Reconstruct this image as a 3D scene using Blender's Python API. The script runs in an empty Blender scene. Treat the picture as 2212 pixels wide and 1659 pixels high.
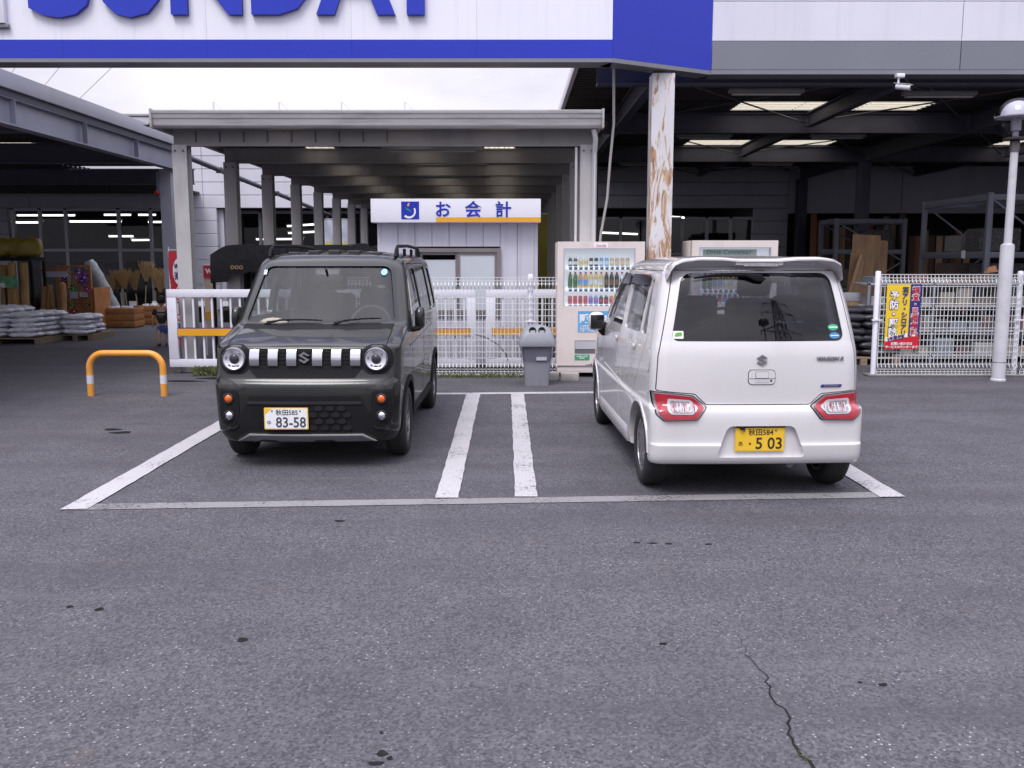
import bpy, bmesh, math, random
from mathutils import Vector, Matrix
from mathutils.bvhtree import BVHTree
R = math.radians
rng = random.Random(7)
sc = bpy.context.scene
C = sc.collection

# ------------------------------------------------------------------ camera
cam_d = bpy.data.cameras.new('camera')
cam_d.sensor_width = 36.0
cam_d.lens = 36.0 * 1980.0 / 2212.0
cam_d.clip_start = 0.05
cam_d.clip_end = 4000
cam = bpy.data.objects.new('camera', cam_d)
cam.location = (0, 0, 1.58)
cam.rotation_euler = (R(90 - 7.737), 0, 0)
C.objects.link(cam)
sc.camera = cam

# ------------------------------------------------------------------ sky
SUN_EL, SUN_AZ = 58.0, 205.0           # bright overcast, brightest part of the sky behind the camera
wd = bpy.data.worlds.new('World'); sc.world = wd; wd.use_nodes = True
nt = wd.node_tree; nt.nodes.clear()
wo = nt.nodes.new('ShaderNodeOutputWorld'); bg = nt.nodes.new('ShaderNodeBackground')
sky = nt.nodes.new('ShaderNodeTexSky'); sky.sky_type = 'NISHITA'; sky.sun_disc = False
sky.sun_elevation = R(SUN_EL); sky.sun_rotation = R(SUN_AZ); sky.dust_density = 2.0; sky.air_density = 1.0
sks = nt.nodes.new('ShaderNodeVectorMath'); sks.operation = 'SCALE'; sks.inputs['Scale'].default_value = 0.10
nt.links.new(sky.outputs[0], sks.inputs[0])
tc = nt.nodes.new('ShaderNodeTexCoord'); mp = nt.nodes.new('ShaderNodeMapping'); mp.inputs['Scale'].default_value = (1, 1, 2.6)
n1 = nt.nodes.new('ShaderNodeTexNoise'); n1.inputs['Scale'].default_value = 1.9; n1.inputs['Detail'].default_value = 7; n1.inputs['Roughness'].default_value = 0.55
nt.links.new(tc.outputs['Generated'], mp.inputs[0]); nt.links.new(mp.outputs[0], n1.inputs['Vector'])
cr = nt.nodes.new('ShaderNodeValToRGB')          # cloud brightness
e = cr.color_ramp.elements
e[0].position = 0.34; e[0].color = (0.58, 0.58, 0.72, 1)
e[1].position = 0.60; e[1].color = (1.01, 0.98, 1.08, 1)
nt.links.new(n1.outputs['Fac'], cr.inputs[0])
n2 = nt.nodes.new('ShaderNodeTexNoise'); n2.inputs['Scale'].default_value = 1.3; n2.inputs['Detail'].default_value = 4
nt.links.new(mp.outputs[0], n2.inputs['Vector'])
cv = nt.nodes.new('ShaderNodeValToRGB')          # cloud cover over the blue
cv.color_ramp.elements[0].position = 0.30; cv.color_ramp.elements[0].color = (0.6, 0.6, 0.6, 1)
cv.color_ramp.elements[1].position = 0.50; cv.color_ramp.elements[1].color = (1, 1, 1, 1)
nt.links.new(n2.outputs['Fac'], cv.inputs[0])
mx = nt.nodes.new('ShaderNodeMixRGB')
nt.links.new(cv.outputs[0], mx.inputs[0]); nt.links.new(sks.outputs[0], mx.inputs[1]); nt.links.new(cr.outputs[0], mx.inputs[2])
# overcast sky: about three times brighter overhead than at the horizon
sx = nt.nodes.new('ShaderNodeSeparateXYZ'); nt.links.new(tc.outputs['Generated'], sx.inputs[0])
zr = nt.nodes.new('ShaderNodeMapRange'); zr.inputs['From Min'].default_value = 0.0; zr.inputs['From Max'].default_value = 1.0; zr.inputs['To Min'].default_value = 0.40; zr.inputs['To Max'].default_value = 1.75
nt.links.new(sx.outputs['Z'], zr.inputs['Value'])
zs_ = nt.nodes.new('ShaderNodeVectorMath'); zs_.operation = 'SCALE'; nt.links.new(mx.outputs[0], zs_.inputs[0]); nt.links.new(zr.outputs[0], zs_.inputs['Scale'])
nt.links.new(zs_.outputs[0], bg.inputs[0]); bg.inputs[1].default_value = 1.0
nt.links.new(bg.outputs[0], wo.inputs[0])

sun_d = bpy.data.lights.new('sun', 'SUN'); sun_d.energy = 1.4; sun_d.angle = R(25); sun_d.color = (1.0, 0.97, 0.95)
sun = bpy.data.objects.new('sun', sun_d); C.objects.link(sun)
_az = R(SUN_AZ); _el = R(SUN_EL)
_dir = Vector((math.sin(_az) * math.cos(_el), math.cos(_az) * math.cos(_el), math.sin(_el)))   # towards the sun
sun.rotation_euler = _dir.to_track_quat('Z', 'Y').to_euler()
sun.location = (0, -10, 20)

vs = sc.view_settings
vs.view_transform = 'Standard'; vs.look = 'None'; vs.gamma = 1.0; vs.exposure = 0.75
try: vs.use_curve_mapping = False
except Exception: pass
sc.render.engine = 'CYCLES'
sc.cycles.use_denoising = True
sc.cycles.max_bounces = 8; sc.cycles.transparent_max_bounces = 24; sc.cycles.caustics_reflective = False; sc.cycles.caustics_refractive = False

ORD = ['first', 'second', 'third', 'fourth', 'fifth', 'sixth', 'seventh', 'eighth', 'ninth', 'tenth', 'eleventh', 'twelfth', 'thirteenth', 'fourteenth', 'fifteenth', 'sixteenth']
# ------------------------------------------------------------------ materials
MATS = {}
def mat(name, col, rough=0.6, metal=0.0, var=0.08, vscale=3.0, stretch=(1, 1, 1), bump=0.0, bscale=60.0, coat=0.0, spec=0.5,
        dirt=None, dirt_amt=0.0, dirt_scale=2.0, dirt_pos=(0.5, 0.75), dstretch=(1, 1, 1), rnd=0.0, emit=None, estr=0.0, rvar=0.08, bdist=0.01):
    if name in MATS: return MATS[name]
    m = bpy.data.materials.new(name); m.use_nodes = True; t = m.node_tree; N = t.nodes; L = t.links
    b = N['Principled BSDF']
    b.inputs['Roughness'].default_value = rough; b.inputs['Metallic'].default_value = metal
    b.inputs['Specular IOR Level'].default_value = spec
    if coat: b.inputs['Coat Weight'].default_value = coat; b.inputs['Coat Roughness'].default_value = 0.04
    tcn = N.new('ShaderNodeTexCoord')
    mpn = N.new('ShaderNodeMapping'); mpn.inputs['Scale'].default_value = stretch; L.new(tcn.outputs['Object'], mpn.inputs[0])
    oi = N.new('ShaderNodeObjectInfo')
    add = N.new('ShaderNodeVectorMath'); add.operation = 'ADD'
    mul = N.new('ShaderNodeMath'); mul.operation = 'MULTIPLY'; mul.inputs[1].default_value = 37.0
    L.new(oi.outputs['Random'], mul.inputs[0]); L.new(mpn.outputs[0], add.inputs[0]); L.new(mul.outputs[0], add.inputs[1])
    nz = N.new('ShaderNodeTexNoise'); nz.inputs['Scale'].default_value = vscale; nz.inputs['Detail'].default_value = 5
    L.new(add.outputs[0], nz.inputs['Vector'])
    rp = N.new('ShaderNodeValToRGB'); el = rp.color_ramp.elements
    lo = tuple(max(0, c * (1 - var)) for c in col[:3]); hi = tuple(min(1, c * (1 + var)) for c in col[:3])
    el[0].position = 0.3; el[0].color = (*lo, 1); el[1].position = 0.7; el[1].color = (*hi, 1)
    L.new(nz.outputs['Fac'], rp.inputs[0]); out = rp.outputs[0]
    if rnd:
        mr = N.new('ShaderNodeMapRange'); mr.inputs['To Min'].default_value = 1 - rnd; mr.inputs['To Max'].default_value = 1 + rnd
        L.new(oi.outputs['Random'], mr.inputs['Value'])
        sc_ = N.new('ShaderNodeVectorMath'); sc_.operation = 'SCALE'; L.new(out, sc_.inputs[0]); L.new(mr.outputs[0], sc_.inputs['Scale']); out = sc_.outputs[0]
    if dirt:
        mp2 = N.new('ShaderNodeMapping'); mp2.inputs['Scale'].default_value = dstretch; L.new(tcn.outputs['Object'], mp2.inputs[0])
        dz = N.new('ShaderNodeTexNoise'); dz.inputs['Scale'].default_value = dirt_scale; dz.inputs['Detail'].default_value = 8; dz.inputs['Roughness'].default_value = 0.65
        L.new(mp2.outputs[0], dz.inputs['Vector'])
        dr = N.new('ShaderNodeMapRange'); dr.inputs['From Min'].default_value = dirt_pos[0]; dr.inputs['From Max'].default_value = dirt_pos[1]
        dr.inputs['To Max'].default_value = dirt_amt; L.new(dz.outputs['Fac'], dr.inputs['Value'])
        dm = N.new('ShaderNodeMixRGB'); L.new(dr.outputs[0], dm.inputs[0]); L.new(out, dm.inputs[1]); dm.inputs[2].default_value = (*dirt, 1); out = dm.outputs[0]
    L.new(out, b.inputs['Base Color'])
    if rvar:
        rr = N.new('ShaderNodeMapRange'); rr.inputs['To Min'].default_value = max(0.02, rough - rvar); rr.inputs['To Max'].default_value = min(1, rough + rvar)
        L.new(nz.outputs['Fac'], rr.inputs['Value']); L.new(rr.outputs[0], b.inputs['Roughness'])
    if bump:
        bz = N.new('ShaderNodeTexNoise'); bz.inputs['Scale'].default_value = bscale; bz.inputs['Detail'].default_value = 4; L.new(add.outputs[0], bz.inputs['Vector'])
        bp = N.new('ShaderNodeBump'); bp.inputs['Strength'].default_value = bump; bp.inputs['Distance'].default_value = bdist
        L.new(bz.outputs['Fac'], bp.inputs['Height']); L.new(bp.outputs[0], b.inputs['Normal'])
    if emit:
        b.inputs['Emission Color'].default_value = (*emit, 1); b.inputs['Emission Strength'].default_value = estr
    MATS[name] = m
    return m

def glass(name, tint, ior=1.5, rough=0.0, boost=0.0):
    if name in MATS: return MATS[name]
    m = bpy.data.materials.new(name); m.use_nodes = True; t = m.node_tree; N = t.nodes; L = t.links; N.clear()
    o = N.new('ShaderNodeOutputMaterial'); mixs = N.new('ShaderNodeMixShader'); tr = N.new('ShaderNodeBsdfTransparent'); gl = N.new('ShaderNodeBsdfGlossy')
    tr.inputs[0].default_value = (*tint, 1); gl.inputs['Roughness'].default_value = rough
    fr = N.new('ShaderNodeFresnel'); fr.inputs[0].default_value = ior
    a = N.new('ShaderNodeMath'); a.operation = 'ADD'; a.inputs[1].default_value = boost; a.use_clamp = True
    geo = N.new('ShaderNodeNewGeometry'); sb = N.new('ShaderNodeMath'); sb.operation = 'SUBTRACT'; sb.inputs[0].default_value = 1.0; L.new(geo.outputs['Backfacing'], sb.inputs[1])
    mu = N.new('ShaderNodeMath'); mu.operation = 'MULTIPLY'; L.new(a.outputs[0], mu.inputs[0]); L.new(sb.outputs[0], mu.inputs[1])     # only the outer face of a pane mirrors
    L.new(fr.outputs[0], a.inputs[0]); L.new(mu.outputs[0], mixs.inputs[0]); L.new(tr.outputs[0], mixs.inputs[1]); L.new(gl.outputs[0], mixs.inputs[2]); L.new(mixs.outputs[0], o.inputs[0])
    MATS[name] = m
    return m

def translucent(name, col, tcol, fac=0.6):
    if name in MATS: return MATS[name]
    m = bpy.data.materials.new(name); m.use_nodes = True; t = m.node_tree; N = t.nodes; L = t.links; N.clear()
    o = N.new('ShaderNodeOutputMaterial'); mixs = N.new('ShaderNodeMixShader'); d = N.new('ShaderNodeBsdfDiffuse'); tr = N.new('ShaderNodeBsdfTranslucent')
    tcn = N.new('ShaderNodeTexCoord'); nz = N.new('ShaderNodeTexNoise'); nz.inputs['Scale'].default_value = 4; L.new(tcn.outputs['Object'], nz.inputs['Vector'])
    rp = N.new('ShaderNodeValToRGB'); rp.color_ramp.elements[0].color = (*[c * 0.8 for c in tcol], 1); rp.color_ramp.elements[1].color = (*tcol, 1); L.new(nz.outputs['Fac'], rp.inputs[0])
    d.inputs[0].default_value = (*col, 1); L.new(rp.outputs[0], tr.inputs[0]); mixs.inputs[0].default_value = fac
    L.new(d.outputs[0], mixs.inputs[1]); L.new(tr.outputs[0], mixs.inputs[2]); L.new(mixs.outputs[0], o.inputs[0])
    MATS[name] = m
    return m

# ------------------------------------------------------------------ mesh helpers
OFF = {}
def _off(o): return OFF.get(o.name, Vector((0, 0, 0))) if o else Vector((0, 0, 0))
def tag(o, label=None, cat=None, group=None, kind=None):
    if label: o['label'] = label
    if cat: o['category'] = cat
    if group: o['group'] = group
    if kind: o['kind'] = kind
    return o
def thing(name, label, cat, loc=(0, 0, 0), rz=0.0, group=None, local=False):
    o = bpy.data.objects.new(name, None); C.objects.link(o); o.location = loc; o.rotation_euler = (0, 0, rz); o.empty_display_size = 0.1
    OFF[o.name] = Vector((0, 0, 0)) if local else Vector(loc)
    return tag(o, label, cat, group)
def mesh_obj(name, me, m=None, parent=None, loc=None, rot=None):
    o = bpy.data.objects.new(name, me); C.objects.link(o)
    if m is not None and not me.materials: me.materials.append(m)
    if parent: o.parent = parent
    off = _off(parent)
    if loc is not None:
        o.location = Vector(loc) - off; OFF[o.name] = Vector(loc)
    else:
        OFF[o.name] = off
    if rot: o.rotation_euler = rot
    return o
def finish(me, angle=35):
    for p in me.polygons: p.use_smooth = True
    try: me.set_sharp_from_angle(angle=R(angle))
    except Exception: pass
class MB:
    def __init__(s): s.v = []; s.f = []
    def add(s, vs_, fs):
        n = len(s.v); s.v += [tuple(v) for v in vs_]; s.f += [tuple(i + n for i in f) for f in fs]; return s
    def box(s, x0, x1, y0, y1, z0, z1, M=None):
        vs_ = [(x0, y0, z0), (x1, y0, z0), (x1, y1, z0), (x0, y1, z0), (x0, y0, z1), (x1, y0, z1), (x1, y1, z1), (x0, y1, z1)]
        if M is not None: vs_ = [M @ Vector(v) for v in vs_]
        return s.add(vs_, [(0, 3, 2, 1), (4, 5, 6, 7), (0, 1, 5, 4), (1, 2, 6, 5), (2, 3, 7, 6), (3, 0, 4, 7)])
    def prism(s, poly, axis, a, b):
        n = len(poly)
        def P3(p, c): return (c, p[0], p[1]) if axis == 'x' else (p[0], c, p[1]) if axis == 'y' else (p[0], p[1], c)
        vs_ = [P3(p, a) for p in poly] + [P3(p, b) for p in poly]
        return s.add(vs_, [tuple(range(n)), tuple(range(2 * n - 1, n - 1, -1))] + [(i, i + n, (i + 1) % n + n, (i + 1) % n) for i in range(n)])
    def tube(s, path, r, n=10, caps=True, radii=None):
        path = [Vector(p) for p in path]; rings = []; up = None
        for i, p in enumerate(path):
            t = (path[min(i + 1, len(path) - 1)] - path[max(i - 1, 0)]).normalized()
            if up is None: up = Vector((0, 0, 1)) if abs(t.z) < 0.9 else Vector((0, 1, 0))
            a = t.cross(up)
            if a.length < 1e-4: a = t.cross(Vector((1, 0, 0)))
            a.normalize(); bb = a.cross(t).normalized(); up = bb
            rr = radii[i] if radii else r
            rings.append([p + a * rr * math.cos(2 * math.pi * k / n) + bb * rr * math.sin(2 * math.pi * k / n) for k in range(n)])
        vs_ = [v for rg in rings for v in rg]; fs = []
        for i in range(len(rings) - 1):
            for k in range(n):
                fs.append((i * n + k, i * n + (k + 1) % n, (i + 1) * n + (k + 1) % n, (i + 1) * n + k))
        if caps: fs += [tuple(range(n - 1, -1, -1)), tuple(range((len(rings) - 1) * n, len(rings) * n))]
        return s.add(vs_, fs)
    def lathe(s, prof, n=24, c=(0, 0, 0), axis='z', closed=False, caps=True):
        vs_ = []
        for r, h in prof:
            for k in range(n):
                a = 2 * math.pi * k / n; q = (r * math.cos(a), r * math.sin(a), h)
                if axis == 'x': q = (q[2], q[0], q[1])
                if axis == 'y': q = (q[1], q[2], q[0])
                vs_.append((c[0] + q[0], c[1] + q[1], c[2] + q[2]))
        fs = []; m = len(prof)
        for i in range(m - 1 if not closed else m):
            j = (i + 1) % m
            for k in range(n): fs.append((i * n + k, i * n + (k + 1) % n, j * n + (k + 1) % n, j * n + k))
        if not closed and caps:
            if prof[0][0] > 1e-5: fs.append(tuple(range(n - 1, -1, -1)))
            if prof[-1][0] > 1e-5: fs.append(tuple(range((m - 1) * n, m * n)))
        return s.add(vs_, fs)
    def ell(s, c, rx, ry, rz, nu=16, nv=10, e=1.0):
        vs_ = []; fs = []
        def sp(v): return math.copysign(abs(v) ** e, v)
        for j in range(nv + 1):
            ph = -math.pi / 2 + math.pi * j / nv
            for i in range(nu):
                th = 2 * math.pi * i / nu
                vs_.append((c[0] + rx * sp(math.cos(ph)) * sp(math.cos(th)), c[1] + ry * sp(math.cos(ph)) * sp(math.sin(th)), c[2] + rz * sp(math.sin(ph))))
        for j in range(nv):
            for i in range(nu): fs.append((j * nu + i, j * nu + (i + 1) % nu, (j + 1) * nu + (i + 1) % nu, (j + 1) * nu + i))
        return s.add(vs_, fs)
    def bar(s, p0, p1, w, h):
        p0 = Vector(p0); p1 = Vector(p1); d = p1 - p0; q = d.to_track_quat('Y', 'Z').to_matrix().to_4x4()
        return s.box(-w / 2, w / 2, 0, d.length, -h / 2, h / 2, Matrix.Translation(p0) @ q)
    def mesh(s, name, off=(0, 0, 0), bevel=0.0, seg=2, angle=35):
        me = bpy.data.meshes.new(name); o = Vector(off)
        me.from_pydata([Vector(v) - o for v in s.v], [], s.f)
        bm = bmesh.new(); bm.from_mesh(me)
        bmesh.ops.remove_doubles(bm, verts=bm.verts, dist=1e-5)
        bmesh.ops.recalc_face_normals(bm, faces=bm.faces)
        if bevel:
            es = [e_ for e_ in bm.edges if len(e_.link_faces) == 2 and e_.calc_face_angle(0) > 0.6]
            bmesh.ops.bevel(bm, geom=es, offset=bevel, segments=seg, affect='EDGES', profile=0.5, clamp_overlap=True)
        bm.to_mesh(me); bm.free(); finish(me, angle)
        return me
    def build(s, name, m, parent=None, bevel=0.0, seg=2, angle=35):
        me = s.mesh(name, _off(parent), bevel, seg, angle)
        return mesh_obj(name, me, m, parent)
def struct(o): o['kind'] = 'structure'; return o
def copy_tree(o, parent=None, loc=None, rz=None):
    c = o.copy(); C.objects.link(c); c.parent = parent
    if loc is not None: c.location = loc
    if rz is not None: c.rotation_euler = (c.rotation_euler[0], c.rotation_euler[1], rz)
    for ch in list(o.children): copy_tree(ch, c)
    return c
def rpoly(pts, r, n=5):
    """polygon with rounded corners"""
    out = []; m = len(pts)
    for i in range(m):
        p = Vector(pts[i]); a = Vector(pts[i - 1]); b = Vector(pts[(i + 1) % m])
        rr = r[i] if isinstance(r, (list, tuple)) else r
        da = (a - p); db = (b - p); rr = min(rr, da.length * 0.49, db.length * 0.49)
        if rr < 1e-5: out.append(tuple(p)); continue
        pa = p + da.normalized() * rr; pb = p + db.normalized() * rr
        for k in range(n + 1):
            t = k / n; q = pa * (1 - t) ** 2 + p * 2 * t * (1 - t) + pb * t * t; out.append(tuple(q))
    return out
def rrect(x0, x1, z0, z1, r, n=4): return rpoly([(x0, z0), (x1, z0), (x1, z1), (x0, z1)], r, n)
_tc = {}
def text_mesh(body, size, extrude=0.002, offset=0.0, width=None, spacing=1.0, line=1.0, shear=0.0, align='CENTER'):
    cu = bpy.data.curves.new('lettering', 'FONT'); cu.body = body; cu.size = size; cu.extrude = extrude; cu.offset = offset
    cu.align_x = align; cu.align_y = 'CENTER'; cu.resolution_u = 3; cu.space_character = spacing; cu.space_line = line; cu.shear = shear
    o = bpy.data.objects.new('lettering', cu); C.objects.link(o)
    bpy.context.view_layer.update()
    me = bpy.data.meshes.new_from_object(o.evaluated_get(bpy.context.evaluated_depsgraph_get()))
    bpy.data.objects.remove(o); bpy.data.curves.remove(cu)
    if width and me.vertices:
        xs = [v.co.x for v in me.vertices]; k = width / max(1e-6, max(xs) - min(xs)); cx = (max(xs) + min(xs)) / 2
        for v in me.vertices: v.co.x = (v.co.x - cx) * k
    me.materials.clear()
    return me
def text(body, size, m, parent, loc, rot=(R(90), 0, 0), name='lettering', center=True, **kw):
    me = text_mesh(body, size, **kw)
    if center and me.vertices:
        for ax in (0, 1):
            xs = [v.co[ax] for v in me.vertices]; c = (max(xs) + min(xs)) / 2
            for v in me.vertices: v.co[ax] -= c
    return mesh_obj(name, me, m, parent, loc, rot)
def plate_x(mb, x0, x1, z0, z1, y, t=0.01): return mb.box(x0, x1, y - t, y, z0, z1)
# ================================================================== SETTING
def asphalt_mat():
    m = bpy.data.materials.new('asphalt'); m.use_nodes = True; t = m.node_tree; N = t.nodes; L = t.links; b = N['Principled BSDF']
    tcn = N.new('ShaderNodeTexCoord'); O = tcn.outputs['Object']
    def noise(s, d=4, r=0.5):
        n = N.new('ShaderNodeTexNoise'); n.inputs['Scale'].default_value = s; n.inputs['Detail'].default_value = d; n.inputs['Roughness'].default_value = r; L.new(O, n.inputs['Vector']); return n
    def ramp(src, p0, c0, p1, c1):
        r = N.new('ShaderNodeValToRGB'); r.color_ramp.elements[0].position = p0; r.color_ramp.elements[0].color = (*c0, 1)
        r.color_ramp.elements[1].position = p1; r.color_ramp.elements[1].color = (*c1, 1); L.new(src, r.inputs[0]); return r
    def mixc(f, a, c2, blend='MIX'):
        x = N.new('ShaderNodeMixRGB'); x.blend_type = blend
        if isinstance(f, float): x.inputs[0].default_value = f
        else: L.new(f, x.inputs[0])
        for i, v in ((1, a), (2, c2)):
            if isinstance(v, tuple): x.inputs[i].default_value = (*v, 1)
            else: L.new(v, x.inputs[i])
        return x.outputs[0]
    big = noise(0.35, 5, 0.6); mid = noise(2.2, 6, 0.6); fine = noise(140, 3, 0.7)
    base = ramp(big.outputs['Fac'], 0.3, (0.061, 0.061, 0.072), 0.7, (0.087, 0.086, 0.099)).outputs[0]
    base = mixc(0.35, base, ramp(mid.outputs['Fac'], 0.35, (0.060, 0.057, 0.067), 0.65, (0.100, 0.098, 0.111)).outputs[0])
    v = N.new('ShaderNodeTexVoronoi'); v.inputs['Scale'].default_value = 95; L.new(O, v.inputs['Vector'])
    cell = ramp(v.outputs['Color'], 0.1, (0.46, 0.46, 0.47), 0.92, (1.55, 1.53, 1.53))
    base = mixc(0.85, base, cell.outputs[0], 'MULTIPLY')
    v2 = N.new('ShaderNodeTexVoronoi'); v2.inputs['Scale'].default_value = 64; L.new(O, v2.inputs['Vector'])
    d2 = ramp(v2.outputs['Distance'], 0.16, (1, 1, 1), 0.34, (0, 0, 0)); sel = ramp(v2.outputs['Color'], 0.76, (0, 0, 0), 0.80, (1, 1, 1))
    ml = N.new('ShaderNodeMath'); ml.operation = 'MULTIPLY'; L.new(d2.outputs[0], ml.inputs[0]); L.new(sel.outputs[0], ml.inputs[1])
    m2 = N.new('ShaderNodeMath'); m2.operation = 'MULTIPLY'; L.new(ml.outputs[0], m2.inputs[0])
    pat = ramp(noise(1.1, 4, 0.6).outputs['Fac'], 0.35, (0.18, 0.18, 0.18), 0.68, (0.85, 0.85, 0.85)); L.new(pat.outputs[0], m2.inputs[1])
    base = mixc(m2.outputs[0], base, (0.44, 0.43, 0.44))
    # dark worn patches and drips with ragged outlines
    st = noise(0.9, 9, 0.7); stf = ramp(st.outputs['Fac'], 0.63, (0, 0, 0), 0.74, (0.55, 0.55, 0.55))
    base = mixc(stf.outputs[0], base, (0.047, 0.044, 0.054))
    # faint wheel tracks: long soft bands across the lane in front of the stalls
    mpt = N.new('ShaderNodeMapping'); mpt.inputs['Scale'].default_value = (.10, 1.6, 1); mpt.inputs['Rotation'].default_value = (0, 0, .12); L.new(O, mpt.inputs[0])
    tk = N.new('ShaderNodeTexNoise'); tk.inputs['Scale'].default_value = 1.4; tk.inputs['Detail'].default_value = 5; L.new(mpt.outputs[0], tk.inputs['Vector'])
    tkf = ramp(tk.outputs['Fac'], 0.52, (0, 0, 0), 0.68, (0.45, 0.45, 0.45)); base = mixc(tkf.outputs[0], base, (0.055, 0.052, 0.063))
    tk2 = ramp(tk.outputs['Fac'], 0.34, (0.35, 0.35, 0.35), 0.46, (0, 0, 0)); base = mixc(tk2.outputs[0], base, (0.108, 0.104, 0.120))
    sp = N.new('ShaderNodeTexVoronoi'); sp.inputs['Scale'].default_value = 0.9; L.new(O, sp.inputs['Vector'])
    br_ = ramp(noise(3.1, 3).outputs['Fac'], 0.66, (0, 0, 0), 0.75, (0.35, 0.35, 0.35)); base = mixc(br_.outputs[0], base, (0.095, 0.078, 0.074))
    L.new(base, b.inputs['Base Color']); b.inputs['Roughness'].default_value = 0.82; b.inputs['Specular IOR Level'].default_value = 0.35
    bp = N.new('ShaderNodeBump'); bp.inputs['Strength'].default_value = 0.55; bp.inputs['Distance'].default_value = 0.006
    ad = N.new('ShaderNodeMath'); ad.operation = 'ADD'; L.new(v.outputs['Distance'], ad.inputs[0]); L.new(fine.outputs['Fac'], ad.inputs[1]); L.new(ad.outputs[0], bp.inputs['Height']); L.new(bp.outputs[0], b.inputs['Normal'])
    MATS['asphalt'] = m; return m
def line_mat():
    m = asphalt_mat.base.copy(); m.name = 'road_paint'; t = m.node_tree; N = t.nodes; L = t.links; b = N['Principled BSDF']
    old = b.inputs['Base Color'].links[0].from_socket
    tcn = N.new('ShaderNodeTexCoord'); oi = N.new('ShaderNodeObjectInfo')
    n = N.new('ShaderNodeTexNoise'); n.inputs['Scale'].default_value = 38; n.inputs['Detail'].default_value = 6; n.inputs['Roughness'].default_value = 0.75; L.new(tcn.outputs['Object'], n.inputs['Vector'])
    n2 = N.new('ShaderNodeTexNoise'); n2.inputs['Scale'].default_value = 2.5; n2.inputs['Detail'].default_value = 5; L.new(tcn.outputs['Object'], n2.inputs['Vector'])
    a = N.new('ShaderNodeMath'); a.operation = 'MULTIPLY_ADD'; a.inputs[1].default_value = 0.5; L.new(n2.outputs['Fac'], a.inputs[0]); L.new(n.outputs['Fac'], a.inputs[2])
    oc = N.new('ShaderNodeSeparateColor'); L.new(oi.outputs['Color'], oc.inputs[0])      # per line: how worn the paint is
    s = N.new('ShaderNodeMath'); s.operation = 'SUBTRACT'; L.new(oc.outputs[0], s.inputs[0]); L.new(a.outputs[0], s.inputs[1])
    r = N.new('ShaderNodeMapRange'); r.inputs['From Min'].default_value = -0.06; r.inputs['From Max'].default_value = 0.10; L.new(s.outputs[0], r.inputs['Value'])
    x = N.new('ShaderNodeMixRGB'); L.new(r.outputs[0], x.inputs[0]); L.new(old, x.inputs[1]); sg2 = N.new('ShaderNodeVectorMath'); sg2.operation = 'SCALE'; sg2.inputs[0].default_value = (0.42, 0.41, 0.43); L.new(oc.outputs[1], sg2.inputs['Scale']); L.new(sg2.outputs[0], x.inputs[2]); L.new(x.outputs[0], b.inputs['Base Color'])
    return m
asphalt = asphalt_mat(); asphalt_mat.base = asphalt
road_paint = line_mat()
# ground sheet, finely divided near the camera is not needed: the relief is in the bump
g = MB(); S = 600
g.add([(-S, -S, 0), (S, -S, 0), (S, S, 0), (-S, S, 0)], [(0, 1, 2, 3)])
ground = struct(g.build('ground', asphalt))

def strip(name, pts, wear, z=0.004, bright=1.0):
    n = 40; a0, a1, b1, b0 = [Vector(p) for p in pts]; mb = MB(); vs_ = []; fs = []
    for i in range(n + 1):
        t = i / n; j = rng.uniform(-0.004, 0.004); k = rng.uniform(-0.004, 0.004)
        p = a0.lerp(b0, t); q = a1.lerp(b1, t); d = (q - p).normalized()
        p += d * j; q += d * k; vs_ += [(p.x, p.y, z), (q.x, q.y, z)]
    for i in range(n): fs.append((2 * i, 2 * i + 1, 2 * i + 3, 2 * i + 2))
    o = struct(mb.add(vs_, fs).build(name, road_paint)); o.color = (wear, bright, wear, 1); return o
strip('parking_line', [(-2.87, 5.66), (-2.70, 5.68), (-2.72, 10.55), (-2.90, 10.55)], .93, 0.008)
strip('parking_line', [(-0.51, 5.95), (-0.36, 5.95), (-0.375, 10.72), (-0.54, 10.72)], 0.90, 0.008)
strip('parking_line', [(0.02, 5.98), (0.17, 5.98), (0.14, 10.75), (-0.01, 10.75)], 0.89, 0.008)
strip('parking_line', [(2.46, 5.97), (2.63, 5.98), (2.58, 10.9), (2.42, 10.9)], 0.87, 0.008)
strip('parking_line', [(-2.87, 5.66), (-2.86, 5.80), (2.60, 6.12), (2.63, 5.98)], 0.86, 0.004, .52)
strip('parking_line', [(-2.9, 10.55), (-2.9, 10.70), (2.58, 11.03), (2.58, 10.89)], 0.88, 0.004)

# crack in the asphalt, opening towards the camera
tar = mat('tar_dark', (0.016, 0.016, 0.017), 0.95, var=0.3, vscale=40, spec=.1)
pts = []; x, y = 0.945, 3.72
path = []
for i in range(46):
    t = i / 45; yy = 3.72 - t * 1.55
    xx = 0.945 + 0.02 * math.sin(t * 5) + 0.008 * math.sin(t * 31) + rng.uniform(-0.011, 0.011) - 0.02 * t
    path.append((xx, yy, 0.0008 + 0.0075 * t ** 1.6 + rng.uniform(0, 0.004) * t))
mb = MB(); vs_ = []; fs = []
for xx, yy, w in path: vs_ += [(xx - w, yy, 0.003), (xx + w, yy, 0.003)]
for i in range(len(path) - 1): fs.append((2 * i, 2 * i + 1, 2 * i + 3, 2 * i + 2))
mb.add(vs_, fs).build('crack', tar, ground)
moss = mat('moss', (0.075, 0.075, 0.03), 0.95, var=0.4, vscale=60, bump=0.5, bscale=90)
mb = MB()
for i in range(60):
    yy = rng.gauss(2.74, 0.02); xx = 0.93 + rng.gauss(0, 0.012); a = rng.uniform(0, 6.28); l = rng.uniform(0.01, 0.028)
    mb.add([(xx, yy, 0.002), (xx + 0.003, yy + 0.003, 0.002), (xx + l * math.cos(a) * 0.6, yy + l * math.sin(a) * 0.6, l * 0.5)], [(0, 1, 2)])
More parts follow.
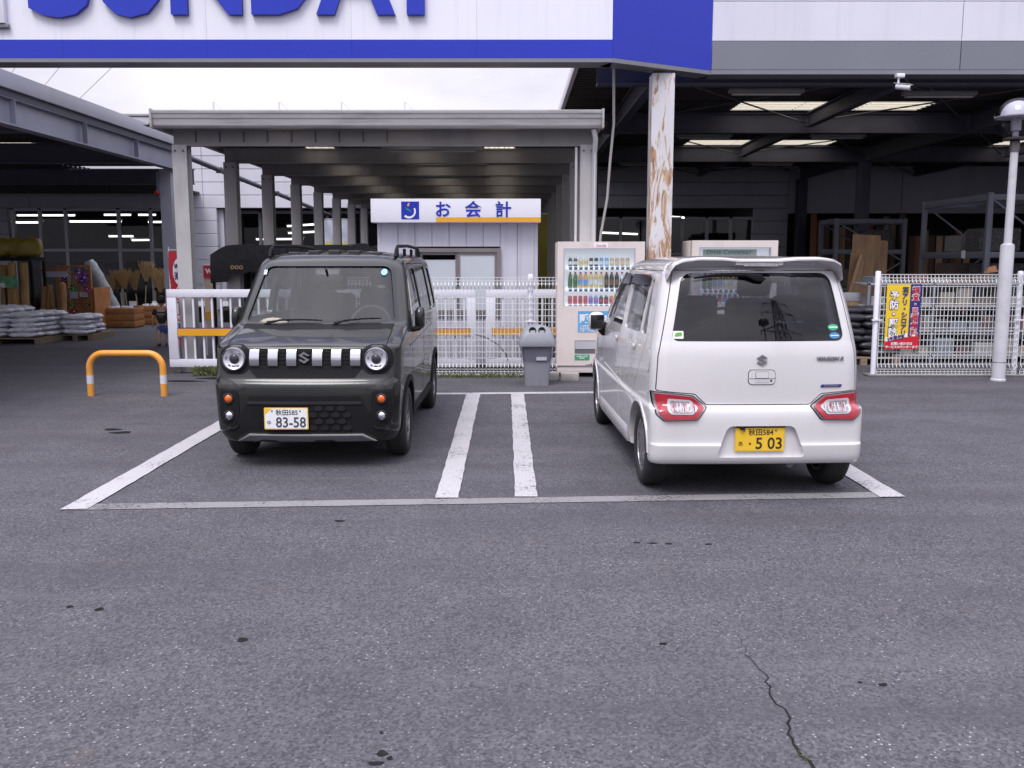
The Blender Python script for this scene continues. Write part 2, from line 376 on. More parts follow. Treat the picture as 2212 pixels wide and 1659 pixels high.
o = mb.build('moss', moss, ground); tag(o, kind='stuff')
# tar and oil spots
def spot(x, y, rx, ry):
    mb = MB(); n = 18; ph = rng.uniform(0, 6)
    vs_ = [(x, y, 0.003)] + [(x + rx * (1 + 0.22 * math.sin(3 * a + ph) + rng.uniform(-.12, .12)) * math.cos(a), y + ry * (1 + 0.2 * math.cos(2 * a + ph) + rng.uniform(-.12, .12)) * math.sin(a), 0.003) for a in [2 * math.pi * k / n for k in range(n)]]
    mb.add(vs_, [(0, k + 1, (k + 1) % n + 1) for k in range(n)]).build('tar_spot', tar, ground)
for s_ in [(-1.13, 3.66, .021, .022), (-1.88, 4.0, .02, .018), (-2.03, 4.03, .016, .012), (-2.44, 4.05, .02, .018), (-0.42, 2.77, .018, .016), (-0.43, 2.71, .025, .012), (-0.39, 2.74, .01, .01), (-0.44, 2.9, .007, .008),
           (0.63, 3.62, .016, .012), (1.39, 3.25, .017, .012), (1.31, 3.27, .009, .007), (0.79, 4.98, .03, .01), (0.88, 4.97, .02, .012), (0.70, 4.99, .02, .01), (1.10, 4.96, .02, .01), (-3.6, 8.3, .1, .05), (-3.75, 8.45, .08, .05), (-1.05, 5.42, .03, .02), (-3.9, 12.2, .3, .12), (-4.3, 11.9, .25, .08)]:
    spot(*s_)

# ------------------------------------------------------------------ store building
wallM = mat('siding_white', (0.52, 0.52, 0.58), 0.55, var=0.05, vscale=1.2, dirt=(0.33, 0.32, 0.33), dirt_amt=0.35, dirt_scale=1.2, dstretch=(1, 1, 0.25), rnd=0.03, bump=0.08, bscale=30)
frameM = mat('aluminium_frame', (0.36, 0.36, 0.39), 0.45, 0.6, var=0.06)
winM = glass('shop_glass', (0.80, 0.82, 0.85), 1.5)
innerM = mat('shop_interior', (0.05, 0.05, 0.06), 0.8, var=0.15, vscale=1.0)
store = thing('store_building', 'long grey and white sided store behind the canopies and parking area', 'building', (-4, 29, 0))
WY = 29.0
segs = [(-26, -20.4), (-20.4, -15), (-15, -9.6), (-9.6, -4.2), (-4.2, 1.2), (1.2, 5.0), (5.0, 8.6)]
for r_ in range(7):
    z0 = 3.16 + r_ * 0.396
    for (a, b_) in segs:
        MB().box(a + 0.004, b_ - 0.004, WY, WY + 0.2, z0 + 0.008, z0 + 0.392).build('siding_panel', wallM, store, bevel=0.012, seg=1)
MB().box(-26, 8.6, WY - 0.03, WY + 0.3, 5.935, 6.02).build('parapet_cap', frameM, store, bevel=0.01)
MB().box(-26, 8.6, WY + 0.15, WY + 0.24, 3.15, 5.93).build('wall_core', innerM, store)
for (a, b_) in [(-26, -15.72), (-9.95, -9.2), (1.0, 2.2), (7.55, 8.6)]:
    for r_ in range(8):
        MB().box(a, b_, WY, WY + 0.2, r_ * 0.395 + 0.004, r_ * 0.395 + 0.391).build('siding_panel', wallM, store, bevel=0.012, seg=1)
MB().box(-9.2, -9.05, WY + 0.2, WY + 1.4, 0, 3.16).build('return_wall', wallM, store)
def window_wall(x0, x1, y, z0, z1, mull, trans, parent, w=0.1, d=0.12):
    xs = [x0] + mull + [x1]; zs = [z0] + trans + [z1]
    for xx in xs: MB().box(xx - w / 2, xx + w / 2, y - d / 2, y + d / 2, z0, z1).build('mullion', frameM, parent, bevel=0.008, seg=1)
    for i in range(len(xs) - 1):
        for zz in zs[1:] if z0 < 0.1 else zs:
            MB().box(xs[i] + w / 2, xs[i + 1] - w / 2, y - d / 2 + 0.01, y + d / 2 - 0.01, zz - w / 2, zz + w / 2).build('transom', frameM, parent, bevel=0.008, seg=1)
        for k in range(len(zs) - 1):
            MB().box(xs[i] + w / 2, xs[i + 1] - w / 2, y - 0.006, y + 0.006, zs[k] + (w / 2 if k or z0 > .1 else 0), zs[k + 1] - w / 2).build('pane', winM, parent)
window_wall(-15.6, -9.95, WY + 0.1, 0.0, 3.12, [-14.75, -13.95, -12.3, -11.3, -10.9], [1.87], store)
window_wall(-9.05, 1.0, WY + 1.3, 0.0, 3.1, [-8.2, -7.1, -6.0, -4.9, -3.8, -2.6, -1.4, -0.2], [1.95], store)
window_wall(2.2, 7.55, WY + 0.1, 0.0, 2.85, [3.4, 4.6, 5.35, 6.1, 6.85], [1.75], store)
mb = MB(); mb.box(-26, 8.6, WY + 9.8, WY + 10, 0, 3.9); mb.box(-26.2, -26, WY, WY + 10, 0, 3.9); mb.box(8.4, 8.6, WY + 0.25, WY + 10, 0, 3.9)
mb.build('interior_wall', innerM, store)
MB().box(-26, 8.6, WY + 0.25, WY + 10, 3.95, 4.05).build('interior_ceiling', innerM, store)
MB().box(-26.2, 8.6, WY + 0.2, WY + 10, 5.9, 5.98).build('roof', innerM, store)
# goods shelving seen dimly inside the shop
shelfM = mat('shop_shelf', (0.2, 0.2, 0.22), 0.7, var=0.3, vscale=2, rnd=0.4)
for i, (xx, yy, ww, hh) in enumerate([(-15, 32, 3, 1.5), (-11.5, 32.5, 2.4, 1.7), (-8, 33, 2.5, 1.5), (-4.5, 33, 3, 1.6), (-1, 32.4, 2.2, 1.4), (3.5, 32, 2.4, 1.7), (6.3, 32.5, 1.6, 1.5)]):
    t = thing('shelf_unit', ['grey shelf unit inside the store behind the leftmost panes', 'grey shelf unit inside the store behind the straw brooms', 'grey shelf unit inside the store behind the second carport post',
        'grey shelf unit inside the store behind the dark van roof', 'grey shelf unit inside the store behind the checkout booth', 'grey shelf unit inside the store left of the rusty column', 'grey shelf unit inside the store right of the rusty column'][i], 'shelf', (xx, yy, 0), 0, 'shelf units inside the store')
    for k in range(4): MB().box(xx - ww / 2, xx + ww / 2, yy - .3, yy + .3, k * hh / 3.2 + .1, k * hh / 3.2 + .14).build('shelf_board', shelfM, t)
    for s_ in (-1, 1): MB().box(xx + s_ * ww / 2 - .03, xx + s_ * ww / 2 + .03, yy - .3, yy + .3, 0, hh).build('upright', shelfM, t)
    MB().box(xx - ww / 2, xx + ww / 2, yy + .05, yy + .08, 0.1, hh).build('back_panel', shelfM, t)
tubeM = mat('lit_tube', (0.9, 0.9, 0.85), 0.4, emit=(1.0, 0.97, 0.88), estr=2.2, var=0)
hous = mat('lamp_housing', (0.5, 0.5, 0.5), 0.5)
def lit_lamp(x0, x1, y, z, label, ang=0.0):
    cx = (x0 + x1) / 2; t = thing('fluorescent_lamp', label, 'lamp', (cx, y, z), ang, 'lit ceiling lamps inside the store', local=True); h = (x1 - x0) / 2
    MB().box(-h, h, -.06, .06, .03, .09).build('housing', hous, t)
    MB().tube([(-h + .03, 0, 0), (h - .03, 0, 0)], .03, 8).build('tube', tubeM, t)
_ll = 'lit white ceiling lamp inside the store, '
for i, (px0, px1, py) in enumerate([(52, 178, 467), (34, 108, 482), (163, 276, 480), (237, 297, 466), (310, 350, 466), (330, 392, 481)]):
    Y = 33.0; f = Y / 1980 * 1.0
    lit_lamp((px0 - 1106) * f, (px1 - 1106) * f, Y, 1.58 + (560 - py) * f, _ll + ['upper row, far left', 'lower row, far left', 'lower row, left of the white canopy post', 'upper row, short, left of the white canopy post', 'upper row, cut by the white canopy post', 'lower row, just behind the white canopy post'][i])
for i, (px, py, ln, an) in enumerate([(272, 511, .5, 0), (313, 519, .5, -.5), (655, 488, 1.1, -.9), (657, 503, 1.1, -.9), (610, 517, 1.0, -.3), (1335, 505, 1.3, .9), (1468, 472, 1.1, .9)]):
    Y = 34.0 if i > 1 else 36.0; f = Y / 1980; X = (px - 1106) * f
    lit_lamp(X - ln, X + ln, Y, 1.58 + (560 - py) * f, _ll + ['small and far, above the wire roll', 'small and far, above the straw brooms', 'slanting, upper of two between carport posts', 'slanting, lower of two between carport posts', 'seen above the black tarp', 'slanting, behind the hanging cable', 'slanting, right of the rusty column'][i], an)
whiteBr = mat('bracket_pale', (.66, .66, .74), .5)
# small rods on the store parapet
for i, px in enumerate((483, 620, 750, 882)):
    X = (px - 1106) * 29.2 / 1980
    t = thing('roof_bracket', ['leftmost', 'second from left', 'third from left', 'rightmost'][i] + ' of four thin white brackets standing above the carport roof', 'bracket', (X, 29.1, 6.02), 0, 'thin brackets on the store parapet')
    MB().box(X - .018, X + .018, 29.09, 29.13, 6.02, 6.38).build('post', whiteBr, t)
    MB().bar((X + .03, 29.11, 6.38), (X + .35, 29.11, 6.05), .018, .018).build('stay', whiteBr, t)

# ------------------------------------------------------------------ corrugated decks
def deck_strip(mb, x0, x1, y0, y1, z, pitch=0.2, h=0.06, along='x'):
    """trapezoidal sheet, ribs running along x (profile changes with y) or along y"""
    if along == 'x':
        n = max(1, round((y1 - y0) / pitch)); p = (y1 - y0) / n; prof = []
        for i in range(n): prof += [(y0 + i * p, z), (y0 + (i + .35) * p, z), (y0 + (i + .5) * p, z + h), (y0 + (i + .85) * p, z + h)]
        prof.append((y1, z)); vs_ = [(x0, a, b) for a, b in prof] + [(x1, a, b) for a, b in prof]
    else:
        n = max(1, round((x1 - x0) / pitch)); p = (x1 - x0) / n; prof = []
        for i in range(n): prof += [(x0 + i * p, z), (x0 + (i + .35) * p, z), (x0 + (i + .5) * p, z + h), (x0 + (i + .85) * p, z + h)]
        prof.append((x1, z)); vs_ = [(a, y0, b) for a, b in prof] + [(a, y1, b) for a, b in prof]
    m = len(prof); mb.add(vs_, [(i, i + 1, i + 1 + m, i + m) for i in range(m - 1)])
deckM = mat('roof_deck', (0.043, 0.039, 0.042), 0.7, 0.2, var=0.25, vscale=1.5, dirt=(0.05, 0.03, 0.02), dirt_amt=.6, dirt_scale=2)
steelM = mat('painted_steel_dark', (0.078, 0.078, 0.115), 0.55, var=0.15, vscale=2.5, dirt=(0.05, 0.045, 0.05), dirt_amt=.4, dirt_scale=3)
skyl = translucent('skylight_sheet', (0.5, 0.48, 0.4), (0.74, 0.69, 0.54), 0.8)
def ibeam(mb, p0, p1, z0, z1, w=0.16):
    """I section between two plan points"""
    a = Vector((p0[0], p0[1], 0)); b = Vector((p1[0], p1[1], 0)); zc = (z0 + z1) / 2
    mb.bar((a.x, a.y, z0 + .012), (b.x, b.y, z0 + .012), w, .024); mb.bar((a.x, a.y, z1 - .012), (b.x, b.y, z1 - .012), w, .024); mb.bar((a.x, a.y, zc), (b.x, b.y, zc), .02, z1 - z0 - .05)

# ------------------------------------------------------------------ big canopy on the right with its fascia
can = thing('store_canopy', 'large dark steel canopy with grey fascia and skylights on the right', 'canopy', (2.03, 12.85, 0))
holes = [(17.2, 18.2, 4.2, 7.8), (22.6, 23.6, 4.3, 7.9), (22.6, 23.6, 12.0, 15.6)]
bands = [(13.1, 17.2), (17.2, 18.2), (18.2, 22.6), (22.6, 23.6), (23.6, 29.0)]
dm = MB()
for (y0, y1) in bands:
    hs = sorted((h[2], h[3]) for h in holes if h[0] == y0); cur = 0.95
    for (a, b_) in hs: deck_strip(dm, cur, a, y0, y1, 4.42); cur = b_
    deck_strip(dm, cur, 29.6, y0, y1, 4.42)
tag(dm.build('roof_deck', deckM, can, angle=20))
for (y0, y1, a, b_) in holes:
    for k in range(3):
        w = (b_ - a) / 3; s_ = MB(); deck_strip(s_, a + k * w + .012, a + (k + 1) * w - .012, y0, y1, 4.43); s_.build('skylight', skyl, can, angle=20)
for yy in (13.45, 18.4, 23.7):
    ibeam(b1 := MB(), (1.2, yy), (18, yy), 4.02, 4.40, .2); b1.build('cross_beam', steelM, can)
for xx, z0 in ((2.03, 4.05), (5.75, 4.12), (8.9, 4.02), (12.4, 4.12)):
    for (y0, y1) in ((13.55, 18.3), (18.5, 23.6), (23.8, 28.9)):
        ibeam(b1 := MB(), (xx, y0), (xx, y1), z0, 4.39, .15); b1.build('girder', steelM, can)
rodM = mat('brace_rod', (0.16, 0.15, 0.15), 0.5, 0.4)
for (x0, x1) in ((2.1, 5.7), (5.8, 8.8), (9.0, 12.3)):
    for (y0, y1) in ((13.6, 18.3), (18.5, 23.6), (23.8, 28.8)):
        MB().tube([(x0, y0, 4.2), (x1, y1, 4.2)], .014, 6).build('brace_rod', rodM, can)
        MB().tube([(x1, y0, 4.23), (x0, y1, 4.23)], .014, 6).build('brace_rod', rodM, can)
def rust_mat():
    m = mat('rusty_white_paint', (0.60, 0.60, 0.64), 0.6, var=0.06, vscale=2)
    t = m.node_tree; N = t.nodes; L = t.links; b = N['Principled BSDF']; old = b.inputs['Base Color'].links[0].from_socket
    tcn = N.new('ShaderNodeTexCoord'); mpn = N.new('ShaderNodeMapping'); mpn.inputs['Scale'].default_value = (1, 1, .2); L.new(tcn.outputs['Object'], mpn.inputs[0])
    n = N.new('ShaderNodeTexNoise'); n.inputs['Scale'].default_value = 6.5; n.inputs['Detail'].default_value = 10; n.inputs['Roughness'].default_value = .68; n.inputs['Distortion'].default_value = 1.2; L.new(mpn.outputs[0], n.inputs['Vector'])
    sx = N.new('ShaderNodeSeparateXYZ'); L.new(tcn.outputs['Object'], sx.inputs[0])
    zg = N.new('ShaderNodeMapRange'); zg.inputs['From Min'].default_value = 0.8; zg.inputs['From Max'].default_value = 3.9; zg.inputs['To Min'].default_value = .060; zg.inputs['To Max'].default_value = -.045; L.new(sx.outputs['Z'], zg.inputs['Value'])
    a = N.new('ShaderNodeMath'); a.operation = 'ADD'; L.new(n.outputs['Fac'], a.inputs[0]); L.new(zg.outputs[0], a.inputs[1])
    r = N.new('ShaderNodeValToRGB'); el = r.color_ramp.elements
    el[0].position = .535; el[0].color = (0, 0, 0, 1); el[1].position = .56; el[1].color = (1, 1, 1, 1); L.new(a.outputs[0], r.inputs[0])
    n2 = N.new('ShaderNodeTexNoise'); n2.inputs['Scale'].default_value = 22; n2.inputs['Detail'].default_value = 8; L.new(mpn.outputs[0], n2.inputs['Vector'])
    rc = N.new('ShaderNodeValToRGB'); rc.color_ramp.elements[0].position = .3; rc.color_ramp.elements[0].color = (.24, .10, .04, 1); rc.color_ramp.elements[1].position = .68; rc.color_ramp.elements[1].color = (.58, .40, .25, 1); L.new(n2.outputs['Fac'], rc.inputs[0])
    x = N.new('ShaderNodeMixRGB'); L.new(r.outputs[0], x.inputs[0]); L.new(old, x.inputs[1]); L.new(rc.outputs[0], x.inputs[2])
    # faint rust wash running below the patches
    r2 = N.new('ShaderNodeMapRange'); r2.inputs['From Min'].default_value = .46; r2.inputs['From Max'].default_value = .56; r2.inputs['To Max'].default_value = .4; L.new(a.outputs[0], r2.inputs['Value'])
    x2 = N.new('ShaderNodeMixRGB'); x2.inputs[2].default_value = (.62, .44, .27, 1); L.new(r2.outputs[0], x2.inputs[0]); L.new(old, x2.inputs[1]); L.new(x2.outputs[0], x.inputs[1])
    L.new(x.outputs[0], b.inputs['Base Color'])
    bp = N.new('ShaderNodeBump'); bp.inputs['Strength'].default_value = .6; bp.inputs['Distance'].default_value = .01; iv = N.new('ShaderNodeMath'); iv.operation = 'SUBTRACT'; iv.inputs[0].default_value = 1; L.new(r.outputs[0], iv.inputs[1]); L.new(iv.outputs[0], bp.inputs['Height']); L.new(bp.outputs[0], b.inputs['Normal'])
    return m
rustM = rust_mat()
mb = MB(); X, Y = 2.03, 12.85
mb.box(X - .15, X + .15, Y - .15, Y - .135, 0.02, 4.05); mb.box(X - .15, X + .15, Y + .135, Y + .15, 0.02, 4.05); mb.box(X - .01, X + .01, Y - .134, Y + .134, 0.02, 4.05)
mb.box(X - .15, X - .138, Y - .134, Y + .134, .02, 4.05)
col_r = mb.build('rusty_column', rustM, can); col_r['label'] = 'white steel column with peeling paint and orange rust'
MB().box(X - .22, X + .22, Y - .22, Y + .22, 0, .02).build('base_plate', steelM, can)
for (X2, Y2) in ((8.9, 23.7), (2.03, 23.7), (8.9, 28.7)):
    MB().box(X2 - .14, X2 + .14, Y2 - .14, Y2 + .14, 0, 4.01).build('column', steelM, can, bevel=.01)
greyF = mat('fascia_grey', (0.165, 0.175, 0.21), 0.45, var=0.04, vscale=1)
whiteF = mat('fascia_white', (0.62, 0.62, 0.70), 0.4, var=0.03, vscale=1, dirt=(.42, .42, .46), dirt_amt=.35, dirt_scale=2.6, dstretch=(3, 3, .12), dirt_pos=(.52, .78))
trimM = mat('fascia_trim', (0.20, 0.20, 0.23), 0.45, 0.3, var=0.05)
blueM = mat('sign_blue', (0.007, 0.024, 0.40), 0.35, var=0.05, vscale=.8)
for i, (a, b_) in enumerate(((2.73, 6.12), (6.13, 9.5), (9.51, 13), (13.01, 17))):
    MB().box(a, b_, 13.0, 13.05, 4.15, 4.525).build('fascia_panel', greyF, can, bevel=.004, seg=1)
    for k in range(4):
        MB().box(a, b_, 13.0, 13.05, 4.53 + k * .52, 5.043 + k * .52).build('fascia_panel', whiteF, can, bevel=.004, seg=1)
MB().box(2.72, 17, 12.99, 13.35, 4.09, 4.145).build('fascia_trim', trimM, can)
MB().box(.92, .99, 12.95, 28.9, 4.38, 4.58).build('roof_edge_trim', whiteF, can, bevel=.01)
# blue slanting return
mb = MB(); p0 = Vector((1.285, 12.2)); p1 = Vector((2.725, 13.0)); d = (p1 - p0).normalized(); nrm = Vector((-d.y, d.x))
def quadprism(mb, p0, p1, t, z0, z1):
    q = [p0, p1, p1 + nrm * t, p0 + nrm * t]; return mb.prism([(v.x, v.y) for v in q], 'z', z0, z1)
quadprism(mb, p0, p1, .04, 4.14, 6.7).build('blue_return_panel', blueM, can)
quadprism(MB(), p0, p1, .3, 4.085, 4.138).build('return_trim', trimM, can)
# unlit fluorescent fittings under the canopy
fixM = mat('lamp_fitting', (0.22, 0.22, 0.21), 0.5, var=.1)
_fx = [(3.73, 13.9, 4.0, 'front left'), (6.36, 14.1, 4.0, 'front right'), (3.84, 18.8, 4.0, 'second row left'), (6.5, 18.8, 4.0, 'second row right'), (6.68, 24.1, 4.0, 'back row centre'), (3.3, 24.1, 4.0, 'back row left'), (12.6, 22.0, 4.0, 'behind the globe lamp')]
for (xx, yy, zz, w) in _fx:
    t = thing('tube_light', 'unlit tube light hanging under the dark canopy, ' + w, 'light', (xx, yy, zz), 0, 'unlit tube lights under the canopy')
    MB().box(xx - .55, xx + .55, yy - .06, yy + .06, zz, zz + .06).build('housing', fixM, t, bevel=.008)
    for s_ in (-.03, .03): MB().tube([(xx - .5, yy + s_, zz - .018), (xx + .5, yy + s_, zz - .018)], .014, 6).build('tube', mat('unlit_tube', (.45, .45, .42), .3), t)
    for s_ in (-.4, .4): MB().tube([(xx + s_, yy, zz + .06), (xx + s_, yy, 4.44)], .008, 6).build('hanger', fixM, t)

# ------------------------------------------------------------------ sign board bridging the entrance
sgn = thing('store_sign', 'large white and blue store sign board spanning overhead with raised blue letters', 'sign', (-3.6, 12.2, 4.09))
signW = mat('sign_white', (0.74, 0.74, 0.82), 0.35, var=0.02, vscale=1.0, dirt=(.5, .5, .52), dirt_amt=.35, dirt_scale=2.6, dstretch=(3, 3, .1), dirt_pos=(.52, .75))
joints = [-9.5, -7.6, -5.75, -3.9, -2.05, -.45, 1.284]
for a, b_ in zip(joints[:-1], joints[1:]):
    MB().box(a + .001, b_ - .001, 12.2, 12.24, 4.365, 6.7).build('sign_panel', signW, sgn)
    MB().box(a + .001, b_ - .001, 12.194, 12.24, 4.135, 4.363).build('blue_band', blueM, sgn)
MB().box(-9.5, 1.284, 12.19, 12.55, 4.085, 4.132).build('bottom_trim', trimM, sgn)
MB().box(-9.5, .9, 12.5, 12.55, 4.14, 6.7).build('back_panel', trimM, sgn)
letM = mat('letter_blue', (0.007, 0.026, 0.40), 0.3, var=0.03)
sideM = mat('letter_side', (0.02, 0.03, 0.22), 0.4)
for ch, cx, w in (('S', -5.73, .80), ('U', -4.83, .80), ('N', -3.87, .90), ('D', -2.90, .80), ('A', -1.98, 1.0), ('Y', -1.22, 1.0)):
    me = text_mesh(ch, 1.45, extrude=.035, offset=.052, width=w)
    zs = [v.co.y for v in me.vertices]; zb = min(zs)
    base = 4.655 if ch not in 'SU' else 4.62
    mesh_obj('letter', me, letM, sgn, (cx, 12.163, base - zb), (R(90), 0, 0))
MB().box(-7.6, -6.43, 12.12, 12.198, 4.55, 5.6).build('side_panel', signW, sgn, bevel=.006)
MB().box(-7.7, -6.40, 12.14, 12.197, 4.50, 4.545).build('side_panel_edge', trimM, sgn, bevel=.004)
# ================================================================== CARPORT
cp = thing('carport', 'low beige steel carport with a row of posts receding behind the van', 'carport', (-1.8, 13.0, 0))
beigeShadeM = mat('carport_steel_shaded', (0.30, 0.285, 0.285), 0.5, var=0.06, vscale=2, dirt=(.15, .125, .11), dirt_amt=.5, dirt_scale=3, dstretch=(1, 1, .3))  # cross beams: same paint as the posts, roof shade put into the colour
gutM = mat('carport_gutter', (0.50, 0.49, 0.50), 0.45, var=0.05, vscale=2, dirt=(.22, .19, .17), dirt_amt=.65, dirt_scale=4, dstretch=(.3, 1, 3))
cdeckM = mat('carport_deck', (0.06, 0.05, 0.042), 0.7, 0.1, var=.2, vscale=1.5)
boltM = mat('bolt', (0.12, 0.11, 0.11), 0.5, .5)
postLitM = mat('carport_steel_lit', (0.44, 0.43, 0.44), 0.5, var=0.06, vscale=2, dirt=(.24, .21, .19), dirt_amt=.4, dirt_scale=4, dstretch=(1, 1, .3))  # posts: the beam paint lightened, frontal light put into the colour
CX0, CX1 = -4.57, 1.04
for i in range(8):
    yy = 13.0 + 2.26 * i
    for xx in (CX0, CX1):
        mb = MB(); mb.box(xx - .1, xx + .1, yy - .1, yy - .088, 0, 3.14); mb.box(xx - .1, xx + .1, yy + .088, yy + .1, 0, 3.14); mb.box(xx - .008, xx + .008, yy - .087, yy + .087, 0, 3.14); mb.box(xx - .1, xx - .09, yy - .087, yy + .087, 0, 3.14)
        p_ = mb.build('post', postLitM, cp)
        if i < 3:
            for s_ in (-1, 1): MB().tube([(xx + s_ * .055, yy - .1, 3.06), (xx + s_ * .055, yy - .118, 3.06)], .014, 6).build('bolt', boltM, p_)
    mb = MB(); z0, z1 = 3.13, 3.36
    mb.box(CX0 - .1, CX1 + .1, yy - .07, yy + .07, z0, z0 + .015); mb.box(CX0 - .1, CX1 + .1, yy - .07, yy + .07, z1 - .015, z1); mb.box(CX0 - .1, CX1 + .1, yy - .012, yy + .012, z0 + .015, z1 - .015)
    b_ = mb.build('cross_beam', beigeShadeM, cp)
    if i == 0:
        for k in range(9): MB().box(-4.37 + k * .33, -4.35 + k * .33, yy - .024, yy - .012, z0 + .05, z1 - .03).build('stiffener', boltM, b_)
strips = [(-5.0, -3.35, 0), (-3.35, -2.9, 1), (-2.9, -1.7, 0), (-1.7, -1.2, 1), (-1.2, -.45, 0), (-.45, .05, 1), (.05, 1.3, 0)]
for (a, b_, k) in strips:
    s_ = MB(); deck_strip(s_, a, b_, 12.75, 29.0, 3.385, .25 if not k else .15, .07, along='y'); s_.build('skylight_strip' if k else 'roof_sheet', skyl if k else cdeckM, cp, angle=20)
# gutter fascia with rolled top and foot
prof = [(12.62, 3.34), (12.60, 3.36), (12.60, 3.44), (12.585, 3.45), (12.585, 3.50), (12.57, 3.51), (12.57, 3.545), (12.60, 3.56), (12.74, 3.56), (12.74, 3.33), (12.64, 3.325)]
MB().prism(prof, 'x', -4.80, 1.20).build('gutter', gutM, cp, bevel=.004, seg=1)
for xx in (-4.83, 1.20): MB().box(xx, xx + .03, 12.56, 12.75, 3.32, 3.57).build('gutter_end', gutM, cp, bevel=.005)
for xx in (-4.86, 1.17): MB().box(xx, xx + .05, 12.76, 29.1, 3.34, 3.54).build('side_fascia', gutM, cp)
pipeM = mat('drain_pipe', (0.50, 0.50, 0.52), 0.5, var=.05)
MB().tube([(1.10, 12.7, 3.32), (1.13, 12.72, 3.2), (1.13, 12.86, 3.02), (1.13, 12.86, 0.05)], .035, 10).build('drain_pipe', pipeM, cp)
MB().tube([(.88, 12.86, 3.1), (.88, 12.86, 0.05)], .018, 8).build('conduit', pipeM, cp)
# tube lights under the carport
for i in range(3):
    yy = 14.1 + 2.26 * i
    t = thing('carport_light', 'unlit light fitting under the carport roof, ' + ['nearest', 'middle', 'farthest'][i] + ' of three', 'light', (-1.2, yy, 3.2), 0, 'light fittings under the carport')
    MB().box(-1.95, -.45, yy - .08, yy + .08, 3.2, 3.27).build('housing', fixM, t, bevel=.01)
    MB().tube([(-1.85, yy, 3.19), (-.55, yy, 3.19)], .015, 6).build('tube', mat('unlit_tube', (.45, .45, .42), .3), t)

# ================================================================== CHECKOUT BOOTH
bo = thing('checkout_booth', 'small white checkout booth with a sliding window behind the mesh fence', 'booth', (-.8, 13.35, 0))
boothM = mat('booth_siding', (0.55, 0.55, 0.63), 0.5, var=0.03, vscale=1.5, dirt=(.34, .34, .36), dirt_amt=.5, dirt_scale=3, dstretch=(3, 3, .2))
BY = 13.3; bx0, bx1 = -1.88, .32
xs = [bx0 + (bx1 - bx0) * k / 9 for k in range(10)]
wx0, wx1, wz0, wz1 = -1.38, -.16, .78, 1.74
for i in range(9):
    a, b_ = xs[i] + .002, xs[i + 1] - .002
    for (z0, z1) in ((.06, 2.12),) if not (b_ > wx0 + .02 and a < wx1 - .02) else ((.06, wz0 - .02), (wz1 + .02, 2.12)):
        MB().box(a, b_, BY, BY + .05, z0, z1).build('wall_panel', boothM, bo, bevel=.005, seg=1)
for xx in (bx0 - .05, bx1): MB().box(xx, xx + .05, BY + .01, BY + 1.8, .06, 2.12).build('side_wall', boothM, bo)
MB().box(bx0, bx1, BY + 1.75, BY + 1.8, .06, 2.12).build('back_wall', boothM, bo)
MB().box(bx0 - .08, bx1 + .08, BY - .02, BY + 1.9, 2.125, 2.17).build('roof', boothM, bo)
MB().box(bx0 - .02, bx1 + .02, BY + .03, BY + 1.78, 0.0, .055).build('plinth', trimM, bo)
brnM = mat('bronze_frame', (0.24, 0.215, 0.215), 0.4, .5, var=.05)
wf = MB(); w = .055
wf.box(wx0, wx1, BY - .05, BY + .06, wz1 - w, wz1); wf.box(wx0, wx1, BY - .05, BY + .06, wz0, wz0 + w); wf.box(wx0, wx0 + w, BY - .05, BY + .06, wz0 + w, wz1 - w); wf.box(wx1 - w, wx1, BY - .05, BY + .06, wz0 + w, wz1 - w)
win = wf.build('window', brnM, bo)
frost = mat('frosted_pane', (0.50, 0.53, 0.58), 0.22, var=.04, vscale=2)
for j, (a, b_, yy) in enumerate(((wx0 + w, -.78, BY + .02), (-.78, wx1 - w, BY - .01))):
    s_ = MB(); f_ = .035; s_.box(a, b_, yy - .015, yy + .015, wz1 - w - .04, wz1 - w); s_.box(a, b_, yy - .015, yy + .015, wz0 + w, wz0 + w + f_)
    s_.box(a, a + f_, yy - .015, yy + .015, wz0 + w + f_, wz1 - w - .04); s_.box(b_ - f_, b_, yy - .015, yy + .015, wz0 + w + f_, wz1 - w - .04)
    s_.build('sash', brnM, win)
    MB().box(a + f_, b_ - f_, yy - .004, yy + .004, wz0 + w + f_, wz1 - w - .04 - (.07 if j == 0 else 0)).build('pane', frost, win)
MB().box(-.79, -.765, BY - .03, BY - .012, 1.2, 1.32).build('latch', boltM, win)
# its sign box
bs = thing('booth_sign', 'white box sign with blue Japanese lettering and orange stripe on the checkout booth', 'sign', (-.78, BY - .1, 2.1))
sbx0, sbx1, sz0, sz1, SY = -1.985, .405, 2.095, 2.425, BY - .22
MB().box(sbx0, sbx1, SY, BY + .02, sz0, sz1).build('sign_box', mat('sign_face', (.80, .80, .88), .3, var=.01), bs, bevel=.008)
MB().box(-1.07, sbx1 - .003, SY - .004, SY - .001, sz0 + .006, sz0 + .072).build('orange_stripe', mat('stripe_orange', (.72, .37, .035), .4, var=.05), bs)
MB().box(-1.555, -1.305, SY - .005, SY - .001, sz0 + .045, sz0 + .29).build('logo_panel', blueM, bs)
def arc_strip(cx, cz, r, a0, a1, w0, w1, y, t=.004, n=14):
    mb = MB(); vs_ = []
    for i in range(n + 1):
        a = a0 + (a1 - a0) * i / n; w_ = w0 + (w1 - w0) * i / n
        for rr in (r - w_ / 2, r + w_ / 2): vs_.append((cx + rr * math.cos(a), y, cz + rr * math.sin(a)))
    return mb.add(vs_, [(2 * i, 2 * i + 1, 2 * i + 3, 2 * i + 2) for i in range(n)])
arc_strip(-1.445, sz0 + .155, .085, R(30), R(-135), .022, .03, SY - .008).build('logo_arc', mat('logo_white', (.8, .8, .85), .4), bs)
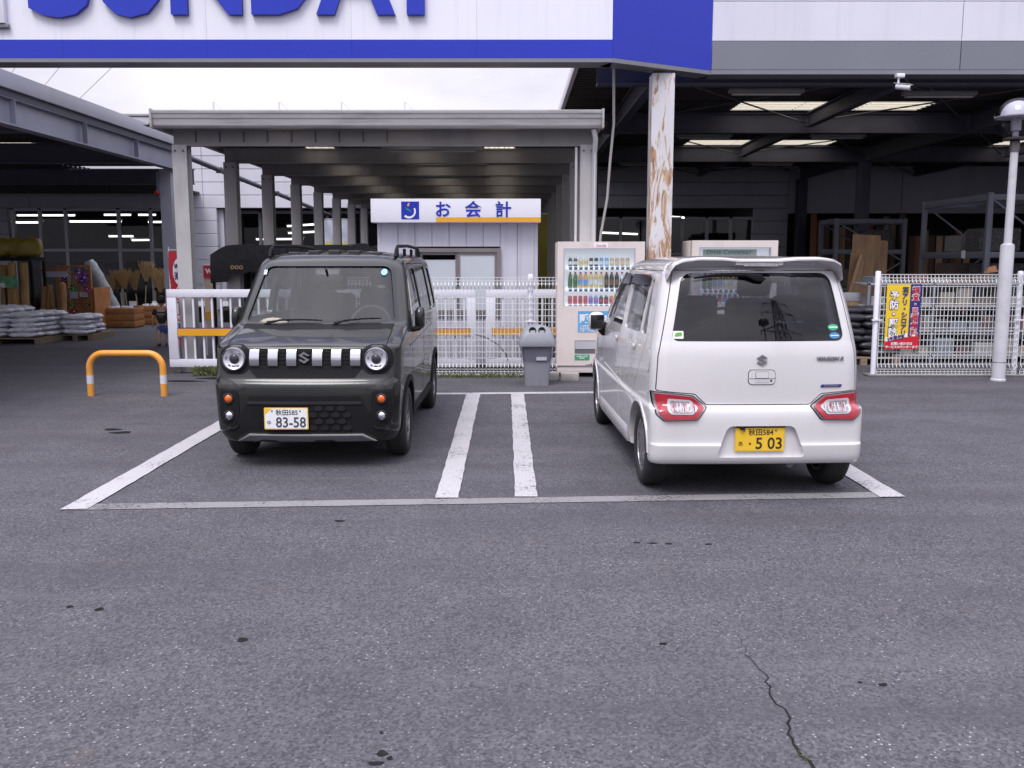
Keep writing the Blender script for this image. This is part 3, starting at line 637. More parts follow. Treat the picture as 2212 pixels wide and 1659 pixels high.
mb = MB(); mb.add([(-1.50, SY - .008, sz0 + .215), (-1.475, SY - .008, sz0 + .20), (-1.44, SY - .008, sz0 + .18), (-1.405, SY - .008, sz0 + .135), (-1.44, SY - .008, sz0 + .155), (-1.485, SY - .008, sz0 + .18)], [(0, 1, 2, 3, 4, 5)]).build('logo_leaf', mat('logo_green', (.02, .25, .2), .4), bs)
mb = MB(); mb.add([(-1.47, SY - .008, sz0 + .225), (-1.445, SY - .008, sz0 + .225), (-1.44, SY - .008, sz0 + .255), (-1.435, SY - .008, sz0 + .275), (-1.46, SY - .008, sz0 + .265)], [(0, 1, 2, 3, 4)]).build('logo_flame', mat('logo_orange', (.8, .4, .12), .4), bs)
for ch, cx in (('お', -.965), ('会', -.545), ('計', -.12)):
    text(ch, .235, letM, bs, (cx, SY - .006, sz0 + .185), extrude=.003, offset=.004)

# ================================================================== WHITE SLIDING GATE
gwM = mat('gate_white', (0.68, 0.68, 0.76), 0.45, var=0.03, vscale=3, dirt=(.35, .33, .33), dirt_amt=.5, dirt_scale=7, dirt_pos=(.58, .75))
gorM = mat('gate_orange', (0.72, 0.33, 0.02), 0.4, var=.05)
navy = mat('gate_navy', (0.03, 0.03, 0.16), 0.4)
def gate_leaf(x0, x1, y, label, stripe):
    t = thing('sliding_gate', label, 'gate', ((x0 + x1) / 2, y, 0), 0, 'white barred sliding gate leaves')
    MB().box(x0, x1, y - .03, y + .03, 1.06, 1.17).build('top_rail', gwM, t, bevel=.006)
    MB().box(x0, x1, y - .03, y + .03, .09, .20).build('bottom_rail', gwM, t, bevel=.006)
    for xx in (x0, x1 - .13): MB().box(xx, xx + .13, y - .031, y + .031, .201, 1.059).build('stile', gwM, t, bevel=.006)
    n = int((x1 - x0 - .26) / .127); bm_ = None
    for i in range(n):
        xx = x0 + .13 + (x1 - x0 - .26) * (i + .75) / n
        if bm_ is None:
            bm_ = MB().box(-.014, .014, -.014, .014, .2, 1.06).mesh('bar', bevel=.004, seg=1)
        mesh_obj('bar', bm_, gwM, t, (xx, y + .002, 0))
    for (a, b_) in stripe:
        MB().box(a, b_, y - .045, y - .02, .53, .628).build('stripe_panel', gorM, t)
        MB().box(a, b_, y - .045, y - .02, .63, .642).build('stripe_edge', navy, t)
    for xx in (x0 + .12, x1 - .2):
        MB().lathe([(.0, -.015), (.04, -.015), (.045, 0), (.04, .015), (0, .015)], 14, (xx, y, .047), 'y').build('caster', boltM, t)
        MB().box(xx - .02, xx + .02, y - .02, y + .02, .05, .09).build('caster_fork', boltM, t)
    return t
gate_leaf(-4.78, -.50, 12.75, 'white barred sliding gate with orange stripe, left leaf beside the van', [(-4.64, -2.6), (-2.595, -.58)])
gate_leaf(-.36, 1.0, 12.80, 'white barred sliding gate with orange stripe, right leaf behind the mesh fence', [(-.28, .9)])
cabM = mat('black_cable', (0.03, 0.03, 0.035), 0.6)
tag(MB().tube([(-.52, 12.62, .56), (-.35, 12.62, .51), (-.2, 12.62, .42), (-.08, 12.62, .28), (-.03, 12.62, .1), (-.02, 12.62, .01)], .008, 6).build('cable', cabM), 'thin black cable looping down behind the mesh fence', 'cable')

# weeds under the gate
weedM = mat('weed', (0.085, 0.10, 0.035), 0.8, var=.5, vscale=12)
mb = MB()
for i in range(2600):
    xx = rng.uniform(-4.35, -2.9) if i % 7 else rng.uniform(-1.0, .3); yy = 12.55 + rng.gauss(0, .07) if i % 7 else 12.3 + rng.gauss(0, .05)
    a = rng.uniform(0, 6.28); l = rng.uniform(.04, .15) * (1 if i % 7 else .5); b_ = rng.uniform(.3, .9); w = rng.uniform(.003, .007)
    dx, dy = math.cos(a), math.sin(a)
    mb.add([(xx - dy * w, yy + dx * w, 0), (xx + dy * w, yy - dx * w, 0), (xx + dx * l * .4 * b_ + dy * w, yy + dy * l * .4 * b_, l * .7), (xx + dx * l * b_, yy + dy * l * b_, l * .85)], [(0, 1, 2), (0, 2, 3)])
tag(mb.build('weeds', weedM), 'low dry green weeds growing under the white gate', 'weeds', kind='stuff')

# ================================================================== WIRE MESH FENCES
wireM = mat('wire_white', (0.62, 0.64, 0.65), 0.4, var=.05, rnd=0)
def mesh_fence(x0, x1, y, top, label, posts, skip=None):
    t = thing('mesh_fence', label, 'fence', (posts[0], y, 0), 0, 'white welded mesh fences')
    for px in posts:
        p_ = MB().lathe([(.038, 0), (.038, top + .03), (.03, top + .045), (0, top + .048)], 12, (px, y + .05, 0)).build('post', gwM, t)
        MB().box(px - .07, px + .07, y - .005, y + .02, top * .55, top * .55 + .02).build('clamp', gwM, p_)
    mb = MB(); r = .0038; n = int((x1 - x0) / .05)
    prof = [(y, .03), (y, .09), (y - .035, .13), (y, .17), (y, top - .16), (y - .035, top - .11), (y, top - .06), (y, top)]
    for i in range(n + 1):
        xx = x0 + (x1 - x0) * i / n
        for a, b_ in zip(prof[:-1], prof[1:]): mb.bar((xx, a[0], a[1]), (xx, b_[0], b_[1]), r * 2, r * 2)
    zs = [.03, .065, .10, .17] + [.17 + .082 * k for k in range(1, int((top - .33) / .082))] + [top - .16, top - .085, top - .045, top]
    for zz in zs: mb.bar((x0, y - .004, zz), (x1, y - .004, zz), r * 2.3, r * 2.3)
    o = mb.build('wire_mesh', wireM, t); tag(o, kind='stuff'); return t
mesh_fence(-2.75, .60, 12.40, 1.34, 'white wire mesh fence between the van and the left vending machine', [-2.75, -1.25, .25])
mesh_fence(4.97, 6.86, 12.40, 1.38, 'white wire mesh fence on the right carrying the yellow sign', [4.94, 6.86])
mesh_fence(6.92, 9.0, 12.40, 1.38, 'white wire mesh fence at the right edge beyond the globe lamp', [8.9])
curbM = mat('curb_concrete', (0.16, 0.145, 0.14), 0.9, var=.25, vscale=6, bump=.4, bscale=80)
for a, b_ in ((-2.8, .55), (4.85, 9.0)):
    o = MB().box(a, b_, 12.34, 12.60, 0, .028).build('fence_footing', curbM, bevel=.008); struct(o)
# the yellow pest control sign on the right fence
sg = thing('pest_control_sign', 'yellow, navy and red Japanese notice board tied to the right mesh fence', 'sign', (5.24, 12.36, .40))
def sg_box(x0, x1, z0, z1, y, m, n): MB().box(x0, x1, y, y + .004, z0, z1).build(n, m, sg)
yelM = mat('sign_yellow', (.74, .52, .03), .4, var=.02); redM = mat('sign_red', (.50, .012, .03), .4, var=.02); nvM = mat('sign_navy', (.02, .025, .17), .4, var=.02); whM = mat('sign_print_white', (.8, .8, .84), .4, var=.01); inkM = mat('sign_print_navy', (.03, .03, .13), .4, var=.01)
SX0, SX1, SZ0, SZ1 = 5.03, 5.49, .38, 1.25; QY = 12.345
sg_box(SX0, SX1, SZ0, SZ1, QY + .004, yelM, 'board')
sg_box(SX1 - .145, SX1, SZ0 + .17, SZ1, QY - .001, nvM, 'navy_strip')
MB().prism([(SX0, SZ0), (SX1, SZ0), (SX1, SZ0 + .19), (SX0, SZ0 + .10)], 'y', QY - .004, QY).build('red_strip', redM, sg)
MB().prism([(SX0 + .01, SZ0 + .10), (SX0 + .30, SZ0 + .165), (SX0 + .30, SZ0 + .215), (SX0 + .01, SZ0 + .155)], 'y', QY - .006, QY - .003).build('white_label', whM, sg)
for i, ch in enumerate('予防・駆除'):
    zc = SZ1 - .15 - i * .123; text(ch, .125, inkM, sg, (SX0 + .105, QY - .003, zc), extrude=.001, offset=.009); text(ch, .125, whM, sg, (SX0 + .105, QY - .006, zc), extrude=.001, offset=.003)
for i, ch in enumerate('羽アリ・シロアリ'):
    text(ch, .085, inkM, sg, (SX0 + .245, QY - .003, SZ1 - .075 - i * .083), extrude=.001, offset=.003)
for i, ch in enumerate('調査・見積無料'):
    zc = SZ1 - .075 - i * .095; text(ch, .1, whM, sg, (SX1 - .073, QY - .004, zc), extrude=.001, offset=.006); text(ch, .1, redM, sg, (SX1 - .073, QY - .007, zc), extrude=.001, offset=.001)
text('5年間保証', .055, inkM, sg, (SX0 + .155, QY - .009, SZ0 + .158), rot=(R(90), R(-12), 0), extrude=.001, offset=.002)
text('お問い合わせは', .042, whM, sg, (SX0 + .23, QY - .007, SZ0 + .075), extrude=.001, offset=.001)
text('サービスカウンターまで', .040, whM, sg, (SX0 + .23, QY - .007, SZ0 + .03), extrude=.001, offset=.001)

# ================================================================== LEFT CANOPY
lc = thing('side_canopy', 'grey steel canopy on the left with its eave running back to the store', 'canopy', (-6.0, 16.0, 0))
lsteel = mat('canopy_steel_grey', (0.26, 0.27, 0.34), 0.45, var=.08, vscale=2, dirt=(.16, .16, .19), dirt_amt=.4, dirt_scale=2.5)
lfas = mat('canopy_fascia', (0.40, 0.41, 0.47), 0.45, var=.05)
s_ = MB()
deck_strip(s_, -20, -6.05, 7, 16.4, 3.60, .22, .06); deck_strip(s_, -20, -9.9, 16.4, 17.4, 3.60, .22, .06); deck_strip(s_, -8.4, -6.05, 16.4, 17.2, 3.60, .22, .06); deck_strip(s_, -24, -9.7, 17.4, 29, 3.60, .22, .06); deck_strip(s_, -9.7, -7.0, 17.4, 20.5, 3.60, .22, .06); deck_strip(s_, -9.9, -7.0, 17.2, 17.4, 3.60, .22, .06)
s_.build('roof_deck', deckM, lc, angle=20)
s_ = MB(); deck_strip(s_, -9.9, -8.4, 16.4, 17.2, 3.61, .22, .06); s_.build('skylight', skyl, lc, angle=20)
MB().box(-6.04, -5.99, 7, 17.3, 3.60, 3.80).build('eave_fascia', lfas, lc, bevel=.006)
MB().box(-6.10, -6.045, 7, 17.25, 3.52, 3.62).build('eave_gutter', steelM, lc)
ibeam(b1 := MB(), (-6.14, 7), (-6.14, 17.1), 3.19, 3.53, .17); b1.build('edge_beam', lsteel, lc)
for yy in (9.5, 11.5, 13.4, 15.2): MB().box(-6.11, -6.04, yy - .006, yy + .006, 3.22, 3.50).build('stiffener', lsteel, lc)
for yy in (12.3, 16.15, 20.6): ibeam(b1 := MB(), (-20, yy), (-6.2 if yy < 17 else -7.0, yy), 3.22, 3.55, .15); b1.build('cross_beam', steelM, lc)
mb = MB(); X, Y = -6.27, 17.0
mb.box(X - .1, X + .1, Y - .1, Y - .09, 0, 3.19); mb.box(X - .1, X + .1, Y + .09, Y + .1, 0, 3.19); mb.box(X - .008, X + .008, Y - .089, Y + .089, 0, 3.19); mb.box(X + .09, X + .1, Y - .089, Y + .089, 0, 3.19)
mb.build('post', mat('post_pale', (.46, .47, .56), .45, var=.05), lc)
rl = thing('alarm_lamp', 'small red round lamp fixed to the left canopy post', 'lamp', (-6.38, 16.86, 2.75))
MB().box(-6.41, -6.37, 16.86, 16.9, 2.70, 3.15).build('conduit', lsteel, rl)
MB().ell((-6.39, 16.82, 2.76), .05, .05, .05, 14, 10).build('dome', mat('red_lens', (.45, .01, .02), .25), rl)
dp = thing('drain_pipe', 'dark drain pipe slanting down behind the carport posts', 'pipe', (-5.8, 20, 0))
MB().tube([(-6.1, 17.3, 3.5), (-5.55, 28.9, 2.9)], .055, 8).build('pipe', steelM, dp)
for k in range(3):
    t_ = (k + .5) / 3; MB().tube([(-6.1 + .55 * t_, 17.3 + 11.6 * t_, 3.5 - .6 * t_ + .05), (-6.1 + .55 * t_, 17.3 + 11.6 * t_, 3.5 - .6 * t_ - .06)], .07, 8).build('bracket', boltM, dp)
MB().tube([(-6.1, 17.3, 3.5), (-6.1, 17.3, 0)], .05, 8).build('downpipe', steelM, dp)
# overhead wires beyond the left canopy
wr = mat('wire', (.30, .30, .36), .6)
for i, ((a, b_), (c_, d_)) in enumerate((((88, 145), (60, 178)), ((183, 143), (130, 200)), ((296, 143), (198, 230)))):
    k = 40 / 1980; p0 = Vector(((a - 1106) * k, 40, 1.58 + (560 - a * 0 - b_) * k)); p1 = Vector(((c_ - 1106) * 44 / 1980, 44, 1.58 + (560 - d_) * 44 / 1980)); dd = p1 - p0
    tag(MB().tube([p0 - dd * 3, p1 + dd * 2], .012, 5).build('overhead_wire', wr), 'thin overhead wire in the white sky, ' + ['leftmost', 'middle', 'rightmost'][i] + ' of three', 'wire', 'overhead wires')

# ================================================================== LAMP POST WITH GLOBE
lp = thing('globe_lamp_post', 'white globe lamp post standing in front of the right mesh fence', 'lamp post', (6.40, 11.97, 0))
lpM = mat('lamp_post_paint', (0.50, 0.50, 0.54), 0.4, var=.06, vscale=4, dirt=(.3, .29, .3), dirt_amt=.4, dirt_scale=6)
c0 = (6.40, 11.97, 0)
MB().lathe([(.095, 0), (.095, .02), (.084, .03), (.084, 1.74), (.08, 1.77), (.05, 1.785)], 24, c0).build('lower_pole', lpM, lp)
MB().lathe([(.0845, .24), (.0865, .245), (.0845, .25)], 24, c0, caps=False).build('seam_ring', boltM, lp)
MB().lathe([(.05, 1.78), (.047, 3.0)], 20, c0).build('upper_pole', lpM, lp)
MB().lathe([(.058, 2.94), (.06, 3.06), (.05, 3.08)], 20, c0).build('neck', boltM, lp)
gz = 3.345; gr = .262
prof = [(gr * math.cos(a), gz + gr * math.sin(a)) for a in [R(-68 + 136 * k / 26) for k in range(27)]]
lowp = [p for p in prof if p[1] <= gz + .03]; 
MB().lathe(prof + [(0.001, gz + gr)], 36, c0, caps=False).build('clear_globe', glass('globe_glass', (.72, .72, .76), 1.5, boost=.02), lp)
top = [(.19 * math.cos(a), gz + .035 + .19 * math.sin(a)) for a in [R(90 * k / 12) for k in range(12)]] + [(0.001, gz + .225)]
MB().lathe(top, 36, c0, caps=False).build('reflector_dome', mat('dome_white', (.72, .72, .76), .35, var=.03), lp)
MB().lathe([(.192, gz + .018), (.256, gz + .018), (.256, gz + .032), (.192, gz + .032)], 36, c0, closed=True).build('rim', lpM, lp)
MB().lathe([(.14, 3.085), (.15, 3.10), (.10, 3.12), (.04, 3.12)], 30, c0).build('bowl_base', boltM, lp)
MB().lathe([(.036, 3.10), (.036, 3.19), (.06, 3.20), (.06, 3.33), (.045, 3.37)], 18, c0).build('lamp_holder', lpM, lp)
# ================================================================== SECURITY CAMERA under the fascia
kx, ky, kz = 5.30, 12.93, 4.085
sc_t = thing('security_camera', 'white bullet security camera hanging below the grey fascia', 'camera', (kx, ky, kz))
wpl = mat('white_plastic', (.7, .7, .74), .35, var=.02)
MB().box(kx - .1, kx + .05, ky - .06, ky + .08, kz - .07, kz).build('junction_box', wpl, sc_t, bevel=.01)
MB().tube([(kx - .05, ky, kz - .07), (kx - .05, ky, kz - .2), (kx, ky - .02, kz - .24)], .02, 10).build('arm', wpl, sc_t)
mb = MB(); mb.tube([(kx - .06, ky + .05, kz - .22), (kx + .13, ky - .16, kz - .28)], .055, 18); mb.build('camera_body', wpl, sc_t, bevel=.006)
mb = MB(); mb.tube([(kx + .131, ky - .161, kz - .2804), (kx + .137, ky - .168, kz - .282)], .043, 18); mb.build('lens', mat('lens_black', (.02, .02, .025), .1), sc_t)
mb = MB(); dv = Vector((.19, -.21, -.06)); pv = Vector((kx - .08, ky + .07, kz - .165)); q = dv.to_track_quat('Y', 'Z').to_matrix().to_4x4()
mb.box(-.06, .06, 0, .33, 0, .008, Matrix.Translation(pv) @ q); mb.build('sun_shield', wpl, sc_t, bevel=.003)
for o in sc_t.children: o.scale = (.72, .72, .72)
tag(MB().tube([(kx + .05, ky + .03, kz - .05), (kx + .3, ky + .3, kz - .12), (kx + .55, ky + .55, kz - .12)], .01, 6).build('camera_cable', cabM), 'dark cable leading from the security camera to the beam', 'cable')
# hanging conduit by the carport corner
tag(MB().tube([(1.36, 12.7, 4.12), (1.37, 12.7, 3.4), (1.33, 12.72, 2.9), (1.30, 12.75, 2.4), (1.22, 12.8, 1.9), (1.2, 13.0, 1.0), (1.2, 13.0, 0.0)], .018, 10).build('hanging_conduit', mat('conduit_grey', (.32, .31, .30), .6)), 'grey bent conduit hanging from the canopy behind the left vending machine', 'conduit')

# ================================================================== ORANGE BARRIER
br = thing('arch_barrier', 'orange steel arch barrier with white reflective bands', 'barrier', (-4.5, 10.6, 0))
orM = mat('barrier_orange', (.78, .33, .05), .4, var=.06, vscale=5, dirt=(.45, .22, .08), dirt_amt=.5, dirt_scale=8)
x0, x1, zt, rr = -4.92, -4.065, .50, .17
path = [(x0, 10.6, 0), (x0, 10.6, zt - rr)] + [(x0 + rr - rr * math.cos(a), 10.6, zt - rr + rr * math.sin(a)) for a in [R(90 * k / 8) for k in range(1, 9)]]
path += [(x1 - rr + rr * math.sin(a), 10.6, zt - rr + rr * math.cos(a)) for a in [R(90 * k / 8) for k in range(0, 9)]] + [(x1, 10.6, 0)]
MB().tube(path, .037, 16).build('arch_tube', orM, br)
for xx in (x0, x1): MB().lathe([(.0385, .145), (.0385, .245)], 16, (xx, 10.6, 0)).build('reflective_band', mat('reflective_white', (.66, .66, .70), .35), br)
# ================================================================== CARS
def chaikin(rows, n):
    for _ in range(n):
        out = [rows[0]]
        for a, b in zip(rows[:-1], rows[1:]):
            out.append(tuple(.75 * x + .25 * y for x, y in zip(a, b))); out.append(tuple(.25 * x + .75 * y for x, y in zip(a, b)))
        out.append(rows[-1]); rows = out
    return rows
def resample(rows, step):
    out = [rows[0]]
    for a, b in zip(rows[:-1], rows[1:]):
        d = max(math.hypot(b[0] - a[0], b[1] - a[1]), abs(b[2] - a[2]), abs(b[3] - a[3])); n = max(1, int(d / step))
        for i in range(1, n + 1): out.append(tuple(x + (y - x) * i / n for x, y in zip(a, b)))
    return out
class Car:
    """body lofted from horizontal plan rings; row = (z, y_front, y_rear, half_width, r_front, r_rear, bow_front, bow_rear)"""
    def __init__(s, rows, tf, tr, step=.05): s.rows = resample(chaikin(rows, 2), step); s.tf = tf; s.tr = tr; s.zt = rows[-1][0]; s.cache = {}
    def ring(s, r, d):
        z, yf, yr, w, rf, rr, bf, br = r; yf += d; yr -= d; w = max(.02, w - d); rf = min(rf, w * .95); rr = min(rr, w * .95)
        q = []; nF, nC, nS, nR = 9, 7, 34, 9
        for i in range(nF): q.append(((w - rf) * i / nF, yf))
        for i in range(nC): a = math.pi / 2 * i / nC; q.append((w - rf + rf * math.sin(a), yf + rf - rf * math.cos(a)))
        for i in range(nS): q.append((w, yf + rf + (yr - rr - yf - rf) * i / nS))
        for i in range(nC): a = math.pi / 2 * i / nC; q.append((w - rr + rr * math.cos(a), yr - rr + rr * math.sin(a)))
        for i in range(nR + 1): q.append(((w - rr) * (1 - i / nR), yr))
        out = []
        for x, y in q:
            u = x / w; fy = max(0, 1 - (y - yf) / .5); ry = max(0, 1 - (yr - y) / .5)
            x2 = x * (1 - s.tf * max(0, 1 - (y - yf) / .9) ** 2 - s.tr * max(0, 1 - (yr - y) / .9) ** 2)
            out.append((x2, y + bf * u * u * fy - br * u * u * ry))
        full = out + [(-x, y) for x, y in reversed(out[1:-1])]
        return [(x, y) for x, y in full]
    def solid(s, d=0.0, zlo=None):
        k = (d, zlo)
        mb = MB(); rows = [r for r in s.rows if zlo is None or r[0] >= zlo]; n = None; vs_ = []; m = 0
        zt = s.zt
        for r in rows:
            zz = r[0] - d * max(0, min(1, (r[0] - (zt - .25)) / .25)) if d else r[0]
            rg = s.ring(r, d); n = len(rg); vs_ += [(x, y, zz) for x, y in rg]; m += 1
        fs = [tuple(range(n - 1, -1, -1)), tuple(range((m - 1) * n, m * n))]
        for i in range(m - 1):
            for j in range(n): fs.append((i * n + j, i * n + (j + 1) % n, (i + 1) * n + (j + 1) % n, (i + 1) * n + j))
        me = bpy.data.meshes.new('solid'); me.from_pydata(vs_, [], fs)
        bm = bmesh.new(); bm.from_mesh(me); bmesh.ops.remove_doubles(bm, verts=bm.verts, dist=2e-4); bmesh.ops.recalc_face_normals(bm, faces=bm.faces); bm.to_mesh(me); bm.free()
        return me
def bool_mesh(a, b, op):
    oa = bpy.data.objects.new('a', a); ob = bpy.data.objects.new('b', b); C.objects.link(oa); C.objects.link(ob)
    md = oa.modifiers.new('b', 'BOOLEAN'); md.object = ob; md.operation = op; md.solver = 'EXACT'
    bpy.context.view_layer.update()
    me = bpy.data.meshes.new_from_object(oa.evaluated_get(bpy.context.evaluated_depsgraph_get()))
    bpy.data.objects.remove(oa); bpy.data.objects.remove(ob)
    return me
def loose(me):
    bm = bmesh.new(); bm.from_mesh(me); seen = set(); res = []
    bm.verts.ensure_lookup_table()
    for v in bm.verts:
        if v.index in seen: continue
        st = [v]; isl = []; seen.add(v.index)
        while st:
            q = st.pop(); isl.append(q)
            for e_ in q.link_edges:
                o = e_.other_vert(q)
                if o.index not in seen: seen.add(o.index); st.append(o)
        ids = {q.index for q in isl}; mp_ = {q.index: i for i, q in enumerate(isl)}
        fs = [tuple(mp_[x.index] for x in f.verts) for f in bm.faces if f.verts[0].index in ids]
        if len(fs) < 4: continue
        m2 = bpy.data.meshes.new('piece'); m2.from_pydata([q.co.copy() for q in isl], [], fs); res.append(m2)
    bm.free(); return res
def center(me):
    n = max(1, len(me.vertices)); c = Vector((0, 0, 0))
    for v in me.vertices: c += v.co
    return c / n
def piece(name, me, m, parent, angle=28, ref=None):
    bm = bmesh.new(); bm.from_mesh(me); bmesh.ops.recalc_face_normals(bm, faces=bm.faces)
    bm.to_mesh(me); bm.free()
    me.materials.clear(); me.materials.append(m); finish(me, angle)
    if ref:                       # keep the smooth normals of the uncut body so that cuts leave no shading marks
        from mathutils.interpolate import poly_3d_calc
        tree, src, vn = ref; cache = {}; cn = [c.vector.copy() for c in me.corner_normals]; out = [None] * len(me.loops)
        for p in me.polygons:
            pn = p.normal
            for li in p.loop_indices:
                vi = me.loops[li].vertex_index
                if vi not in cache:
                    co = me.vertices[vi].co; hit, hn, fi, dist = tree.find_nearest(co)
                    if hit is None or dist > .002: cache[vi] = None
                    else:
                        vsx = src.polygons[fi].vertices
                        w = poly_3d_calc([src.vertices[k].co for k in vsx], hit) if len(vsx) < 9 else None
                        cache[vi] = sum((vn[k] * wk for k, wk in zip(vsx, w)), Vector((0, 0, 0))).normalized() if w else hn
                nn = cache[vi]; out[li] = nn if nn is not None and nn.dot(pn) > .85 else cn[li]
        me.normals_split_custom_set(out)
    return mesh_obj(name, me, m, parent)
def bvh_of(me): return BVHTree.FromPolygons([v.co.copy() for v in me.vertices], [tuple(p.vertices) for p in me.polygons])
def conform(bvh, poly, face, off=.004, thick=.02, fine=.05, fallback=None):
    """a plate with the outline poly laid on the body surface"""
    d, ax = {'front': (Vector((0, 1, 0)), 1), 'rear': (Vector((0, -1, 0)), 1), 'left': (Vector((1, 0, 0)), 0), 'right': (Vector((-1, 0, 0)), 0), 'top': (Vector((0, 0, -1)), 2)}[face]
    bm = bmesh.new()
    vs_ = [bm.verts.new((p[0], p[1], 0)) for p in poly]; f = bm.faces.new(vs_); bmesh.ops.triangulate(bm, faces=[f])
    for _ in range(4):
        es = [e_ for e_ in bm.edges if e_.calc_length() > fine]
        if not es: break
        bmesh.ops.subdivide_edges(bm, edges=es, cuts=1); bmesh.ops.triangulate(bm, faces=bm.faces[:])
    bm.verts.index_update(); outer = []; last = None
    for v in bm.verts:
        a, b_ = v.co.x, v.co.y
        if ax == 1: o = Vector((a, -5 if d.y > 0 else 9, b_))
        elif ax == 0: o = Vector((-5 if d.x > 0 else 5, a, b_))
        else: o = Vector((a, b_, 9))
        hit = bvh.ray_cast(o, d)[0]
        if hit is None and ax != 2:            # just past the body's edge: take the depth of the nearest point on it
            for k in range(1, 14):
                o2 = o.copy(); o2.z += .01 * k * (1 if o.z < .8 else -1); h2 = bvh.ray_cast(o2, d)[0]
                if h2 is not None: hit = Vector((h2.x, h2.y, o.z)) if True else None; break
        if hit is None: hit = (o + d * (last if last is not None else 5)) if fallback is None else fallback
        else: last = (hit - o).dot(d)
        outer.append(hit - d * off)
    n = len(outer); mb = MB(); fs = []
    bnd = []
    for f in bm.faces: fs.append(tuple(v.index for v in f.verts)); fs.append(tuple(v.index + n for v in reversed(f.verts)))
    for e_ in bm.edges:
        if len(e_.link_faces) == 1: i, j = e_.verts[0].index, e_.verts[1].index; fs.append((i, j, j + n, i + n))
    bm.free(); mb.add(outer + [p + d * thick for p in outer], fs); return mb
def conform_strip(bvh, A, B, face, off, thick):
    sgn_ = 1 if face == 'right' else -1; d = Vector((-sgn_, 0, 0)); vs_ = []; n = len(A)
    for a, b_ in zip(A, B):
        for p in (a, b_):
            hit = None
            for k in range(16):
                hit = bvh.ray_cast(Vector((5 * sgn_, p[0], p[1] + .012 * k)), d)[0]
                if hit: break
            vs_.append((hit.x + sgn_ * off, p[0], p[1]))
    vs_ += [(x - sgn_ * thick, y, z) for x, y, z in vs_]; m = 2 * n; fs = []
    for i in range(n - 1):
        a, b_, c, d_ = 2 * i, 2 * i + 1, 2 * i + 3, 2 * i + 2
        fs += [(a, b_, c, d_), (a + m, d_ + m, c + m, b_ + m), (a, d_, d_ + m, a + m), (b_, b_ + m, c + m, c)]
    fs += [(0, m, m + 1, 1), (m - 2, m - 1, 2 * m - 1, 2 * m - 2)]
    return MB().add(vs_, fs)
def arch_strip(bvh, yc, zc, r0, r1, a0, a1, face, off, thick, n=28):
    f = lambda r: [(yc + r * math.cos(a), zc + r * math.sin(a)) for a in [R(a0 + (a1 - a0) * k / n) for k in range(n + 1)]]
    return conform_strip(bvh, f(r1), f(r0), face, off, thick)
def circle2(cx, cz, r, n=28, rz=None): return [(cx + r * math.cos(2 * math.pi * k / n), cz + (rz or r) * math.sin(2 * math.pi * k / n)) for k in range(n)]
tyreM = mat('tyre_rubber', (.018, .018, .019), .8, var=.2, vscale=8, bump=.15, bscale=60)
alloyM = mat('alloy', (.55, .55, .57), .25, 1.0, var=.05)
chromeM = mat('chrome', (.62, .62, .64), .09, 1.0, var=.02, rvar=.02)
blackP = mat('black_plastic', (.008, .008, .010), .65, spec=.18, var=.15, vscale=10, bump=.05, bscale=150)
glossB = mat('gloss_black', (.012, .012, .014), .12, var=.05)
wellM = mat('underbody', (.012, .012, .012), .9)
intM = mat('car_interior', (.035, .035, .038), .75, var=.15)
seatM = mat('seat_fabric', (.045, .045, .05), .9, var=.2, vscale=20)
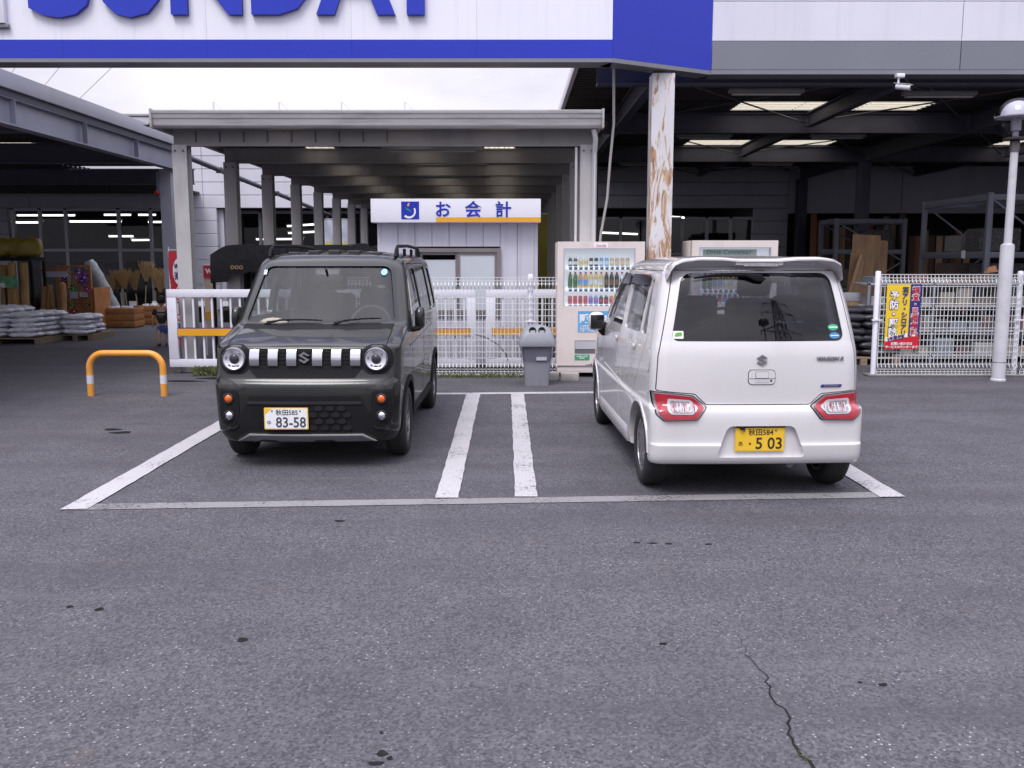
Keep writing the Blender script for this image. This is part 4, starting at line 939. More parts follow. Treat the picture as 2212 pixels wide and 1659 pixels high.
def wheel(parent, x, y, r, w, side, spokes=9, twist=.15, rimm=None):
    """side = +1 when the outer face looks to +x"""
    rimm = rimm or alloyM; s = side
    hub = MB().lathe([(.0, .0), (.03, .0), (.035, -.01), (.035, -.06), (0, -.06)], 14, (0, 0, 0), 'x')
    if s < 0: hub.v = [(-a, b, c) for a, b, c in hub.v]
    hubo = mesh_obj('wheel', hub.mesh('wheel'), rimm, parent, (x + s * (-.028), y, r))
    hubo.name = 'wheel'
    ri = r * .66
    prof = [(ri, -.01), (ri + .02, .0), (r - .03, -.002), (r - .008, -.018), (r, -.04), (r, -w + .04), (r - .008, -w + .018), (r - .03, -w), (ri, -w + .01)]
    t = MB().lathe([(a, b * 1) for a, b in prof], 40, (0, 0, 0), 'x', closed=True)
    # tread grooves
    for g_ in (.3, .5, .7): t.lathe([(r + .0008, -w * g_ + .004), (r + .0015, -w * g_), (r + .0008, -w * g_ - .004)], 40, (0, 0, 0), 'x')
    t.v = [(s * a + s * .028, b, c) for a, b, c in t.v]
    OFF[hubo.name] = Vector((0, 0, 0)); o = mesh_obj('tyre', t.mesh('tyre'), tyreM, hubo)
    rm = MB().lathe([(ri + .004, .016), (ri - .012, .012), (ri - .016, -.03), (ri - .02, -w + .03), (ri + .004, -w + .03), (ri + .004, .016)], 40, (0, 0, 0), 'x', closed=True)
    for k in range(spokes):
        a = 2 * math.pi * k / spokes; a2 = a + twist
        c0 = Vector((0, math.cos(a), math.sin(a))) * .03; c1 = Vector((0, math.cos(a2), math.sin(a2))) * (ri - .01); tn = Vector((0, -math.sin(a2), math.cos(a2)))
        h0, h1 = .016, .022
        rm.add([c0 - tn * h0 + Vector((.0, 0, 0)), c0 + tn * h0, c1 + tn * h1 + Vector((.010, 0, 0)), c1 - tn * h1 + Vector((.010, 0, 0)),
                c0 - tn * h0 - Vector((.03, 0, 0)), c0 + tn * h0 - Vector((.03, 0, 0)), c1 + tn * h1 - Vector((.012, 0, 0)), c1 - tn * h1 - Vector((.012, 0, 0))],
               [(0, 1, 2, 3), (7, 6, 5, 4), (0, 4, 5, 1), (1, 5, 6, 2), (2, 6, 7, 3), (3, 7, 4, 0)])
    rm.v = [(s * a, b, c) for a, b, c in rm.v]
    mesh_obj('rim', rm.mesh('rim', angle=30), rimm, hubo)
    bk = MB().lathe([(0, -.06), (ri - .02, -.06), (ri - .02, -.07), (0, -.07)], 24, (0, 0, 0), 'x'); bk.v = [(s * a, b, c) for a, b, c in bk.v]
    mesh_obj('brake_disc', bk.mesh('brake_disc'), mat('brake_dark', (.05, .05, .05), .5, .6), hubo)
def s_emblem(size, y, cx, cz, parent, m, flip=1):
    """the maker's folded-S badge as raised metal"""
    pts = [(0, 1), (.95, .42), (.62, .22), (.02, .58), (-.30, .38), (.95, -.38), (0, -1), (-.95, -.42), (-.62, -.22), (-.02, -.58), (.30, -.38), (-.95, .38)]
    k = size / 2; mb = MB(); mb.prism([(cx + flip * p[0] * k, cz + p[1] * k) for p in pts], 'y', y - .006, y + .006); return mb.build('emblem', m, parent)

def make_car(root, car, paint, roofm, wins, doors, wells, floor_z=.64, recess=None, hatch=None, hood=None):
    """wins: list of (axis, poly, range, name, glass); doors: list of (poly, name); hatch/hood: (axis, poly, a, b, name)"""
    S0 = car.solid(0); inner = car.solid(.045, floor_z)
    bv = bvh_of(S0); S0n = S0.copy(); ref = (bv, S0n, [v.normal.copy() for v in S0n.vertices])
    shell = bool_mesh(S0, inner, 'DIFFERENCE')
    mbw = MB()
    for (y, z, r) in wells:
        for sx in (-1, 1):
            n = 36; poly = [(y + r * math.cos(2 * math.pi * k / n), z + r * math.sin(2 * math.pi * k / n)) for k in range(n)]
            mbw.prism(poly, 'x', sx * .46, sx * 1.1)
    shell = bool_mesh(shell, mbw.mesh('w'), 'DIFFERENCE')
    if recess:
        shell = bool_mesh(shell, MB().prism(recess[0], 'y', recess[1], recess[2]).mesh('r'), 'DIFFERENCE')
    cut = MB()
    for (ax, poly, a, b_, nm, gm) in wins: cut.prism(poly, ax, a, b_)
    shell = bool_mesh(shell, cut.mesh('w'), 'DIFFERENCE')
    g1 = car.solid(.010); g2 = car.solid(.015)
    for (ax, poly, a, b_, nm, gm) in wins:
        P = MB().prism(poly, ax, a, b_).mesh('p')
        pc = bool_mesh(bool_mesh(P, g1, 'INTERSECT'), g2, 'DIFFERENCE')
        for q in loose(pc):
            if len(q.vertices) > 8: piece(nm, q, gm, root)
    def offs(poly, d):
        c = Vector((sum(p[0] for p in poly) / len(poly), sum(p[1] for p in poly) / len(poly))); out = []
        n = len(poly)
        ar = sum(poly[i][0] * poly[(i + 1) % n][1] - poly[(i + 1) % n][0] * poly[i][1] for i in range(n)); sg_ = 1 if ar > 0 else -1
        for i in range(n):
            a = Vector(poly[i - 1]); p = Vector(poly[i]); b2 = Vector(poly[(i + 1) % n]); e1 = (p - a); e2 = (b2 - p)
            if e1.length < 1e-6 or e2.length < 1e-6: out.append(poly[i]); continue
            n1 = Vector((e1.y, -e1.x)).normalized() * sg_; n2 = Vector((e2.y, -e2.x)).normalized() * sg_; nn = (n1 + n2)
            nn = nn.normalized() if nn.length > 1e-4 else n1
            out.append(tuple(p + nn * d))
        return out
    for (poly, nm) in doors:
        for sx in (-1, 1):
            dmesh = bool_mesh(shell, MB().prism(poly, 'x', sx * .52, sx * 1.2).mesh('d'), 'INTERSECT')
            best = max(loose(dmesh), key=lambda q: len(q.vertices))
            piece(nm, best, paint, root, ref=ref)
        big = MB(); bp_ = offs(poly, .0065)
        big.prism(bp_, 'x', .5, 1.2); big.prism(bp_, 'x', -1.2, -.5)
        shell = bool_mesh(shell, big.mesh('d'), 'DIFFERENCE')
    for (ax, poly, a, b_, nm) in [h for h in (hatch, hood) if h]:
        piece(nm, bool_mesh(shell, MB().prism(poly, ax, a, b_).mesh('h'), 'INTERSECT'), paint, root, ref=ref)
        shell = bool_mesh(shell, MB().prism(offs(poly, .0065), ax, a, b_).mesh('h'), 'DIFFERENCE')
    body = piece('body', shell, paint, root, ref=ref)
    return bv, body

def seats(root, xs, y, z, rear=False, h=.62):
    for sx in xs:
        s_ = MB(); s_.box(sx - .23, sx + .23, y - .02, y + .45, z, z + .16); o = s_.build('seat', seatM, root, bevel=.05, seg=3)
        s_ = MB(); M_ = Matrix.Translation((sx, y + .40, z + .1)) @ Matrix.Rotation(R(-14), 4, 'X'); s_.box(-.22, .22, 0, .14, 0, h, M_); s_.build('seat_back', seatM, o, bevel=.05, seg=3)
        s_ = MB(); M_ = Matrix.Translation((sx, y + .44, z + .1)) @ Matrix.Rotation(R(-14), 4, 'X'); s_.box(-.13, .13, 0, .10, h + .03, h + .22, M_); s_.build('headrest', seatM, o, bevel=.04, seg=3)

# ------------------------------------------------------------------ dark olive van, front towards us
van = thing('parked_van', 'dark olive boxy van facing the camera with round headlights and roof rails', 'van', (-1.557, 6.78, 0), R(-0.3), local=True)
L_ = 3.395
vrows = [
    (.20, .09, 3.30, .62, .12, .10, .05, .02), (.205, .06, 3.34, .66, .12, .10, .05, .02), (.26, .025, 3.37, .69, .12, .10, .05, .02), (.30, .012, 3.385, .705, .12, .10, .05, .02), (.54, .00, 3.39, .715, .12, .10, .055, .02),
    (.60, .004, 3.392, .718, .12, .10, .055, .02), (.655, .012, 3.395, .722, .12, .10, .055, .02), (.69, .050, 3.395, .722, .12, .10, .055, .02), (.90, .085, 3.39, .722, .11, .10, .06, .02), (.925, .095, 3.39, .722, .11, .10, .06, .02),
    (.945, .13, 3.388, .722, .11, .10, .07, .02), (.985, .26, 3.386, .721, .12, .10, .09, .02), (1.025, .42, 3.384, .720, .14, .10, .10, .02), (1.05, .53, 3.382, .719, .14, .10, .10, .02), (1.075, .58, 3.38, .718, .14, .10, .10, .02),
    (1.12, .625, 3.375, .714, .14, .10, .10, .02), (1.30, .79, 3.355, .682, .14, .11, .10, .025), (1.48, .955, 3.325, .645, .13, .12, .10, .03), (1.53, 1.005, 3.315, .632, .13, .12, .10, .03),
    (1.575, 1.06, 3.29, .610, .14, .14, .10, .03), (1.605, 1.13, 3.24, .575, .16, .18, .10, .03), (1.63, 1.25, 3.15, .50, .2, .22, .08, .03), (1.645, 1.45, 2.95, .38, .22, .25, .05, .02), (1.652, 1.75, 2.6, .2, .15, .15, 0, 0), (1.653, 2.0, 2.4, .06, .05, .05, 0, 0)]
vcar = Car(vrows, .02, .01)
vanPaint = mat('van_paint', (.011, .0125, .011), .32, .1, var=.05, vscale=2, coat=.6, spec=.3)
vgl = glass('windscreen_glass', (.90, .93, .92), 1.52, boost=.014); vdk = glass('privacy_glass', (.42, .42, .44), 1.52, boost=.01)
ws = rpoly([(-.605, 1.075), (.605, 1.075), (.525, 1.525), (-.525, 1.525)], [.05, .05, .07, .07])
fd = rpoly([(1.02, 1.10), (1.72, 1.09), (1.72, 1.50), (1.30, 1.50)], .05); qt = rpoly([(.86, 1.11), (.98, 1.105), (1.20, 1.44), (1.14, 1.44)], .02)
rd = rpoly([(1.84, 1.09), (2.66, 1.08), (2.64, 1.51), (1.84, 1.51)], .05); rq = rpoly([(2.76, 1.08), (3.14, 1.09), (3.06, 1.49), (2.74, 1.50)], .05)
rw = rrect(-.54, .54, 1.05, 1.50, .06)
wins = [('y', ws, -.2, 1.35, 'windscreen', vgl), ('x', fd, -1, 1, 'front_door_glass', vgl), ('x', qt, -1, 1, 'quarter_glass', vgl), ('x', rd, -1, 1, 'sliding_door_glass', vdk), ('x', rq, -1, 1, 'rear_quarter_glass', vdk), ('y', rw, 3.1, 3.8, 'rear_window', vdk)]
fdoor = rpoly([(.86, .36), (1.76, .36), (1.77, 1.54), (1.28, 1.54), (.88, 1.10)], .06); sdoor = rpoly([(1.80, .36), (2.60, .36), (2.70, .70), (2.70, 1.54), (1.79, 1.54)], .06)
bv, body = make_car(van, vcar, vanPaint, None, wins, [(fdoor, 'front_door'), (sdoor, 'sliding_door')], [(.62, .285, .325), (3.02 - .02, .285, .325)], hood=('z', rpoly([(-.60, .115), (.60, .115), (.60, .53), (-.60, .53)], .05), .93, 1.2, 'bonnet'))
def vp(poly, name, m, off=.004, th=.02, fine=.05, par=van, face='front'): return conform(bv, poly, face, off, th, fine).build(name, m, par, angle=30)
# bumper trims, grille and lamps
vp(rpoly([(-.42, .565), (.42, .565), (.44, .50), (.60, .285), (-.60, .285), (-.44, .50)], .02), 'lower_grille', blackP, .004)
gm2 = mat('grille_mesh', (.014, .014, .016), .4, spec=.3)
for r_ in range(5):
    for c_ in range(10):
        x = -.36 + c_ * .085 + (.0425 if r_ % 2 else 0); z = .325 + r_ * .05
        if not (.06 < x < .33 and z < .50): continue
        vp(rpoly([(x - .034, z), (x - .022, z - .018), (x + .022, z - .018), (x + .034, z), (x + .022, z + .018), (x - .022, z + .018)], .006, 2), 'grille_cell', gm2, .014, .01, .2)
vp(rrect(-.43, .43, .505, .527, .006, 2), 'grille_bar', mat('grille_bar', (.02, .02, .023), .4, spec=.4), .012, .02)
vp(rpoly([(-.44, .78), (.44, .78), (.37, .70), (-.37, .70)], .015), 'upper_intake', blackP, .005)
vp(rrect(-.425, .425, .785, .915, .02), 'grille', mat('grille_black', (.006, .006, .007), .7, spec=.2), .008, .03)
for k in range(4): vp(rrect(-.40, .40, .803 + k * .028, .813 + k * .028, .002, 1), 'grille_slat', blackP, .013, .008, .2)
for x in (-.38, -.238, -.097, .097, .238, .38):
    mb = conform(bv, rrect(x - .037, x + .037, .79, .91, .006, 2), 'front', .022, .02, .05)
    mb.v = [(a, b_ - .012 * math.sin(min(1, max(0, (c - .79) / .12)) * math.pi), c) for a, b_, c in mb.v]; mb.build('chrome_bar', chromeM, van)
e_y = bv.ray_cast(Vector((0, -5, .85)), Vector((0, 1, 0)))[0].y
s_emblem(.088, e_y - .03, 0, .852, van, chromeM)
lensM = glass('lamp_lens', (.92, .92, .94), 1.45)
refl = mat('lamp_reflector', (.75, .75, .78), .18, 1.0, var=.1, vscale=30)
amber = mat('amber_lens', (.62, .12, .01), .2, var=.1, vscale=40, coat=.6)
for s_ in (-1, 1):
    cx, cz = s_ * .535, .838
    bz = vp(rpoly([(cx - .125 , cz + .045), (cx - .07, cz + .105), (cx + .07, cz + .105), (cx + .125, cz + .045), (cx + .125, cz - .05), (cx + .07, cz - .115), (cx - .07, cz - .115), (cx - .125, cz - .05)], .05), 'headlight_bezel', blackP, .006, .02, .04)
    yy = bv.ray_cast(Vector((cx, -5, cz)), Vector((0, 1, 0)))[0].y
    yy -= .026
    h = MB().lathe([(.087, .04), (.090, -.014), (.082, -.026), (.078, -.02), (.076, .0)], 32, (cx, yy - .004, cz), 'y', caps=False); ho = h.build('headlight', mat('lamp_ring', (.25, .25, .27), .25, .8), van)
    MB().lathe([(.079, -.016), (.070, -.012), (.046, .004), (.040, .006), (0.001, .008)], 32, (cx, yy - .006, cz), 'y', caps=False).build('reflector', mat('lamp_silver', (.80, .80, .84), .30, .45, var=.12, vscale=60), ho)
    for k in range(5):
        a = R(40 + k * 65); MB().box(-.007, .007, -.004, .004, -.010, .010, Matrix.Translation((cx + .060 * math.cos(a), yy - .012, cz + .060 * math.sin(a))) @ Matrix.Rotation(-a, 4, 'Y')).build('lamp_segment', mat('lamp_silver_dark', (.30, .30, .33), .3, .6), ho)
    MB().lathe([(.036, .0), (.036, -.006), (.028, -.014), (.012, -.019), (0.001, -.02)], 24, (cx, yy, cz), 'y').build('projector', mat('projector_lens', (.03, .03, .035), .15, var=0), ho)
    MB().box(cx - .02, cx + .02, yy - .012, yy, cz - .078, cz - .048).build('lamp_block', blackP, ho, bevel=.003)
    MB().lathe([(.079, -.020), (.06, -.028), (.03, -.033), (0.001, -.034)], 32, (cx, yy - .004, cz), 'y', caps=False).build('lens', lensM, ho)
    pod = vp(rpoly([(s_ * .50, .60), (s_ * .645, .60), (s_ * .655, .40), (s_ * .62, .335), (s_ * .54, .335), (s_ * .495, .42)], .03), 'fog_pod', blackP, .006, .02, .05)
    for (z, r_, m_, nm) in ((.545, .030, amber, 'indicator'), (.415, .030, refl, 'fog_lamp')):
        x = s_ * .575; y2 = bv.ray_cast(Vector((x, -5, z)), Vector((0, 1, 0)))[0].y
        f_ = MB().lathe([(r_ + .012, .0), (r_ + .012, -.012), (r_ + .002, -.016), (r_, -.008)], 24, (x, y2 - .004, z), 'y').build('lamp_ring', glossB, van)
        MB().lathe([(r_ + .001, -.008), (r_ * .7, -.016), (r_ * .3, -.02), (0.001, -.021)], 24, (x, y2 - .004, z), 'y').build(nm, m_, f_)
    # sharp corner brow above the pods
    vp(rpoly([(s_ * .665, .70), (s_ * .655, .615), (s_ * .47, .615), (s_ * .455, .625)], .006), 'bumper_corner', vanPaint, .012, .02, .05)
    vp(rpoly([(s_ * .655, .715), (s_ * .45, .625), (s_ * .45, .615), (s_ * .66, .703)], .002), 'bumper_seam', glossB, .0135, .012, .05)
    vp(rpoly([(s_ * .50, .345), (s_ * .53, .312), (s_ * .66, .30), (s_ * .66, .318), (s_ * .545, .328)], .003), 'pod_lip', vanPaint, .014, .02, .05)
silv = mat('skid_silver', (.42, .42, .44), .3, .8, var=.05)
vp(rpoly([(-.42, .268), (.42, .268), (.51, .215), (.24, .212), (.20, .228), (.08, .228), (.05, .212), (-.20, .212), (-.24, .228), (-.34, .228), (-.37, .212), (-.51, .215)], .004), 'skid_plate', mat('skid_grey', (.22, .22, .23), .35, .7), .016, .02)
vp(rpoly([(-.43, .274), (.43, .274), (.53, .215), (.515, .212), (.425, .262), (-.425, .262), (-.515, .212), (-.53, .215)], .002), 'skid_edge', mat('skid_pale', (.42, .42, .43), .4), .022, .02)
# number plate
def jp_plate(parent, y, cx, cz, face, back, ink, border, top, kana, num, nsign=1, tilt=0, dots=False, nx=.035, nw=.225):
    t = mesh_obj('number_plate', MB().prism(rrect(-.165, .165, -.0825, .0825, .01), 'y', -.002, .002).mesh('number_plate'), border, parent, (cx, y, cz), (0, 0, 0 if nsign > 0 else R(180)))
    OFF[t.name] = Vector((0, 0, 0))
    MB().prism(rrect(-.158, .158, -.0755, .0755, .008), 'y', -.0035, -.001).build('plate_face', back, t)
    text(top, .048, ink, t, (.005, -.0045, .047), extrude=.0006, offset=.0006)
    text(kana, .036, ink, t, (-.128, -.0045, -.03), extrude=.0006)
    text(num, .108, ink, t, (nx, -.0045, -.028), extrude=.0006, offset=.0016, width=nw)
    for s_ in (-1, 1): MB().lathe([(.006, 0), (.006, -.004), (0.001, -.005)], 10, (s_ * .105, -.003, .058), 'y').build('plate_bolt', boltM, t)
    return t
plW = mat('plate_white', (.72, .72, .75), .4, var=.03, vscale=12, dirt=(.75, .5, .3), dirt_amt=.6, dirt_scale=9, dirt_pos=(.58, .70)); plY = mat('plate_yellow', (.74, .47, .03), .4, var=.03); inkG = mat('plate_ink_green', (.03, .05, .05), .5); inkB = mat('plate_ink_black', (.03, .022, .01), .5)
py = bv.ray_cast(Vector((-.13, -5, .40)), Vector((0, 1, 0)))[0].y
t = jp_plate(van, py - .024, -.133, .40, 'front', plW, inkG, plY, '秋田585', 'ゆ', '83-58')
MB().add([(-.157, -.004, .075), (-.157, -.004, .03), (-.105, -.004, .075)], [(0, 1, 2)]).build('plate_corner', plY, t)
MB().box(-.20, -.06, py - .02, py + .01, .35, .45).build('plate_bracket', blackP, van)
# wipers, cowl, mirror, rails, sills
vp(rpoly([(-.60, 1.035), (.60, 1.035), (.605, 1.068), (-.605, 1.068)], .005), 'cowl', blackP, .004, .012)
for (a, b_, piv) in (((-.42, 1.075), (.03, 1.088), (-.42, 1.055)), ((.13, 1.07), (.50, 1.10), (.16, 1.05))):
    p_ = []
    for k in range(9):
        t_ = k / 8; x = a[0] + (b_[0] - a[0]) * t_; z = a[1] + (b_[1] - a[1]) * t_ + .012 * math.sin(t_ * 3.14); h = bv.ray_cast(Vector((x, -5, z)), Vector((0, 1, 0)))[0]; p_.append(h + Vector((0, -.02, .008)))
    w_ = MB().tube(p_, .007, 6).build('wiper', blackP, van); MB().tube([p_[0] + Vector((-.02, 0, -.02)), p_[2] + Vector((0, -.012, .004)), p_[4] + Vector((0, -.01, 0))], .009, 6).build('wiper_arm', blackP, w_)
vp(rrect(-.10, .10, 1.455, 1.512, .02), 'sensor_cover', glossB, -.03, .01)
MB().tube([(0, .93, 1.50), (0, .97, 1.46)], .01, 6).build('mirror_stem', blackP, van)
MB().box(-.12, .12, .96, .985, 1.40, 1.46).build('rear_view_mirror', blackP, van, bevel=.02)
st_w = mat('sticker_white', (.6, .68, .68), .4); vp(rrect(-.545, -.517, 1.455, 1.495, .003, 2), 'inspection_sticker', st_w, .001, .002)
vp(circle2(.475, 1.475, .026), 'round_sticker', mat('sticker_blue', (.25, .5, .7), .4), .001, .002)
for s_ in (-1, 1):
    # door mirrors
    mb = MB(); mb.ell((s_ * .775, 1.0, 1.09), .045, .085, .095, 18, 12, .75); mo = mb.build('door_mirror', vanPaint, van)
    MB().box(s_ * .738 - .004, s_ * .738 + .004, .935, 1.065, 1.025, 1.155).build('mirror_face', glossB, mo, bevel=.003)
    MB().tube([(s_ * .77, .95, 1.01), (s_ * .72, .91, 1.0), (s_ * .69, .90, 1.02)], .024, 8).build('mirror_arm', blackP, mo)
    # roof rails with three feet
    rz = 1.695; rx = s_ * .545
    path = [(rx, 1.22, 1.60), (rx, 1.26, 1.66), (rx, 1.36, rz), (rx, 2.1, rz + .012), (rx, 2.95, rz), (rx, 3.08, 1.655), (rx, 3.12, 1.60)]
    ra = MB().tube(path, .015, 8).build('roof_rail', blackP, van)
    for yy in (1.32, 1.85, 2.4, 2.95): MB().box(rx - .013, rx + .013, yy - .03, yy + .03, 1.585, 1.68).build('rail_foot', blackP, ra, bevel=.01)
    # arch mouldings and sill
    for yc in (.62, 3.0):
        arch_strip(bv, yc, .285, .322, .368, -6, 186, 'right' if s_ > 0 else 'left', .012, .03).build('arch_moulding', blackP, van)
    vp(rrect(1.0, 2.62, .215, .335, .02), 'sill_moulding', blackP, .012, .02, .12, face='right' if s_ > 0 else 'left')
    for (y, nm) in ((1.66, 'door_handle'), (1.90, 'door_handle')):
        vp(rrect(y - .09, y + .09, .985, 1.02, .016), nm, vanPaint, .03, .02, .1, face='right' if s_ > 0 else 'left')
    vp(rpoly([(.70, .88), (2.6, .93), (2.6, .938), (.70, .888)], 0), 'side_crease', vanPaint, .006, .01, .2, face='right' if s_ > 0 else 'left')
    for yc in (.62, 3.0): wheel(van, s_ * .712, yc, .285, .165, s_, 8, .2, mat('dark_alloy', (.30, .30, .32), .3, 1.0))
for k in range(5): MB().box(-.40 + k * .175, -.30 + k * .175, 1.28, 3.0, 1.60, 1.662 - abs(k - 2) ** 2 * .0045).build('roof_rib', vanPaint, van, bevel=.008)
MB().box(-.60, .60, .62, 1.0, .64, 1.03).build('dashboard', intM, van, bevel=.05, seg=3)
MB().tube([(.34 + .17 * math.cos(a), 1.10 + .05 * math.sin(a), 1.02 + .16 * math.sin(a)) for a in [2 * math.pi * k / 24 for k in range(25)]], .014, 8).build('steering_wheel', intM, van)
seats(van, (-.33, .33), 1.35, .66, h=.58); seats(van, (-.33, .33), 2.35, .66, h=.5)
tis = MB(); tis.ell((-.42, .80, 1.055), .12, .07, .05, 14, 8); tis.build('folded_cloth', mat('cloth_beige', (.45, .36, .28), .9, var=.2, vscale=20, bump=.4, bscale=30), van)
MB().box(-.5, .5, .3, 3.1, .19, .26).build('undertray', wellM, van)

# ------------------------------------------------------------------ white wagon, rear towards us (local y = distance from the rear bumper)
wag = thing('parked_wagon', 'white tall wagon parked with its rear and yellow number plate to the camera', 'car', (1.63, 5.93, 0), R(1.9), local=True)
wrows = [
    (.228, .07, 3.26, .69, .12, .14, .03, .06), (.232, .035, 3.30, .708, .12, .14, .03, .06), (.27, .010, 3.34, .716, .12, .14, .03, .07), (.355, .0, 3.37, .716, .12, .14, .03, .07), (.368, .001, 3.37, .717, .12, .14, .03, .07),
    (.372, .014, 3.37, .717, .12, .14, .03, .07), (.50, .014, 3.38, .72, .12, .14, .03, .08), (.575, .020, 3.38, .722, .12, .14, .03, .08), (.608, .034, 3.375, .722, .12, .14, .03, .08), (.622, .058, 3.37, .722, .12, .14, .03, .08),
    (.66, .058, 3.36, .722, .12, .14, .035, .08), (.80, .056, 3.33, .722, .12, .14, .04, .10), (.94, .062, 3.22, .718, .12, .15, .045, .12), (.985, .068, 3.05, .714, .12, .16, .045, .12), (1.02, .075, 2.80, .709, .12, .16, .045, .12), (1.045, .082, 2.68, .705, .12, .16, .045, .12),
    (1.09, .090, 2.60, .698, .12, .15, .045, .12), (1.30, .135, 2.31, .660, .12, .14, .05, .12), (1.46, .185, 2.09, .620, .13, .14, .05, .12), (1.51, .21, 2.01, .602, .13, .14, .05, .12), (1.55, .25, 1.90, .57, .14, .16, .05, .10),
    (1.578, .33, 1.78, .52, .16, .18, .04, .08), (1.597, .48, 1.62, .43, .18, .18, .02, .04), (1.606, .70, 1.4, .28, .15, .15, 0, 0), (1.608, .9, 1.2, .08, .05, .05, 0, 0)]
wcar = Car([(z, a, b, w + (.016 if z < .62 else 0), (.075 if z < .62 else rr1), r2, (.02 if z < .62 else b1), b2) for (z, a, b, w, rr1, r2, b1, b2) in wrows], .032, .04)
white = mat('wagon_paint', (.60, .588, .598), .26, .05, var=.015, vscale=1.5, coat=1.0, dirt=(.42, .40, .38), dirt_amt=.22, dirt_scale=5, dstretch=(1, 1, .5), dirt_pos=(.5, .8))
clr = glass('door_glass', (.82, .84, .85), 1.52, boost=.01)
priv = glass('rear_privacy_glass', (.56, .56, .60), 1.52, boost=.015)
rg = rpoly([(-.578, 1.045), (.578, 1.045), (.495, 1.492), (-.495, 1.492)], [.06, .06, .08, .08], 7)
q_ = rpoly([(.40, 1.07), (.57, 1.068), (.57, 1.44), (.52, 1.45)], .025); rdw = rpoly([(.62, 1.068), (1.27, 1.06), (1.25, 1.455), (.62, 1.455)], .04); fdw = rpoly([(1.42, 1.06), (2.36, 1.05), (2.02, 1.36), (1.86, 1.455), (1.42, 1.455)], .05)
fws = rpoly([(-.58, 1.08), (.58, 1.08), (.50, 1.49), (-.50, 1.49)], .06)
wwins = [('y', rg, -.3, .6, 'rear_window', priv), ('x', q_, -1, 1, 'quarter_glass', priv), ('x', rdw, -1, 1, 'rear_door_glass', priv), ('x', fdw, -1, 1, 'front_door_glass', clr), ('y', fws, 1.8, 3.4, 'windscreen', clr)]
rdoor = rpoly([(.86, .345), (1.345, .345), (1.345, 1.50), (.36, 1.50), (.37, 1.02), (.56, .80), (.74, .66)], .04); fdoor = rpoly([(1.365, .345), (2.38, .345), (2.44, .70), (2.42, 1.03), (2.0, 1.42), (1.87, 1.50), (1.365, 1.50)], .05)
htch = rpoly([(-.345, .632), (.345, .632), (.42, .702), (.668, .722), (.655, .95), (.62, 1.12), (.545, 1.505), (-.545, 1.505), (-.62, 1.12), (-.655, .95), (-.668, .722), (-.42, .702)], .012)
rec = (rpoly([(-.285, .283), (.315, .283), (.235, .492), (-.205, .492)], .04), -.3, .05)
bv, body = make_car(wag, wcar, white, None, wwins, [(rdoor, 'rear_door'), (fdoor, 'front_door')], [(.47, .28, .315), (2.93, .28, .315)], recess=rec, hatch=('y', htch, -.3, .30, 'tailgate'))
def wp(poly, name, m, off=.004, th=.02, fine=.05, par=wag, face='front'): return conform(bv, poly, face, off, th, fine).build(name, m, par, angle=30)
rubber = mat('seal_rubber', (.03, .03, .035), .6)
redL = mat('red_lens', (.45, .01, .02), .25); redT = mat('tail_red', (.33, .005, .018), .12, var=.12, vscale=30, coat=1.0, bump=.1, bscale=150); clearL = mat('tail_clear', (.30, .28, .30), .12, .6, var=.5, vscale=45, coat=1.0)
for s_ in (-1, 1):
    pl = lambda k: [(s_ * (.53 + (abs(x) - .53) * k), .617 + (z - .617) * k) for x, z in ((.700, .712), (.60, .708), (.435, .690), (.345, .618), (.41, .532), (.63, .526), (.682, .57))]
    lm = wp(rpoly(pl(1.02), .012), 'tail_lamp_surround', glossB, .004, .02, .02)
    wp(rpoly(pl(.97), .012), 'tail_lamp', mat('lamp_bezel', (.30, .29, .31), .25, .6), .010, .02, .02, par=lm)
    wp(rpoly(pl(.89), .012), 'red_lens', redT, .024, .03, .02, par=lm)
    ins = [(s_ * .605, .672), (s_ * .455, .662), (s_ * .405, .617), (s_ * .445, .572), (s_ * .590, .575), (s_ * .61, .60)]
    wp(rpoly(ins, .015), 'inner_frame', mat('lamp_frame_white', (.48, .46, .49), .3, .3), .029, .01, .03, par=lm)
    i2 = [(s_ * (.51 + (abs(x) - .51) * .80), .62 + (z - .62) * .74) for x, z in ins]
    wp(rpoly(i2, .008), 'clear_lens', clearL, .033, .008, .03, par=lm)
    for k in range(7):
        xx = .435 + k * .022; wp(rrect(s_ * xx - .0035, s_ * xx + .0035, .592, .645, .001, 1), 'lens_rib', mat('lens_rib', (.46, .43, .45), .2, .3) if (k + (s_ > 0)) % 3 else redT, .036, .006, .2, par=lm)
# tailgate furniture
hg = wp(rrect(-.075, .108, .762, .862, .03), 'handle_garnish', rubber, .0015, .01)
wp(rrect(-.071, .104, .766, .858, .028), 'handle_plate', white, .006, .01, par=hg)
wp(rrect(-.027, .061, .805, .850, .008), 'handle_flap', rubber, .0068, .01, par=hg); wp(rrect(-.025, .059, .807, .848, .008), 'handle_flap_face', white, .010, .01, par=hg)
wp(rrect(-.071, .104, .801, .804, .001, 1), 'handle_slot', rubber, .0072, .01, par=hg); wp(rrect(-.03, .06, .777, .799, .004), 'handle_grip', mat('handle_shade', (.5, .5, .53), .3), .008, .01, par=hg); wp(circle2(.078, .789, .007, 12), 'key_hole', rubber, .009, .01, par=hg)
ey = bv.ray_cast(Vector((.015, -5, .925)), Vector((0, 1, 0)))[0].y
s_emblem(.072, ey - .006, .015, .925, wag, chromeM)
ey = bv.ray_cast(Vector((.47, -5, .93)), Vector((0, 1, 0)))[0].y
text('WAGON R', .034, chromeM, wag, (.475, ey - .008, .932), rot=(R(90), 0, R(4)), extrude=.003, offset=.0015, width=.185, shear=.25)
